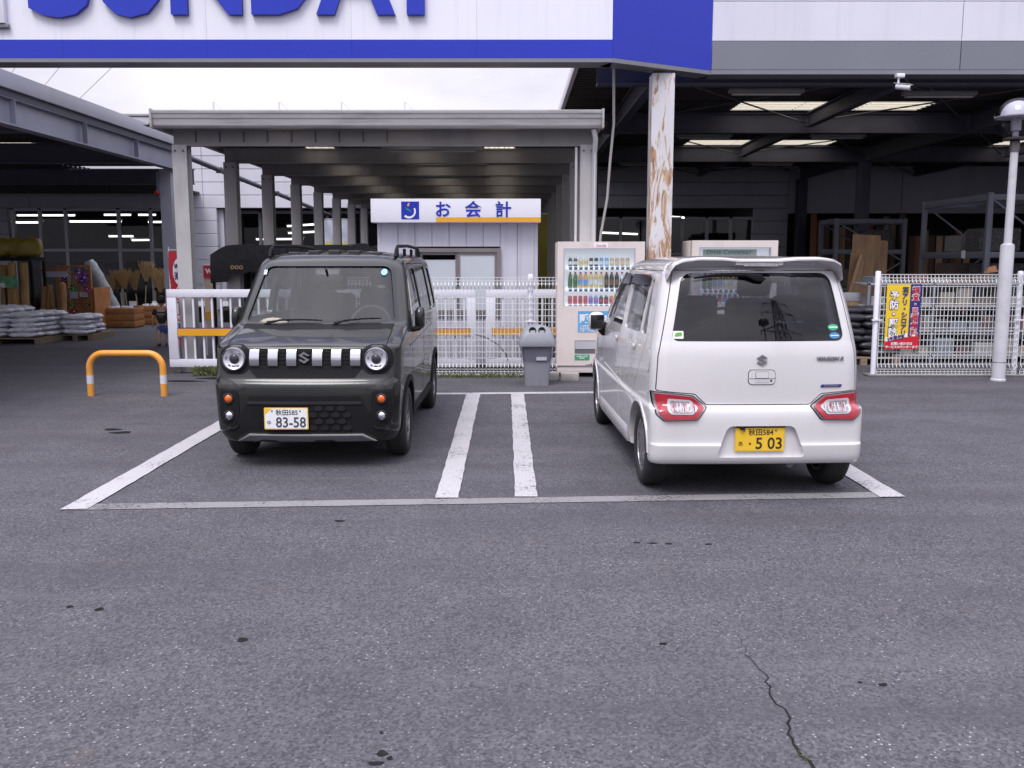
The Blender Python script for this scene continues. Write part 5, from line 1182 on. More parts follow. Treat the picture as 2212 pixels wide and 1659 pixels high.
bd = wp(rpoly([(.415, .742), (.555, .742), (.562, .760), (.422, .760)], .003), 'hybrid_badge', mat('badge_blue', (.03, .04, .25), .2, .3), .005, .008)
ey = bv.ray_cast(Vector((.485, -5, .75)), Vector((0, 1, 0)))[0].y
text('HYBRID', .014, chromeM, bd, (.488, ey - .0065, .751), rot=(R(90), 0, R(5)), extrude=.001, offset=.0012, width=.105)
wpl_ = jp_plate(wag, .036, .012, .402, 'front', plY, inkB, plY, '秋田584', 'あ', '5 03', nx=.06, nw=.175)
MB().lathe([(.007, 0), (.007, -.002), (0.001, -.002)], 12, (-.066, -.004, -.03), 'y').build('plate_dot', inkB, wpl_)
MB().box(-.15, .18, .028, .05, .478, .496).build('plate_lamp', blackP, wag, bevel=.003); MB().box(-.125, -.095, .01, .03, .468, .49).build('reversing_camera', blackP, wag, bevel=.004)
# stickers on the glass
wp(rrect(-.565, -.495, 1.062, 1.112, .006), 'eco_sticker', mat('sticker_paper', (.70, .72, .68), .5), -.006, .004); wp(rpoly([(-.555, 1.075), (-.505, 1.08), (-.505, 1.104), (-.545, 1.10)], .008), 'eco_mark', mat('sticker_green', (.10, .35, .06), .5), -.005, .004)
gs = [(.505 + .036 * math.cos(a), 1.135 + .02 * math.sin(a)) for a in [2 * math.pi * k / 24 for k in range(24)]]
wp(gs, 'green_sticker', mat('oval_green', (.05, .36, .20), .4), -.006, .004); wp([(x + .008, z - .055) for x, z in gs], 'blue_sticker', mat('oval_blue', (.05, .25, .50), .4), -.006, .004)
wp(rrect(.478, .534, 1.131, 1.139, .001, 1), 'sticker_print', mat('sticker_print', (.7, .75, .72), .5), -.004, .004); wp(rrect(.486, .542, 1.077, 1.083, .001, 1), 'sticker_print', mat('sticker_print', (.7, .75, .72), .5), -.004, .004)
# rear wiper
p_ = []
for k in range(11):
    t_ = k / 10; x = -.42 + .44 * t_; z = 1.458 + .022 * math.sin(t_ * 2.6); h = bv.ray_cast(Vector((x, -5, z)), Vector((0, 1, 0)))[0]; p_.append(h + Vector((0, -.02, 0)))
rwp = MB().tube(p_, .012, 8, radii=[.006 + .012 * (k / 10) for k in range(11)]).build('rear_wiper', blackP, wag)
MB().prism([(-.10, 1.485), (.02, 1.478), (.055, 1.455), (.03, 1.432), (-.02, 1.44)], 'y', p_[8].y - .018, p_[8].y + .008).build('wiper_pivot', blackP, rwp, bevel=.006)
# roof spoiler
def lerp_tab(tab, x):
    for (a, va), (b_, vb) in zip(tab[:-1], tab[1:]):
        if x <= b_: return va + (vb - va) * (x - a) / (b_ - a)
    return tab[-1][1]
zt_ = [(0, 1.578), (.13, 1.578), (.25, 1.588), (.40, 1.590), (.50, 1.578), (.55, 1.555), (.58, 1.505), (.59, 1.462)]
zu_ = [(0, 1.528), (.20, 1.525), (.45, 1.517), (.53, 1.505), (.57, 1.48), (.59, 1.445)]
te_ = [(0, .135), (.15, .130), (.30, .105), (.45, .115), (.55, .16), (.59, .22)]
rowsS = []; nx = 60
for i in range(nx + 1):
    x = -.59 + 1.18 * i / nx; a = abs(x); zt = lerp_tab(zt_, a); zu = lerp_tab(zu_, a); te = lerp_tab(te_, a)
    zr = 1.597 - .10 * (a / .59) ** 3.2
    mid = te + .05 if a > .16 else te + .012
    rowsS.append([(x, .55, min(zr, zt + .02)), (x, te + .10, zt + .010), (x, te + .02, zt + .004), (x, te, zt - .004), (x, te, zt - .014), (x, te + .012, zt - .018), (x, mid, zt - .022 - (.006 if a > .16 else .012)), (x, .235 + .06 * (a / .59) ** 2, zu), (x, .34, zu - .005), (x, .55, zu + .0)])
mb = MB(); n = len(rowsS[0]); vs_ = [v for r_ in rowsS for v in r_]; fs = []
for i in range(nx):
    for j in range(n): fs.append((i * n + j, i * n + (j + 1) % n, (i + 1) * n + (j + 1) % n, (i + 1) * n + j))
fs += [tuple(range(n)), tuple(range(nx * n + n - 1, nx * n - 1, -1))]
spo = mb.add(vs_, fs).build('roof_spoiler', white, wag, angle=40)
MB().prism(rrect(-.105, .125, 1.536, 1.558, .004, 2), 'y', .138, .20).build('stop_lamp', mat('stop_lens', (.36, .34, .37), .15, .2, var=.3, vscale=60, stretch=(1, 1, .1), coat=1.0), spo)
# side furniture
visor = glass('door_visor', (.35, .33, .31), 1.5, boost=.01)
for s_ in (-1, 1):
    fc = 'right' if s_ > 0 else 'left'
    wp(rpoly([(.60, 1.40), (1.30, 1.39), (1.30, 1.47), (.60, 1.475)], .01), 'rear_door_visor', visor, .02, .004, .08, face=fc)
    wp(rpoly([(1.38, 1.39), (1.9, 1.38), (2.25, 1.10), (2.31, 1.12), (2.05, 1.40), (1.88, 1.475), (1.38, 1.47)], .01), 'front_door_visor', visor, .02, .004, .08, face=fc)
    for (y, z) in ((.68, .965), (1.50, .955)):
        wp([(y + .075 + .06 * math.cos(a), z + .04 * math.sin(a)) for a in [2 * math.pi * k / 20 for k in range(20)]], 'handle_cup', mat('handle_shade', (.5, .5, .53), .3), .001, .01, .1, face=fc)
        wp(rrect(y - .02, y + .16, z - .012, z + .016, .013), 'door_handle', white, .028, .012, .1, face=fc)
    sk = MB(); vs_ = []; fs = []; n_ = 24
    for i in range(n_ + 1):
        y = .81 + (2.585 - .81) * i / n_; e_ = min(1, i / 2, (n_ - i) / 2)
        vs_ += [(s_ * .66, y, .345), (s_ * .722, y, .350), (s_ * (.722 + .016 * e_), y, .330), (s_ * (.722 + .020 * e_), y, .26), (s_ * .725, y, .215 + .02 * (1 - e_)), (s_ * .66, y, .21)]
    for i in range(n_):
        for k in range(6): fs.append((6 * i + k, 6 * i + (k + 1) % 6, 6 * i + 6 + (k + 1) % 6, 6 * i + 6 + k))
    fs += [tuple(range(6)), tuple(range(6 * n_ + 5, 6 * n_ - 1, -1))]; sk.add(vs_, fs).build('side_skirt', white, wag, angle=50)
    wp(rpoly([(1.0, .60), (2.3, .66), (2.3, .668), (1.0, .609)], 0), 'door_crease', white, .006, .01, .2, face=fc)
    for yc in (.47, 2.93):
        arch_strip(bv, yc, .28, .313, .335, 2, 178, fc, .006, .03).build('arch_lip', white, wag)
        wheel(wag, s_ * .712, yc, .28, .165, s_, 15, .25)
    mb = MB(); mb.ell((s_ * .79, 2.36, 1.03), .075, .055, .085, 18, 12, .75); mo = mb.build('door_mirror', white, wag)
    MB().box(s_ * .79 - .06, s_ * .79 + .06, 2.296, 2.308, .965, 1.09).build('mirror_face', glossB, mo, bevel=.01)
    MB().prism([(s_ * .80, .97), (s_ * .74, .90), (s_ * .67, .90), (s_ * .67, 1.0), (s_ * .74, 1.04)], 'y', 2.33, 2.39).build('mirror_arm', blackP, mo, bevel=.008)
wp([(.245 + .05 * math.cos(a), .905 + .082 * math.sin(a)) for a in [2 * math.pi * k / 28 for k in range(28)]], 'fuel_lid_gap', rubber, .0005, .01, .06, face='left')
wp([(.245 + .046 * math.cos(a), .905 + .078 * math.sin(a)) for a in [2 * math.pi * k / 28 for k in range(28)]], 'fuel_lid', white, .003, .01, .06, face='left')
MB().box(.30, .36, 1.70, 1.80, 1.57, 1.60).build('antenna_base', blackP, wag, bevel=.01)
MB().box(-.60, .60, 2.35, 2.75, .64, 1.0).build('dashboard', intM, wag, bevel=.05, seg=3)
def seats_r(xs, y, h):
    for sx in xs:
        o = MB().box(sx - .23, sx + .23, y - .45, y + .05, .66, .80).build('seat', seatM, wag, bevel=.05, seg=3); M_ = Matrix.Translation((sx, y - .42, .74)) @ Matrix.Rotation(R(12), 4, 'X')
        MB().box(-.21, .21, -.12, 0, 0, h, M_).build('seat_back', seatM, o, bevel=.05, seg=3); MB().box(-.13, .13, -.11, -.02, h + .02, h + .2, M_).build('headrest', seatM, o, bevel=.04, seg=3)
seats_r((-.32, .32), 1.95, .56); seats_r((-.32, .32), 1.05, .42)
MB().tube([(.32 + .17 * math.cos(a), 2.25, .98 + .17 * math.sin(a)) for a in [2 * math.pi * k / 24 for k in range(25)]], .014, 8).build('steering_wheel', intM, wag)
MB().box(-.5, .5, .3, 3.1, .20, .27).build('undertray', wellM, wag)
MB().tube([(.25, .35, .22), (.25, .12, .21)], .025, 10).build('exhaust_pipe', mat('exhaust', (.2, .2, .2), .4, .8), wag)
# ================================================================== VENDING MACHINES
vendM = mat('vending_cream', (.64, .575, .55), .4, var=.03, vscale=2, dirt=(.42, .36, .33), dirt_amt=.35, dirt_scale=3)
liteM = mat('vending_inside', (.72, .74, .80), .5, var=.02, emit=(.9, .95, 1.0), estr=.22)
shelfW = mat('vending_shelf', (.75, .77, .82), .35, var=.02, emit=(.95, .97, 1.0), estr=.22)
dispG = glass('display_glass', (.95, .97, .98), 1.35)
DR = {k: mat('drink_' + k, tuple(v * .75 + .25 * (sum(c) / 3 + .08) for v in c), .3, var=.25, vscale=25, coat=.4) for k, c in {'black': (.03, .028, .03), 'cream': (.55, .50, .36), 'blue': (.10, .33, .65), 'tan': (.52, .36, .16), 'green': (.06, .17, .05), 'amber': (.62, .32, .05), 'yellow': (.62, .46, .10), 'red': (.50, .03, .06), 'purple': (.22, .13, .45), 'pale': (.60, .62, .60), 'brown': (.2, .1, .05), 'orange': (.65, .22, .03)}.items()}
labW = mat('drink_label', (.65, .62, .55), .4, var=.3, vscale=30); capR = {'w': mat('cap_white', (.75, .75, .75), .4), 'r': mat('cap_red', (.5, .05, .04), .4), 'g': mat('cap_gold', (.6, .45, .1), .3, .4)}
_dm = {}
def drink(parent, x, y, z, kind, col, col2=None, cap='w', h=None):
    if kind == 'can': prof = [(.022, 0), (.026, .006), (.026, .098), (.022, .108), (.021, .112)]; hh = .112
    elif kind == 'short': prof = [(.024, 0), (.028, .006), (.028, .075), (.020, .100), (.014, .108)]; hh = .108
    else: prof = [(.026, 0), (.029, .008), (.029, .08), (.027, .085), (.029, .09), (.029, .145), (.022, .175), (.012, .195)]; hh = .195
    if kind not in _dm:
        _dm[kind] = prof
        _dm[kind + 'cap'] = MB().lathe([(.0135, hh), (.0135, hh + .018), (.001, hh + .019)], 10).mesh('cap')
        _dm[kind + 'lab'] = MB().lathe([(max(p for p, q in prof) + .0008, hh * .22), (max(p for p, q in prof) + .0008, hh * .60)], 14).mesh('label_band')
    key = kind + col
    if key not in _dm: _dm[key] = MB().lathe(prof, 14).mesh(kind); _dm[key].materials.append(DR[col])
    o = mesh_obj('drink_can' if kind == 'can' else 'drink_bottle', _dm[key], None, parent, (x, y, z))
    if kind != 'can':
        c_ = bpy.data.objects.new('cap', _dm[kind + 'cap']); C.objects.link(c_); c_.parent = o
        if not _dm[kind + 'cap'].materials: _dm[kind + 'cap'].materials.append(capR[cap])
    if col2:
        k2 = kind + 'lab' + col2
        if k2 not in _dm: _dm[k2] = _dm[kind + 'lab'].copy(); _dm[k2].materials.append(DR[col2])
        c_ = bpy.data.objects.new('label_band', _dm[k2]); C.objects.link(c_); c_.parent = o
    return o
def vending(label, x0, x1, y, z0, z1, depth, win, rows, group):
    t = thing('vending_machine', label, 'vending machine', ((x0 + x1) / 2, y + depth / 2, 0), 0, group)
    wx0, wx1, wz0, wz1 = win; d = .13
    mb = MB(); mb.box(x0, x1, y + d, y + depth, z0, z1); mb.build('cabinet', vendM, t, bevel=.012)
    dr = MB(); dr.box(x0, wx0, y, y + d - .004, z0 + .1, z1); dr.box(wx1, x1, y, y + d - .004, z0 + .1, z1); dr.box(wx0, wx1, y, y + d - .004, wz1, z1); dr.box(wx0, wx1, y, y + d - .004, z0 + .1, wz0); door = dr.build('door', vendM, t)
    MB().box(x0 + .005, x1 - .005, y + .02, y + d - .004, z0, z0 + .092).build('kick_plate', vendM, t, bevel=.006)
    MB().box(wx0, wx1, y + d - .012, y + d - .005, wz0, wz1).build('display_back', liteM, t)
    MB().box(wx0 + .001, wx1 - .001, y + .004, y + .008, wz0 + .001, wz1 - .001).build('display_glass', dispG, t)
    fr = MB(); fr.box(wx0, wx1, y - .004, y + .012, wz1 - .012, wz1 + .004); fr.box(wx0, wx0 + .012, y - .004, y + .012, wz0, wz1 - .013); fr.box(wx1 - .012, wx1, y - .004, y + .012, wz0, wz1 - .013)
    fr.build('display_frame', mat('display_frame', (.36, .36, .42), .4), t)
    for (zz, items) in rows:
        s_ = MB().box(wx0 + .03, wx1 - .03, y + .012, y + d - .02, zz - .05, zz).build('display_shelf', shelfW, t, bevel=.006)
        n = len(items); pitch = (wx1 - wx0 - .12) / n
        for i, it in enumerate(items):
            x = wx0 + .06 + pitch * (i + .5); drink(t, x, y + .07, zz, *it)
            MB().box(x - .020, x + .020, y + .006, y + .0115, zz - .044, zz - .024).build('button', blackP, s_, bevel=.004) if zz < 9 else None
            MB().box(x - .024, x + .024, y + .008, y + .0118, zz - .018, zz - .004).build('price_tag', mat('price_blue', (.10, .16, .5), .4), s_)
    return t
K = lambda k, c, c2=None, cap='w': (k, c, c2, cap)
r1 = [K('short', 'black', 'pale')] * 2 + [K('short', 'cream', 'yellow')] * 2 + [K('can', 'black', 'pale')] * 2 + [K('can', 'blue', 'pale')] * 2 + [K('can', 'tan', 'cream')] * 4
r2 = [K('bottle', 'green', 'green', 'r')] * 2 + [K('bottle', 'amber', 'blue')] * 2 + [K('bottle', 'yellow', 'pale', 'r')] * 3 + [K('bottle', 'black', 'brown', 'r')] * 3 + [K('bottle', 'pale', 'green')] * 2
r3 = [K('can', 'red', 'red')] * 4 + [K('short', 'purple', 'purple')] * 2 + [K('short', 'black', 'red')] * 2 + [K('can', 'orange', 'red')] * 2 + [K('can', 'yellow', 'red')] * 2
v1 = vending('cream drinks vending machine left of the rusty column beside the grey bin', .605, 1.765, 12.3, .06, 1.815, .72, (.685, 1.64, .965, 1.725), [(1.49, r1), (1.20, r2), (.985, r3)], 'cream drinks vending machines')
VY = 12.3
def vbox(t, x0, x1, z0, z1, m, n, y=None, dy=.004): return MB().box(x0, x1, (y or VY) - dy, (y or VY) + .001, z0, z1).build(n, m, t)
vbox(v1, 1.09, 1.275, 1.735, 1.795, whM, 'brand_label'); text('Coca-Cola', .05, mat('script_red', (.62, .08, .12), .4), v1, (1.182, VY - .006, 1.765), extrude=.0006, offset=.0006, shear=.3, width=.13)
vbox(v1, .885, 1.285, .615, .895, mat('poster_blue', (.10, .33, .60), .5, var=.05), 'blue_poster'); text('販売中', .125, whM, v1, (1.085, VY - .006, .795), extrude=.0006, offset=.004)
for k, s_ in enumerate(('この販売機は', '商品を販売しています', '硬貨・千円札が使えます')): text(s_, .032, whM, v1, (.91 + .011 * len(s_) * 1.45, VY - .006, .695 - k * .033), extrude=.0004, offset=.0004)
vbox(v1, .845, 1.46, .325, .50, mat('slot_frame', (.12, .12, .13), .4), 'delivery_slot'); vbox(v1, .85, 1.455, .385, .49, mat('slot_flap', (.42, .42, .45), .35, var=.06), 'slot_flap', VY - .004, .006)
vbox(v1, .845, 1.045, .235, .31, mat('notice_green', (.03, .32, .14), .5, var=.2, vscale=20), 'green_notice'); text('販売機の故障\n連絡先', .024, whM, v1, (.945, VY - .006, .273), extrude=.0003, offset=.0003)
for k in range(16): vbox(v1, 1.0 + k * .03, 1.018 + k * .03, .165, .195 - max(0, (4 - k)) * .005, blackP, 'vent_slot', VY, .002)
vbox(v1, 1.50, 1.62, .55, .90, mat('coin_panel', (.35, .35, .37), .3, .6), 'coin_panel'); MB().box(1.53, 1.59, VY - .02, VY, .80, .83).build('coin_slot', chromeM, v1)
v2 = vending('cream drinks vending machine behind the white wagon, right of the rusty column', 2.43, 3.59, 12.5, .06, 1.835, .72, (2.53, 3.50, .985, 1.745), [(1.43, [K('short', 'pale', 'pale')] * 2 + [K('can', 'tan', 'cream')] * 3 + [K('can', 'black', 'pale')] * 2 + [K('can', 'red', 'pale')] * 2 + [K('can', 'green', 'red')] + [K('short', 'black', 'pale')] * 2), (1.18, r2), (1.0, r3)], 'cream drinks vending machines')
vbox(v2, 2.60, 3.33, 1.625, 1.715, mat('header_green', (.58, .66, .61), .5, var=.08), 'header_panel', 12.62, .02); text('Drink Concerto♪', .085, mat('header_ink', (.06, .22, .14), .5), v2, (2.95, 12.597, 1.68), extrude=.0006, shear=.2, width=.6); vbox(v2, 2.78, 3.02, 1.59, 1.622, mat('poster_blue', (.10, .33, .60), .5), 'header_tab', 12.62, .02)
vbox(v2, 2.9, 3.3, .6, .88, mat('poster_blue', (.10, .33, .60), .5), 'blue_poster', 12.5); vbox(v2, 2.7, 3.3, .32, .5, mat('slot_frame', (.12, .12, .13), .4), 'delivery_slot', 12.5)
# concrete blocks by the machine foot
concM = mat('concrete_block', (.36, .33, .31), .9, var=.15, vscale=9, bump=.5, bscale=70)
for i, (x, y, w, rz) in enumerate(((.53, 12.02, .17, .2), (.76, 11.98, .24, -.04))):
    t = tag(mesh_obj('concrete_block', MB().box(-w / 2, w / 2, -.06, .06, 0, .10).mesh('concrete_block', bevel=.008), concM, None, (x, y, .0), (0, 0, rz)), ['short concrete block by the bin at the vending machine foot', 'longer concrete block under the left vending machine corner'][i], 'block', 'concrete blocks at the vending machine')

# ================================================================== RECYCLING BIN
bin_ = thing('recycling_bin', 'grey plastic recycling bin with two round holes beside the vending machine', 'bin', (.315, 11.6, 0))
binM = mat('bin_grey', (.24, .25, .29), .5, var=.06, vscale=4, dirt=(.16, .16, .17), dirt_amt=.4, dirt_scale=5)
def rr_ring(cx, cy, hx, hy, r, z, n=6): return [(cx + a, cy + b_, z) for a, b_ in rrect(-hx, hx, -hy, hy, r, n)]
def loft(mb, rings, caps=(True, True)):
    n = len(rings[0]); vs_ = [v for r_ in rings for v in r_]; fs = []
    for i in range(len(rings) - 1):
        for j in range(n): fs.append((i * n + j, i * n + (j + 1) % n, (i + 1) * n + (j + 1) % n, (i + 1) * n + j))
    if caps[0]: fs.append(tuple(range(n - 1, -1, -1)))
    if caps[1]: fs.append(tuple(range((len(rings) - 1) * n, len(rings) * n)))
    return mb.add(vs_, fs)
bx, by = .315, 11.62
loft(MB(), [rr_ring(bx, by, .150, .15, .04, 0), rr_ring(bx, by, .152, .152, .04, .02), rr_ring(bx, by, .192, .19, .05, .50), rr_ring(bx, by, .20, .198, .05, .52)]).build('bin_body', binM, bin_, angle=40)
MB().prism(rrect(bx - .085, bx + .085, .08, .36, .01), 'y', by - .185, by - .150).build('front_panel', binM, bin_, bevel=.004) if False else None
lid = loft(MB(), [rr_ring(bx, by, .225, .22, .05, .50), rr_ring(bx, by, .23, .225, .06, .515), rr_ring(bx, by, .225, .22, .07, .58), rr_ring(bx, by, .20, .20, .10, .66), rr_ring(bx, by, .165, .17, .12, .715), rr_ring(bx, by, .11, .12, .09, .748), rr_ring(bx, by, .04, .05, .03, .762)]).build('lid', binM, bin_, angle=60)
for s_ in (-.058, .058):
    MB().lathe([(.046, .0), (.046, -.016), (.038, -.02), (.038, .002), (.001, .002)], 20, (bx + s_, by - .175, .70), 'y').build('hole_rim', mat('bin_hole', (.01, .01, .012), .6), lid)
bagM = glass('bin_bag', (.80, .80, .83), 1.3, rough=.25, boost=.08)
rings = []
for k in range(9):
    f_ = k / 8; z = .505 - f_ * .17; rg_ = rr_ring(bx, by, .205 - .01 * f_, .205 - .01 * f_, .05, z)
    rings.append([(x + rng.uniform(-.008, .008), y + rng.uniform(-.012, .006), zz - (rng.uniform(0, .05) if k == 8 else 0)) for x, y, zz in rg_])
loft(MB(), rings, (False, False)).build('bin_bag', bagM, bin_, angle=50)
MB().box(bx - .01, bx + .12, by - .193, by - .180, .325, .365).build('bin_label', whM, bin_)

# ================================================================== YARD BEHIND THE RIGHT CANOPY
yw = thing('timber_yard_wall', 'dark back wall of the timber yard under the right canopy', 'wall', (16, 33, 0))
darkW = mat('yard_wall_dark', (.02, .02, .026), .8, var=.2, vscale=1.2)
for i in range(6):
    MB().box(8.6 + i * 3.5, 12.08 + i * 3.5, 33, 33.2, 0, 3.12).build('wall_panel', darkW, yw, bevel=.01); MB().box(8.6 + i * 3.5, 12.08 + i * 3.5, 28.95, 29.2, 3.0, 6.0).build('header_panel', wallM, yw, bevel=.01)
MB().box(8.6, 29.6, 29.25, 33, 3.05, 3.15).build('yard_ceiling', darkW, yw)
MB().box(29.6, 29.8, 14, 33.2, 0, 6).build('end_wall', darkW, yw)
plM = {k: mat('plank_' + k, c, .7, var=.25, vscale=3, stretch=(4, 4, .4), rnd=.25) for k, c in {'red': (.26, .115, .06), 'tan': (.38, .25, .14), 'pale': (.45, .33, .21), 'dark': (.12, .07, .05)}.items()}
_pm = MB().box(-.09, .09, -.02, .02, 0, 1).mesh('plank', bevel=.004, seg=1)
PLK = {}
def plank(x, y, h, m, lean, side, label, w=1.0, grp='planks standing in the timber yard'):
    if m not in PLK: PLK[m] = _pm.copy(); PLK[m].materials.append(plM[m])
    o = mesh_obj('timber_plank', PLK[m], None, None, (x, y, 0), (lean, side, rng.uniform(-.1, .1))); o.scale = (w, 1, h); return tag(o, label, 'plank', grp)
for i in range(13):
    plank(9.0 + i * .22, 27.6 + .05 * (i % 3), 2.75 + rng.uniform(-.35, .25), ('red', 'red', 'dark', 'red', 'tan', 'dark', 'red')[i % 7], -.06, 0, 'reddish timber plank standing against the store corner, %s from the left' % ORD[i])
for i in range(9):
    plank(11.6 + i * .2, 26.8 + .06 * (i % 2), 2.35 + rng.uniform(-.1, .1), ('dark', 'red', 'tan', 'dark', 'pale', 'dark')[i % 6], -.05, 0, 'timber plank in the middle stand behind the grey racks, %s from the left' % ORD[i])
# leaning plywood boards and thin battens right of the wagon
plyM = mat('plywood', (.36, .22, .12), .65, var=.2, vscale=4, stretch=(3, 3, .5), rnd=.15)
for i, (x, y, w, h, ln, sd) in enumerate(((6.55, 17.2, .52, 2.05, -.1, .05), (6.75, 17.35, .6, 1.95, -.1, .03), (6.35, 17.0, .45, 1.7, -.12, .1))):
    tag(mesh_obj('plywood_board', MB().box(-w / 2, w / 2, -.01, .01, 0, h).mesh('plywood_board'), plyM, None, (x, y, 0), (ln, sd, 0)), 'brown plywood board leaning right of the white wagon, ' + ['middle', 'rearmost', 'front'][i] + ' of three', 'board', 'leaning plywood boards')
for i in range(6):
    plank(5.95 + i * .06, 16.9 + .03 * i, 1.75 - .05 * i, 'tan', -.1, .28 - .02 * i, 'thin tan batten leaning beside the wagon roof, %s from the left' % ORD[i], .3, 'thin leaning battens')
# grey pallet racks
rackM = mat('rack_blue_grey', (.17, .18, .23), .5, var=.12, vscale=3)
def rack(label, x0, x1, y0, y1, h, beams, diag=True):
    t = thing('pallet_rack', label, 'rack', ((x0 + x1) / 2, (y0 + y1) / 2, 0), 0, 'grey pallet racks in the yard')
    for x in (x0, x1):
        for y in (y0, y1): MB().box(x - .045, x + .045, y - .04, y + .04, 0, h).build('upright', rackM, t, bevel=.006)
    for z in beams:
        for x in (x0, x1): MB().box(x - .03, x + .03, y0 + .04, y1 - .04, z - .06, z + .06).build('beam', rackM, t, bevel=.005)
        for y in (y0, y1): MB().box(x0 + .045, x1 - .045, y - .03, y + .03, z - .05, z + .05).build('beam', rackM, t, bevel=.005)
    if diag:
        for y in (y0, y1): MB().bar((x0, y, h * .25), (x1, y, h * .62), .03, .03).build('brace', rackM, t); MB().bar((x1, y, h * .62), (x0, y, h * .97), .03, .03).build('brace', rackM, t)
    return t
rack('grey steel pallet rack right of centre behind the mesh fence, nearest to the globe lamp', 8.2, 9.5, 16.0, 18.5, 2.72, (.25, 1.0, 1.66, 2.64))
rack('grey steel pallet rack in front of the middle timber stand', 7.2, 8.7, 20.6, 21.6, 2.48, (.9, 1.75, 2.42))
rack('grey steel pallet rack cut off by the right edge of the photo', 8.95, 9.9, 14.9, 15.5, 2.5, (.3, 1.1, 1.7, 2.45))
MB_tag = tag(mesh_obj('price_card', MB().box(-.05, .05, -.003, .003, -.07, .07).mesh('price_card'), whM, None, (8.145, 16.7, 1.67), (0, 0, R(-75))), 'small white price card on the pallet rack beam', 'card')
# goods on the racks and behind the right fence
cartC = [(.40, .32, .22), (.55, .48, .36), (.33, .10, .08), (.22, .30, .40), (.50, .42, .30), (.12, .12, .14), (.42, .36, .33), (.28, .17, .12), (.45, .45, .45), (.20, .08, .07)]
cartM = [mat('carton_%d' % i, c, .7, var=.15, vscale=6, dirt=(.36, .35, .34), dirt_amt=.6, dirt_scale=14, dirt_pos=(.56, .62), rnd=.15) for i, c in enumerate([tuple(.55 * (v * .6 + .4 * sum(c) / 3) for v in c) for c in cartC])]
low = thing('stock_shelf', 'low open stock shelf of coloured packages behind the right mesh fence', 'shelf', (6.9, 14.4, 0))
for z in (.12, .50, .88, 1.22): MB().box(5.45, 8.5, 14.1, 14.8, z - .03, z).build('shelf_board', mat('shelf_grey', (.36, .36, .39), .6, var=.1), low, bevel=.004)
for x in (5.45, 6.45, 7.45, 8.47): MB().box(x, x + .04, 14.1, 14.14, 0, 1.24).build('upright', rackM, low)
_cm = MB().box(-.5, .5, -.5, .5, 0, 1).mesh('carton', bevel=.03, seg=1); CM = {}
words = ['tan', 'cream', 'dark red', 'slate blue', 'sand', 'black', 'grey brown', 'brown', 'pale grey', 'maroon']
def carton(x, y, z, sx, sy, sz, ci, label, grp):
    if ci not in CM: CM[ci] = _cm.copy(); CM[ci].materials.append(cartM[ci])
    o = mesh_obj('carton', CM[ci], None, None, (x, y, z), (0, 0, rng.uniform(-.06, .06))); o.scale = (sx, sy, sz); return tag(o, label, 'package', grp)
lv = ['bottom', 'lower middle', 'upper middle', 'top']
for li, z in enumerate((.12, .50, .88, 1.22)):
    x = 5.52; k = 1
    while x < 8.35:
        w = rng.uniform(.16, .34); hgt = rng.uniform(.10, .27) if li < 3 else rng.uniform(.06, .12)
        ci = rng.choice([0, 1, 2, 3, 4, 6, 7, 8, 9] if li != 1 else [5, 5, 3, 7, 9, 6]); 
        carton(x + w / 2, 14.35, z, w * .94, .42, hgt, ci, '%s package on the %s stock shelf board, %s from the left' % (words[ci], lv[li], ORD[k - 1]), 'packages on the stock shelf'); x += w + rng.uniform(.0, .06); k += 1
for i, (x, y, z, ci) in enumerate(((8.6, 16.6, 1.72, 5), (8.7, 17.6, 1.72, 8), (8.8, 16.8, 1.06, 5), (8.6, 17.7, 1.06, 7), (7.6, 21.1, .96, 7), (8.2, 21.1, 1.80, 5))):
    carton(x, y, z, .7, .6, rng.uniform(.3, .5), ci, ['black box on the near rack top level', 'pale box on the near rack top level', 'black box on the near rack middle level', 'brown box on the near rack middle level', 'brown box on the far rack', 'black box on the far rack'][i], 'boxes on the pallet racks')
for i, (x, c) in enumerate(((7.9, 'orange'), (8.55, 'green'), (8.95, 'yellow'))):
    o = MB().prism([(x - .1, 1.36), (x + .1, 1.38), (x + .06, 1.48), (x - .05, 1.46)], 'y', 15.2, 15.26).build('folded_tool', DR[c]); tag(o, ['small orange', 'small green', 'small yellow'][i] + ' packet lying on the rack beam behind the fence', 'packet', 'packets on the rack')
    MB().box(x - .2, x + .2, 15.1, 15.35, 1.30, 1.345).build('packet_tray', rackM, o)
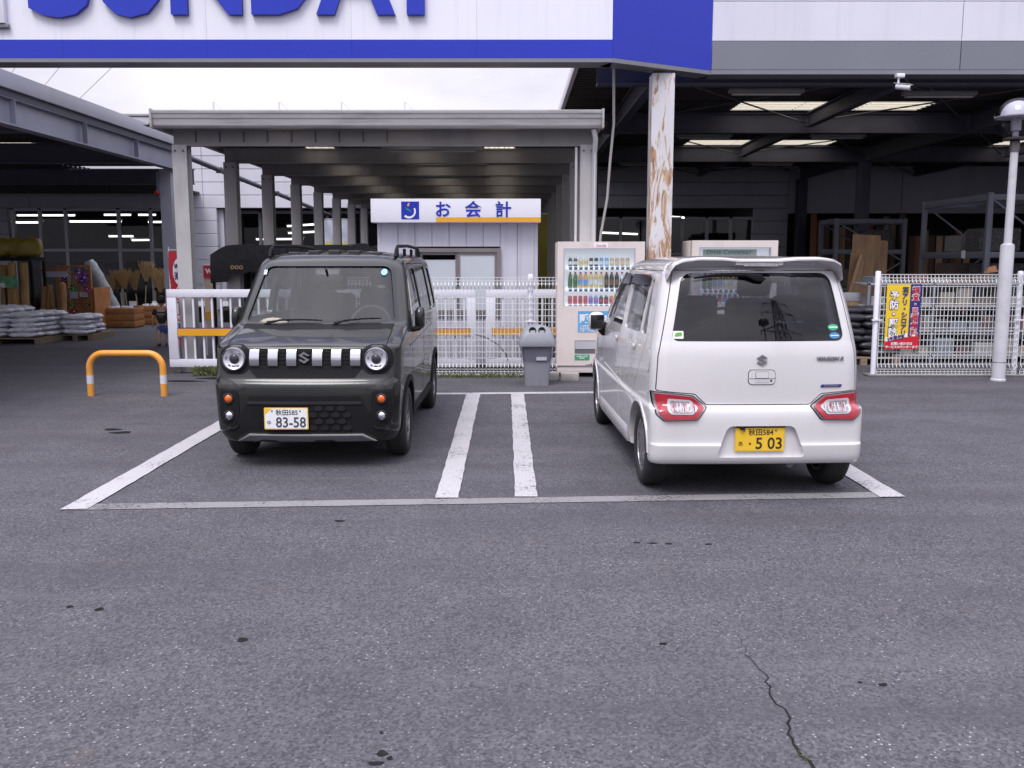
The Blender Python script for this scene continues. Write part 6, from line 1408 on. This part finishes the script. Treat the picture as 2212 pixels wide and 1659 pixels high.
# pale folded panel and dark bags next to the wagon
pn = thing('display_panel', 'pale grey panel on brown backing behind the right fence post', 'panel', (5.2, 14.6, 0))
MB().box(4.98, 5.55, 14.6, 14.63, .92, 1.06).build('pale_header', mat('panel_pale', (.40, .40, .46), .5), pn, bevel=.01); MB().box(4.98, 5.55, 14.605, 14.64, .0, .918).build('brown_backing', plyM, pn)
def bag_mesh(name, sx, sy, sz, seed, wr=.03):
    r_ = random.Random(seed); mb = MB(); nu, nv = 20, 10; vs_ = []; fs = []
    ph = [r_.uniform(0, 6.28) for _ in range(6)]
    for j in range(nv + 1):
        p = -math.pi / 2 + math.pi * j / nv
        for i in range(nu):
            th = 2 * math.pi * i / nu; sp_ = lambda v, e_: math.copysign(abs(v) ** e_, v)
            x = sx * sp_(math.cos(p), .55) * sp_(math.cos(th), .45); y = sy * sp_(math.cos(p), .55) * sp_(math.sin(th), .45); z = sz * sp_(math.sin(p), .8)
            z *= 1 - .35 * (abs(x) / sx) ** 3; w = wr * (math.sin(9 * x / sx + ph[0]) * math.sin(7 * y / sy + ph[1]) + .6 * math.sin(17 * x / sx + ph[2] + 5 * y / sy))
            vs_.append((x + w * .3, y + w * .3, z + w * (.6 if z > 0 else .2) + sz))
    for j in range(nv):
        for i in range(nu): fs.append((j * nu + i, j * nu + (i + 1) % nu, (j + 1) * nu + (i + 1) % nu, (j + 1) * nu + i))
    return mb.add(vs_, fs).mesh(name, angle=60)
blackBag = mat('bag_black', (.035, .036, .045), .4, var=.3, vscale=8, bump=.4, bscale=25, rnd=.2)
bb = [bag_mesh('soil_bag', .30, .2, .065, 40 + i, .012) for i in range(3)]
for b_ in bb: b_.materials.append(blackBag)
for i in range(14):
    col, lay = i % 2, i // 2
    tag(mesh_obj('soil_bag', bb[i % 3], None, None, (5.05 + col * .5 + rng.uniform(-.05, .05), 14.0 + rng.uniform(-.05, .05), .12 + lay * .105), (0, 0, rng.uniform(-.2, .2))), 'black soil bag between wagon and fence post, %s column, %s layer up' % (['left', 'right'][col], ORD[lay]), 'bag', 'black soil bags')
pw = mat('pallet_wood', (.22, .17, .12), .85, var=.25, vscale=5, stretch=(1, 6, 6))
def pallet(cx, cy, w, d, label):
    t = thing('pallet', label, 'pallet', (cx, cy, 0), 0, 'shipping pallets')
    for k in range(6): MB().box(cx - w / 2, cx + w / 2, cy - d / 2 + k * d / 6 + .01, cy - d / 2 + (k + 1) * d / 6 - .01, .095, .115).build('deck_board', pw, t)
    for k in range(3): x = cx - w / 2 + (w - .1) * k / 2; MB().box(x, x + .1, cy - d / 2, cy + d / 2, 0, .094).build('bearer', pw, t)
    return t
pallet(5.3, 14.0, 1.1, .55, 'wooden pallet under the black soil bags')

# ================================================================== GOODS UNDER THE LEFT CANOPY
pallet(-9.75, 17.75, 1.75, 1.15, 'wooden pallet under the large stack of white bags')
pallet(-8.6, 18.5, .7, 1.0, 'wooden pallet under the smaller stack of white bags')
whiteBag = mat('bag_white', (.72, .73, .82), .35, var=.22, vscale=9, bump=.5, bscale=22, rnd=.08, dirt=(.25, .27, .38), dirt_amt=.5, dirt_scale=10, dirt_pos=(.55, .7))
wb = [bag_mesh('white_bag', .29, .2, .055, 60 + i, .022) for i in range(4)]
for b_ in wb: b_.materials.append(whiteBag)
def bag_stack(x0, y0, nx, ny, nl, who, shrink=0):
    for l in range(nl):
        for a in range(nx):
            for b_ in range(ny):
                if l == nl - 1 and (a == nx - 1): continue
                tag(mesh_obj('white_bag', rng.choice(wb), None, None, (x0 + a * .57 + rng.uniform(-.04, .04), y0 + b_ * .41 + rng.uniform(-.04, .04), .115 + l * .092), (rng.uniform(-.04, .04), rng.uniform(-.05, .05), rng.uniform(-.12, .12))),
                    'white bag, %s stack, %s layer up, %s row back, %s from left' % (who, ORD[l], ORD[b_], ORD[a]), 'bag', 'white plastic bags')
bag_stack(-10.32, 17.38, 3, 3, 6, 'larger'); bag_stack(-8.62, 18.2, 1, 2, 5, 'smaller')
# shelf with yellow bags behind
yb = mat('bag_yellow', (.30, .22, .03), .5, var=.2, vscale=6, bump=.3, bscale=20, rnd=.12)
ybm = [bag_mesh('yellow_bag', .23, .16, .20, 80 + i, .06) for i in range(2)]
for b_ in ybm: b_.materials.append(yb)
ys = thing('black_shelf', 'black steel shelf carrying yellow bags at the left edge', 'shelf', (-10.9, 19.8, 0))
MB().box(-11.7, -10.15, 19.5, 20.1, 1.55, 1.63).build('shelf_board', blackP, ys)
for x in (-11.68, -10.2):
    for y in (19.52, 20.05): MB().box(x, x + .05, y, y + .05, 0, 1.548).build('leg', blackP, ys)
MB().box(-10.98, -10.86, 19.485, 19.498, 1.55, 1.62).build('price_tag', whM, ys)
for i in range(5): tag(mesh_obj('yellow_bag', ybm[i % 2], None, None, (-11.5 + i * .31, 19.8 + rng.uniform(-.05, .05), 1.63), (0, rng.uniform(-.1, .1), rng.uniform(-.4, .4))), 'large yellow bag on the black shelf, %s from the left' % ORD[i], 'bag', 'yellow bags')
reed = mat('reed_screen', (.34, .20, .085), .8, var=.35, vscale=5, stretch=(14, 14, .6), bump=.4, bscale=40, rnd=.25)
def reed_roll(x, y, h, r_, lean, side, label):
    mb = MB(); mb.tube([(0, 0, 0), (0, 0, h)], r_, 12)
    for z in (.2, .5, .8): mb.lathe([(r_ + .003, h * z - .008), (r_ + .006, h * z), (r_ + .003, h * z + .008)], 12)
    return tag(mesh_obj('reed_screen_roll', mb.mesh('reed_screen_roll'), reed, None, (x, y, 0), (lean, side, rng.uniform(0, 6))), label, 'screen', 'rolled reed screens')
for i in range(11): reed_roll(-11.75 + i * .155, 19.25 + .03 * (i % 2), 1.5 + rng.uniform(-.04, .05), .078, -.05, rng.uniform(-.03, .03), 'rolled brown reed screen standing below the yellow bags, %s from the left' % ORD[i])
for i in range(6): reed_roll(-10.22 + i * .095, 19.9 + .04 * (i % 2), 1.05 + rng.uniform(-.1, .03), .058, -.06, .10 - .01 * i, 'shorter rolled reed screen leaning left of the lattice display, %s from the left' % ORD[i])
nb = thing('price_board', 'green and white price board in front of the reed screens', 'sign', (-10.45, 19.0, 1.0))
MB().box(-10.72, -10.2, 19.0, 19.012, 1.0, 1.24).build('board', mat('board_green', (.08, .26, .12), .5, var=.4, vscale=9), nb); MB().box(-10.71, -10.56, 18.994, 18.999, 1.01, 1.23).build('white_panel', mat('board_white', (.55, .56, .62), .5, var=.2, vscale=14), nb); MB().box(-10.55, -10.45, 18.994, 18.999, 1.01, 1.10).build('white_panel', mat('board_white', (.55, .56, .62), .5), nb)
MB().tube([(-10.46, 19.02, 0), (-10.46, 19.02, 1.0)], .02, 6).build('stake', blackP, nb)
lb = thing('name_board', 'lilac and brown name board left of the lattice display', 'sign', (-9.95, 20.0, 1.1))
MB().box(-10.28, -9.72, 20.15, 20.17, 1.20, 1.32).build('face', mat('board_lilac', (.42, .41, .55), .5, var=.15, vscale=20), lb); MB().box(-10.30, -9.70, 20.155, 20.18, 1.325, 1.38).build('top_bar', plM['red'], lb); MB().tube([(-10.0, 20.2, 0), (-10.0, 20.2, 1.2)], .02, 6).build('stake', plM['dark'], lb)
# lattice display with pinwheels
lt = thing('lattice_display', 'orange wooden lattice display stand hung with pinwheels', 'display stand', (-9.85, 20.85, 0))
latM = mat('lattice_wood', (.36, .155, .055), .6, var=.2, vscale=5, rnd=.08)
lx0, lx1, ly = -10.25, -9.48, 20.8
for x in (lx0, lx1 - .05): MB().box(x, x + .05, ly - .03, ly + .03, 0, 1.45).build('frame_post', latM, lt, bevel=.004)
for z in (.02, .72, 1.40): MB().box(lx0 + .05, lx1 - .05, ly - .025, ly + .025, z, z + .05).build('frame_rail', latM, lt, bevel=.004)
for k in range(-7, 10):
    for dgn in (1, -1):
        xa = lx0 + .05 + k * .09; pts_ = []
        for i in range(40):
            z = .07 + i * (1.33 / 39); x = xa + dgn * (z - .07) if dgn > 0 else xa + .7 - (z - .07)
            if lx0 + .05 <= x <= lx1 - .05: pts_.append((x, z))
        if len(pts_) > 3: MB().bar((pts_[0][0], ly + dgn * .008, pts_[0][1]), (pts_[-1][0], ly + dgn * .008, pts_[-1][1]), .014, .032).build('lath', latM, lt)
MB().box(lx1 + .02, lx1 + .05, ly - .02, ly + .8, 0, .95).build('side_panel', latM, lt)
def pinwheel(x, z, r_, col, label):
    t = thing('pinwheel', label, 'pinwheel', (x, ly - .08, z), 0, 'pinwheels on the lattice display')
    for k in range(6):
        a = k * math.pi / 3; a2 = a + .75
        MB().add([(x, ly - .08, z), (x + r_ * math.cos(a), ly - .10, z + r_ * math.sin(a)), (x + r_ * .8 * math.cos(a2), ly - .06, z + r_ * .8 * math.sin(a2)), (x + r_ * .3 * math.cos(a2), ly - .04, z + r_ * .3 * math.sin(a2))], [(0, 1, 2), (0, 2, 3)]).build('blade', col, t)
    MB().ell((x, ly - .09, z), r_ * .16, .02, r_ * .16, 8, 6).build('hub', capR['w'], t); MB().tube([(x, ly - .07, z), (x, ly - .025, z - .05)], .006, 5).build('pin', chromeM, t)
foil = {k: mat('foil_' + k, c, .25, .4, var=.3, vscale=20) for k, c in {'purple': (.20, .05, .42), 'violet': (.30, .08, .5), 'pink': (.62, .08, .32), 'blue': (.03, .08, .45), 'red': (.40, .02, .05), 'green': (.10, .38, .12), 'gold': (.6, .35, .03), 'lilac': (.6, .35, .6)}.items()}
for i, (x, z, r_, c) in enumerate(((-9.72, 1.28, .11, 'violet'), (-9.60, 1.18, .12, 'purple'), (-9.66, 1.10, .1, 'purple'), (-9.78, 1.22, .07, 'lilac'), (-10.05, 1.18, .08, 'blue'), (-10.08, 1.06, .1, 'red'), (-9.95, 1.02, .05, 'gold'), (-9.86, .95, .10, 'green'), (-9.56, .92, .09, 'pink'), (-10.14, 1.10, .05, 'gold'), (-9.95, .60, .07, 'green'), (-9.88, .42, .08, 'pink'), (-10.1, .45, .06, 'violet'))):
    pinwheel(x, z, r_, foil[c], ['upper violet', 'upper right purple', 'purple, below the violet one', 'small lilac', 'blue', 'dark red', 'tiny gold, beside the green one', 'large green', 'pink, at the right post', 'tiny gold, at the left post', 'small green, lower half', 'pink, lower half', 'violet, lower half'][i] + ' foil pinwheel on the lattice display')
for i, x in enumerate((-10.12, -9.88, -9.66)):
    o = MB().box(x - .09, x + .09, ly - .06, ly - .045, .74 - .03 * (i % 2), .86).build('price_strip', mat('strip_white', (.5, .5, .58), .4, var=.25, vscale=15)); tag(o, 'white price strip across the lattice display, ' + ['left', 'middle', 'right'][i], 'price tag', 'price strips')
    MB().tube([(x, ly - .052, .80), (x, ly - .0255, .80)], .006, 5).build('peg', chromeM, o)
# planter boxes with white packets
for i, (x, y) in enumerate(((-9.15, 21.6), (-8.75, 22.7))):
    t = thing('planter_box', 'wooden planter box of white packets, ' + ['nearer', 'farther'][i] + ' of two beside the lattice display', 'planter', (x, y, 0), 0, 'wooden planter boxes')
    for (a, b_, c, d_) in ((-.38, .38, -.3, -.27), (-.38, .38, .27, .3), (-.38, -.35, -.268, .268), (.35, .38, -.268, .268)):
        for k in range(3): MB().box(x + a, x + b_, y + c, y + d_, .02 + k * .15, .16 + k * .15).build('board', latM, t, bevel=.004)
    MB().box(x - .36, x + .36, y - .28, y + .28, .0, .30).build('fill', plM['dark'], t)
    for k in range(4):
        o = MB().box(-.06, .06, -.05, .05, 0, .20).mesh('seed_packet', bevel=.008); tag(mesh_obj('seed_packet', o, whiteBag, None, (x - .24 + k * .16, y - .1, .30), (rng.uniform(-.15, .15), rng.uniform(-.15, .15), rng.uniform(-.3, .3))), 'white packet in the %s planter box, %s from the left' % (['nearer', 'farther'][i], ORD[k]), 'packet', 'white packets in the planters')
# wrapped roll leaning
wrap = mat('shrink_wrap', (.30, .34, .36), .25, var=.35, vscale=10, stretch=(6, 6, 1), bump=.6, bscale=18)
d_ = Vector((.62, .3, -1.25)); o = MB()
p0 = Vector((-9.98, 21.8, 1.55)); p1 = Vector((-9.38, 22.0, .10)); o.tube([p0.lerp(p1, k / 12) + Vector((rng.uniform(-.01, .01), 0, 0)) for k in range(13)], .15, 14, radii=[.10, .145] + [.15 + rng.uniform(-.01, .01) for _ in range(9)] + [.14, .10])
tag(o.build('wrapped_roll', wrap), 'long grey roll in plastic wrap leaning right of the lattice display', 'roll')
# straw brooms in buckets
straw = mat('broom_straw', (.26, .16, .07), .85, var=.4, vscale=6, stretch=(16, 16, .7), rnd=.25); stick = mat('broom_stick', (.36, .27, .15), .6, var=.15)
for i in range(9):
    x = -10.25 + i * .2; y = 23.6 + .15 * (i % 2)
    X0 = x
    t = thing('straw_broom', 'straw broom standing head up beside the store window, %s from the left' % ORD[i], 'broom', (x, y, .0), 0, 'straw brooms', local=True); t.rotation_euler = (rng.uniform(-.06, .06), rng.uniform(-.10, .10), 0)
    h = 1.15 + rng.uniform(-.1, .25)
    MB().tube([(0, 0, 0), (0, 0, h - .3)], .013, 6).build('stick', stick, t)
    mb = MB()
    for k in range(70):
        a = rng.uniform(0, 6.28); s_ = rng.uniform(.3, 1) ; l = rng.uniform(.85, 1.05)
        mb.add([(math.cos(a) * .012, math.sin(a) * .012, h - .42), (math.cos(a) * .012 + .008, math.sin(a) * .012, h - .42), (math.cos(a) * 0.24 * s_ + .006, math.sin(a) * .09 * s_, h - .42 + .55 * l), (math.cos(a) * 0.24 * s_ - .006, math.sin(a) * .09 * s_, h - .42 + .55 * l)], [(0, 1, 2, 3)])
    o = mb.build('head', straw, t); tag(o, kind='stuff'); MB().lathe([(.03, h - .44), (.034, h - .40), (.028, h - .36)], 8).build('binding', blackP, t)
for i in range(5):
    x = -9.55 + i * .58; t = thing('black_bucket', 'black bucket with white label holding brooms, %s from the left' % ORD[i], 'bucket', (x, 23.35, 0), 0, 'black buckets under the brooms')
    MB().lathe([(.16, 0), (.19, .36), (.2, .38), (.185, .38), (.155, .02), (.001, .02)], 16, (x, 23.35, 0)).build('pail', blackP, t); MB().box(x - .09, x + .09, 23.145, 23.155, .42, .54).build('label', whM, t); MB().box(x - .01, x + .01, 23.15, 23.165, .30, .42).build('label_stem', blackP, t)
# ================================================================== BANNERS
def banner(x, y, z0, z1, w, m, label, pole_side=-1, name='banner_flag'):
    t = thing(name, label, 'banner', (x, y, 0)); mb = MB(); n = 14; vs_ = []; fs = []
    for i in range(n + 1):
        z = z0 + (z1 - z0) * i / n
        for k in range(5): vs_.append((x - w / 2 + w * k / 4, y + .012 * math.sin(i * .9 + k * .8), z))
    for i in range(n):
        for k in range(4): fs.append((i * 5 + k, i * 5 + k + 1, i * 5 + k + 6, i * 5 + k + 5))
    mb.add(vs_, fs).build('cloth', m, t)
    px = x + pole_side * w / 2; MB().tube([(px, y + .015, 0), (px, y + .015, z1 + .06)], .011, 6).build('pole', capR['w'], t); MB().tube([(px, y + .015, z1 + .02), (px - pole_side * w, y + .015, z1 + .02)], .007, 6).build('cross_bar', capR['w'], t)
    return t
bn = banner(-4.93, 13.75, .30, 1.70, .35, mat('banner_red', (.50, .02, .04), .7, var=.06), 'red banner with a white oval and bold lettering behind the white gate')
MB().prism([(-4.94 + .10 * math.cos(a), 1.40 + .20 * math.sin(a)) for a in [2 * math.pi * k / 28 for k in range(28)]], 'y', 13.722, 13.728).build('white_oval', whM, bn)
text('野菜', .12, inkM, bn, (-4.96, 13.716, 1.40), rot=(R(90), R(90), 0), extrude=.0008, offset=.004)
for i, ch in enumerate('クリセ'):
    text(ch, .26, whM, bn, (-4.95, 13.722, 1.08 - i * .27), extrude=.0008, offset=.016); text(ch, .26, inkM if ch == 'セ' else mat('banner_red', (.5, .02, .04), .7), bn, (-4.95, 13.717, 1.08 - i * .27), extrude=.0008, offset=.002)
b2 = banner(-4.98, 15.2, .35, 1.48, .2, mat('banner_cream', (.62, .50, .38), .7, var=.1), 'narrow red and cream banner left of the black tarp stall')
MB().box(-5.075, -4.885, 15.175, 15.183, 1.28, 1.48).build('red_head', redM, b2); text('W', .1, whM, b2, (-4.98, 15.17, 1.39), extrude=.0006, offset=.006); MB().box(-4.98, -4.885, 15.175, 15.183, .90, 1.08).build('blue_block', mat('banner_blue', (.05, .1, .35), .6), b2); MB().box(-5.075, -4.885, 15.175, 15.183, .60, .72).build('amber_block', gorM, b2)
for i, px in enumerate((-5.45, -5.05)):
    b3 = banner(px, 27.6, 1.6, 2.75, .34, mat('banner_pale', (.50, .52, .66), .7, var=.15, vscale=5), ['left', 'right'][i] + ' of two pale blue banners with yellow characters between the carport posts'); text('せ', .30, mat('banner_yellow', (.62, .55, .08), .6), b3, (px, 27.57, 2.0), extrude=.0008, offset=.008)
b4 = banner(.50, 16.2, .55, 2.35, .24, mat('banner_mustard', (.22, .18, .02), .7, var=.1), 'tall mustard banner in the shade right of the checkout booth')
# ================================================================== BLACK TARP STALL behind the gate
tp = thing('tarp_stall', 'low stall under a black tarpaulin roof behind the gate and van', 'stall', (-3.4, 15.2, 0))
tarpM = mat('black_tarp', (.012, .012, .015), .45, var=.3, vscale=4, bump=.5, bscale=9, bdist=.03)
x0, x1, y0, y1 = -4.86, -2.1, 14.9, 16.3
vs_ = []; fs = []; nx, ny = 22, 9; rr_ = random.Random(3)
for i in range(nx + 1):
    u = i / nx; x = x0 + (x1 - x0) * u
    for j in range(ny + 1):
        v = j / ny
        ex = min(1, u / .10, (1 - u) / .06); z = 1.66 + .15 * min(1, ex) + rr_.uniform(-.008, .008)
        if u > .8: z += .03 * math.sin(u * 30 + v * 5)
        vs_.append((x, y0 + (y1 - y0) * v, z))
for i in range(nx):
    for j in range(ny): fs.append((i * (ny + 1) + j, (i + 1) * (ny + 1) + j, (i + 1) * (ny + 1) + j + 1, i * (ny + 1) + j + 1))
mb = MB().add(vs_, fs); 
val = []
for i in range(nx + 1):
    u = i / nx; x = x0 + (x1 - x0) * u; z = vs_[i * (ny + 1)][2]; zb = 1.34 + (.05 * math.sin(u * 9) if u > .2 else -.12 * (u < .12))
    val += [(x, y0, z), (x, y0 - .02, (z + zb) / 2), (x, y0 - .01 + rr_.uniform(-.01, .01), zb)]
mb.add(val, [(3 * i + k, 3 * i + 3 + k, 3 * i + 4 + k, 3 * i + 1 + k) for i in range(nx) for k in (0, 1)])
mb.add([(x0, y0, 1.66), (x0, y1, 1.66), (x0 - .01, y1, 1.20), (x0 - .01, y0, 1.20)], [(0, 1, 2, 3)])
mb.build('tarpaulin', tarpM, tp, angle=60)
for x in (x0 + .03, -3.9, -3.0, x1 - .03):
    for y in (y0 + .05, y1 - .05): MB().tube([(x, y, 0), (x, y, 1.66)], .025, 8).build('pole', blackP, tp)
MB().box(-4.15, -2.2, 15.6, 15.64, .15, 1.36).build('grey_panel', mat('stall_grey', (.24, .25, .30), .6, var=.08), tp)
for k in range(3): MB().lathe([(.018, 0), (.032, 0), (.032, -.006), (.018, -.006)], 12, (-4.50 + k * .07, y0 - .03, 1.455), 'y', closed=True).build('gold_ring_mark', mat('gold_letter', (.50, .38, .18), .4), tp)
for z in (.3, .75): MB().box(x0 + .1, x1 - .1, 15.0, 15.55, z, z + .03).build('shelf_board', plM['dark'], tp)
for i in range(9):
    ci = rng.choice([0, 3, 5, 6, 7, 9]); carton(-4.5 + i * .27, 15.25, .33 + .45 * (i % 2), .2, .3, rng.uniform(.15, .3), ci, '%s package inside the black tarp stall, %s from the left' % (words[ci], ORD[i]), 'packages in the tarp stall')
# ================================================================== SMALL CHILD seen from behind
kid = thing('person', 'small child in black printed T-shirt and blue shorts walking away by the gate', 'person', (-6.44, 16.87, 0), R(12), local=True)
skinM = mat('skin', (.50, .30, .22), .6, var=.06, vscale=10); shirtM = mat('shirt_black', (.03, .02, .025), .85, var=.2, vscale=15); shortM = mat('shorts_blue', (.07, .10, .30), .85, var=.15, vscale=12); hairM = mat('hair_dark', (.02, .014, .012), .6, var=.3, vscale=30); shoeM = mat('shoes_dark', (.04, .03, .04), .7)
def skin_mesh(name, verts, edges, root=0, sub=2):
    me = bpy.data.meshes.new(name); me.from_pydata([v[:3] for v in verts], edges, []); o = bpy.data.objects.new(name, me); C.objects.link(o)
    sk = o.modifiers.new('s', 'SKIN'); o.modifiers.new('u', 'SUBSURF').levels = sub
    for i, v in enumerate(verts):
        d = me.skin_vertices[0].data[i]; d.radius = (v[3], v[4] if len(v) > 4 else v[3]); d.use_root = (i == root)
    bpy.context.view_layer.update(); r_ = bpy.data.meshes.new_from_object(o.evaluated_get(bpy.context.evaluated_depsgraph_get())); bpy.data.objects.remove(o)
    for p in r_.polygons: p.use_smooth = True
    return r_
V = [(0, 0, .42, .07, .065), (0, .005, .54, .075, .06), (0, 0, .66, .075, .055), (0, .005, .715, .03), (0, .0, .75, .033)]
E_ = [(0, 1), (1, 2), (2, 3), (3, 4)]
for s_ in (-1, 1):
    b = len(V); f = .06 * s_
    V += [(s_ * .06, 0, .38, .05), (s_ * .062, f * .5 - .01, .22, .036), (s_ * .062, f, .045, .024), (s_ * .066, f - .01 + .07, .022, .02)]
    E_ += [(0, b), (b, b + 1), (b + 1, b + 2), (b + 2, b + 3)]
    a = len(V)
    V += [(s_ * .105, 0, .655, .034), (s_ * .150, -.01, .53, .025), (s_ * .165, .02, .42, .018), (s_ * .168, .03, .385, .015)]
    E_ += [(2, a), (a, a + 1), (a + 1, a + 2), (a + 2, a + 3)]
    for k in range(5):
        q = len(V); dx = -.014 + .007 * k
        if k == 4: V += [(s_ * .155, .05, .375, .0055), (s_ * .150, .06, .357, .005)]
        else: V += [(s_ * .170, .03 + dx, .358 - .002 * (k == 1), .0052), (s_ * .166, .034 + dx, .338 + .004 * abs(k - 1), .0045)]
        E_ += [(a + 3, q), (q, q + 1)]
bodyo = mesh_obj('body', skin_mesh('body', V, E_, 0), skinM, kid)
hd = MB(); hd.ell((0, .008, .825), .068, .078, .088, 20, 14, .95); hd.ell((0, .085, .815), .012, .014, .014, 8, 6)
for s_ in (-1, 1): hd.ell((s_ * .069, .005, .815), .012, .018, .024, 8, 6)
hd.build('head', skinM, bodyo, angle=60)
for s_ in (-1, 1): MB().ell((s_ * .027, .078, .828), .010, .008, .008, 8, 6).build('eye', capR['w'], bodyo)
MB().box(-.018, .018, .078, .084, .782, .788).build('mouth', mat('lip', (.35, .12, .1), .6), bodyo)
vs_ = []; hr = MB(); hr.ell((0, -.004, .845), .076, .086, .083, 22, 14, .95); hr.v = [(x, y if y < .055 or z > .87 else .055 + (y - .055) * .2, z) for x, y, z in hr.v]; hr.build('hair', hairM, bodyo, angle=60)
VS = [(0, 0, .40, .088, .08), (0, .005, .52, .092, .075), (0, 0, .655, .092, .068), (0, .002, .695, .05, .045)]
ES = [(0, 1), (1, 2), (2, 3)]
for s_ in (-1, 1): b = len(VS); VS += [(s_ * .11, 0, .65, .046), (s_ * .145, -.008, .56, .042)]; ES += [(2, b), (b, b + 1)]
mesh_obj('t_shirt', skin_mesh('t_shirt', VS, ES, 1), shirtM, bodyo)
VP = [(0, 0, .41, .084, .078), (0, 0, .36, .075, .07)]; EP = [(0, 1)]
for s_ in (-1, 1): b = len(VP); VP += [(s_ * .058, 0, .31, .058), (s_ * .064, .02 * s_, .215, .058)]; EP += [(1, b), (b, b + 1)]
mesh_obj('shorts', skin_mesh('shorts', VP, EP, 0), shortM, bodyo)
for s_ in (-1, 1):
    f = .06 * s_; MB().ell((s_ * .064, f + .03, .028), .034, .07, .03, 14, 8, .8).build('shoe', shoeM, bodyo)
printM = mat('shirt_print', (.5, .45, .45), .7)
MB().box(-.07, .07, -.105, -.098, .585, .597).build('shirt_print', printM, bodyo); MB().prism([(-.055, .575), (.055, .575), (.03, .53), (-.03, .53)], 'y', -.102, -.096).build('shirt_print', mat('shirt_print_dim', (.12, .1, .1), .8), bodyo)
# ================================================================== MAST AND PYLON across the lot, mirrored in the wagon's rear window
steelG = mat('galvanised_steel', (.16, .16, .17), .5, .5, var=.1)
py_ = thing('power_pylon', 'lattice power pylon mirrored in the white wagon rear window', 'pylon', (36, -68, 0))
bx_, by_ = 36, -68
def hw(z): return 3.2 * (1 - z / 44) + .35
lv_ = [0, 6, 11, 15.5, 19.5, 23, 26, 29, 32, 35, 38, 41]
for sx_ in (-1, 1):
    for sy_ in (-1, 1): MB().bar((bx_ + sx_ * hw(0), by_ + sy_ * hw(0), 0), (bx_ + sx_ * hw(41), by_ + sy_ * hw(41), 41), .28, .28).build('leg', steelG, py_)
for z0, z1 in zip(lv_[:-1], lv_[1:]):
    for s_ in (-1, 1):
        mb = MB(); a, b_ = hw(z0), hw(z1)
        mb.bar((bx_ - a, by_ + s_ * a, z0), (bx_ + b_, by_ + s_ * b_, z1), .16, .16); mb.bar((bx_ + a, by_ + s_ * a, z0), (bx_ - b_, by_ + s_ * b_, z1), .16, .16); mb.build('brace', steelG, py_)
        mb = MB(); mb.bar((bx_ + s_ * a, by_ - a, z0), (bx_ + s_ * b_, by_ + b_, z1), .16, .16); mb.build('brace', steelG, py_)
for z, l in ((27, 7), (32.5, 6), (38, 5)):
    for s_ in (-1, 1):
        mb = MB(); mb.bar((bx_, by_, z), (bx_ + s_ * l, by_, z), .25, .25); mb.bar((bx_, by_, z + 2), (bx_ + s_ * l, by_, z), .16, .16); arm = mb.build('cross_arm', steelG, py_)
        MB().tube([(bx_ + s_ * l, by_, z), (bx_ + s_ * l, by_, z - 1.8)], .14, 6).build('insulator', steelG, arm)
ms = thing('floodlight_mast', 'floodlight mast mirrored in the white wagon rear window', 'light mast', (24, -52, 0))
MB().lathe([(.28, 0), (.14, 23)], 12, (24, -52, 0)).build('pole', steelG, ms)
MB().lathe([(1.0, 23), (1.1, 23.0), (1.1, 23.15), (1.0, 23.15)], 20, (24, -52, 0), closed=True).build('ring', steelG, ms)
for k in range(8):
    a = 2 * math.pi * k / 8; MB().box(24 + 1.1 * math.cos(a) - .28, 24 + 1.1 * math.cos(a) + .28, -52 + 1.1 * math.sin(a) - .2, -52 + 1.1 * math.sin(a) + .2, 22.6, 23.3).build('floodlight', steelG, ms); MB().bar((24, -52, 23.05), (24 + 1.05 * math.cos(a), -52 + 1.05 * math.sin(a), 23.05), .08, .08).build('spoke', steelG, ms)
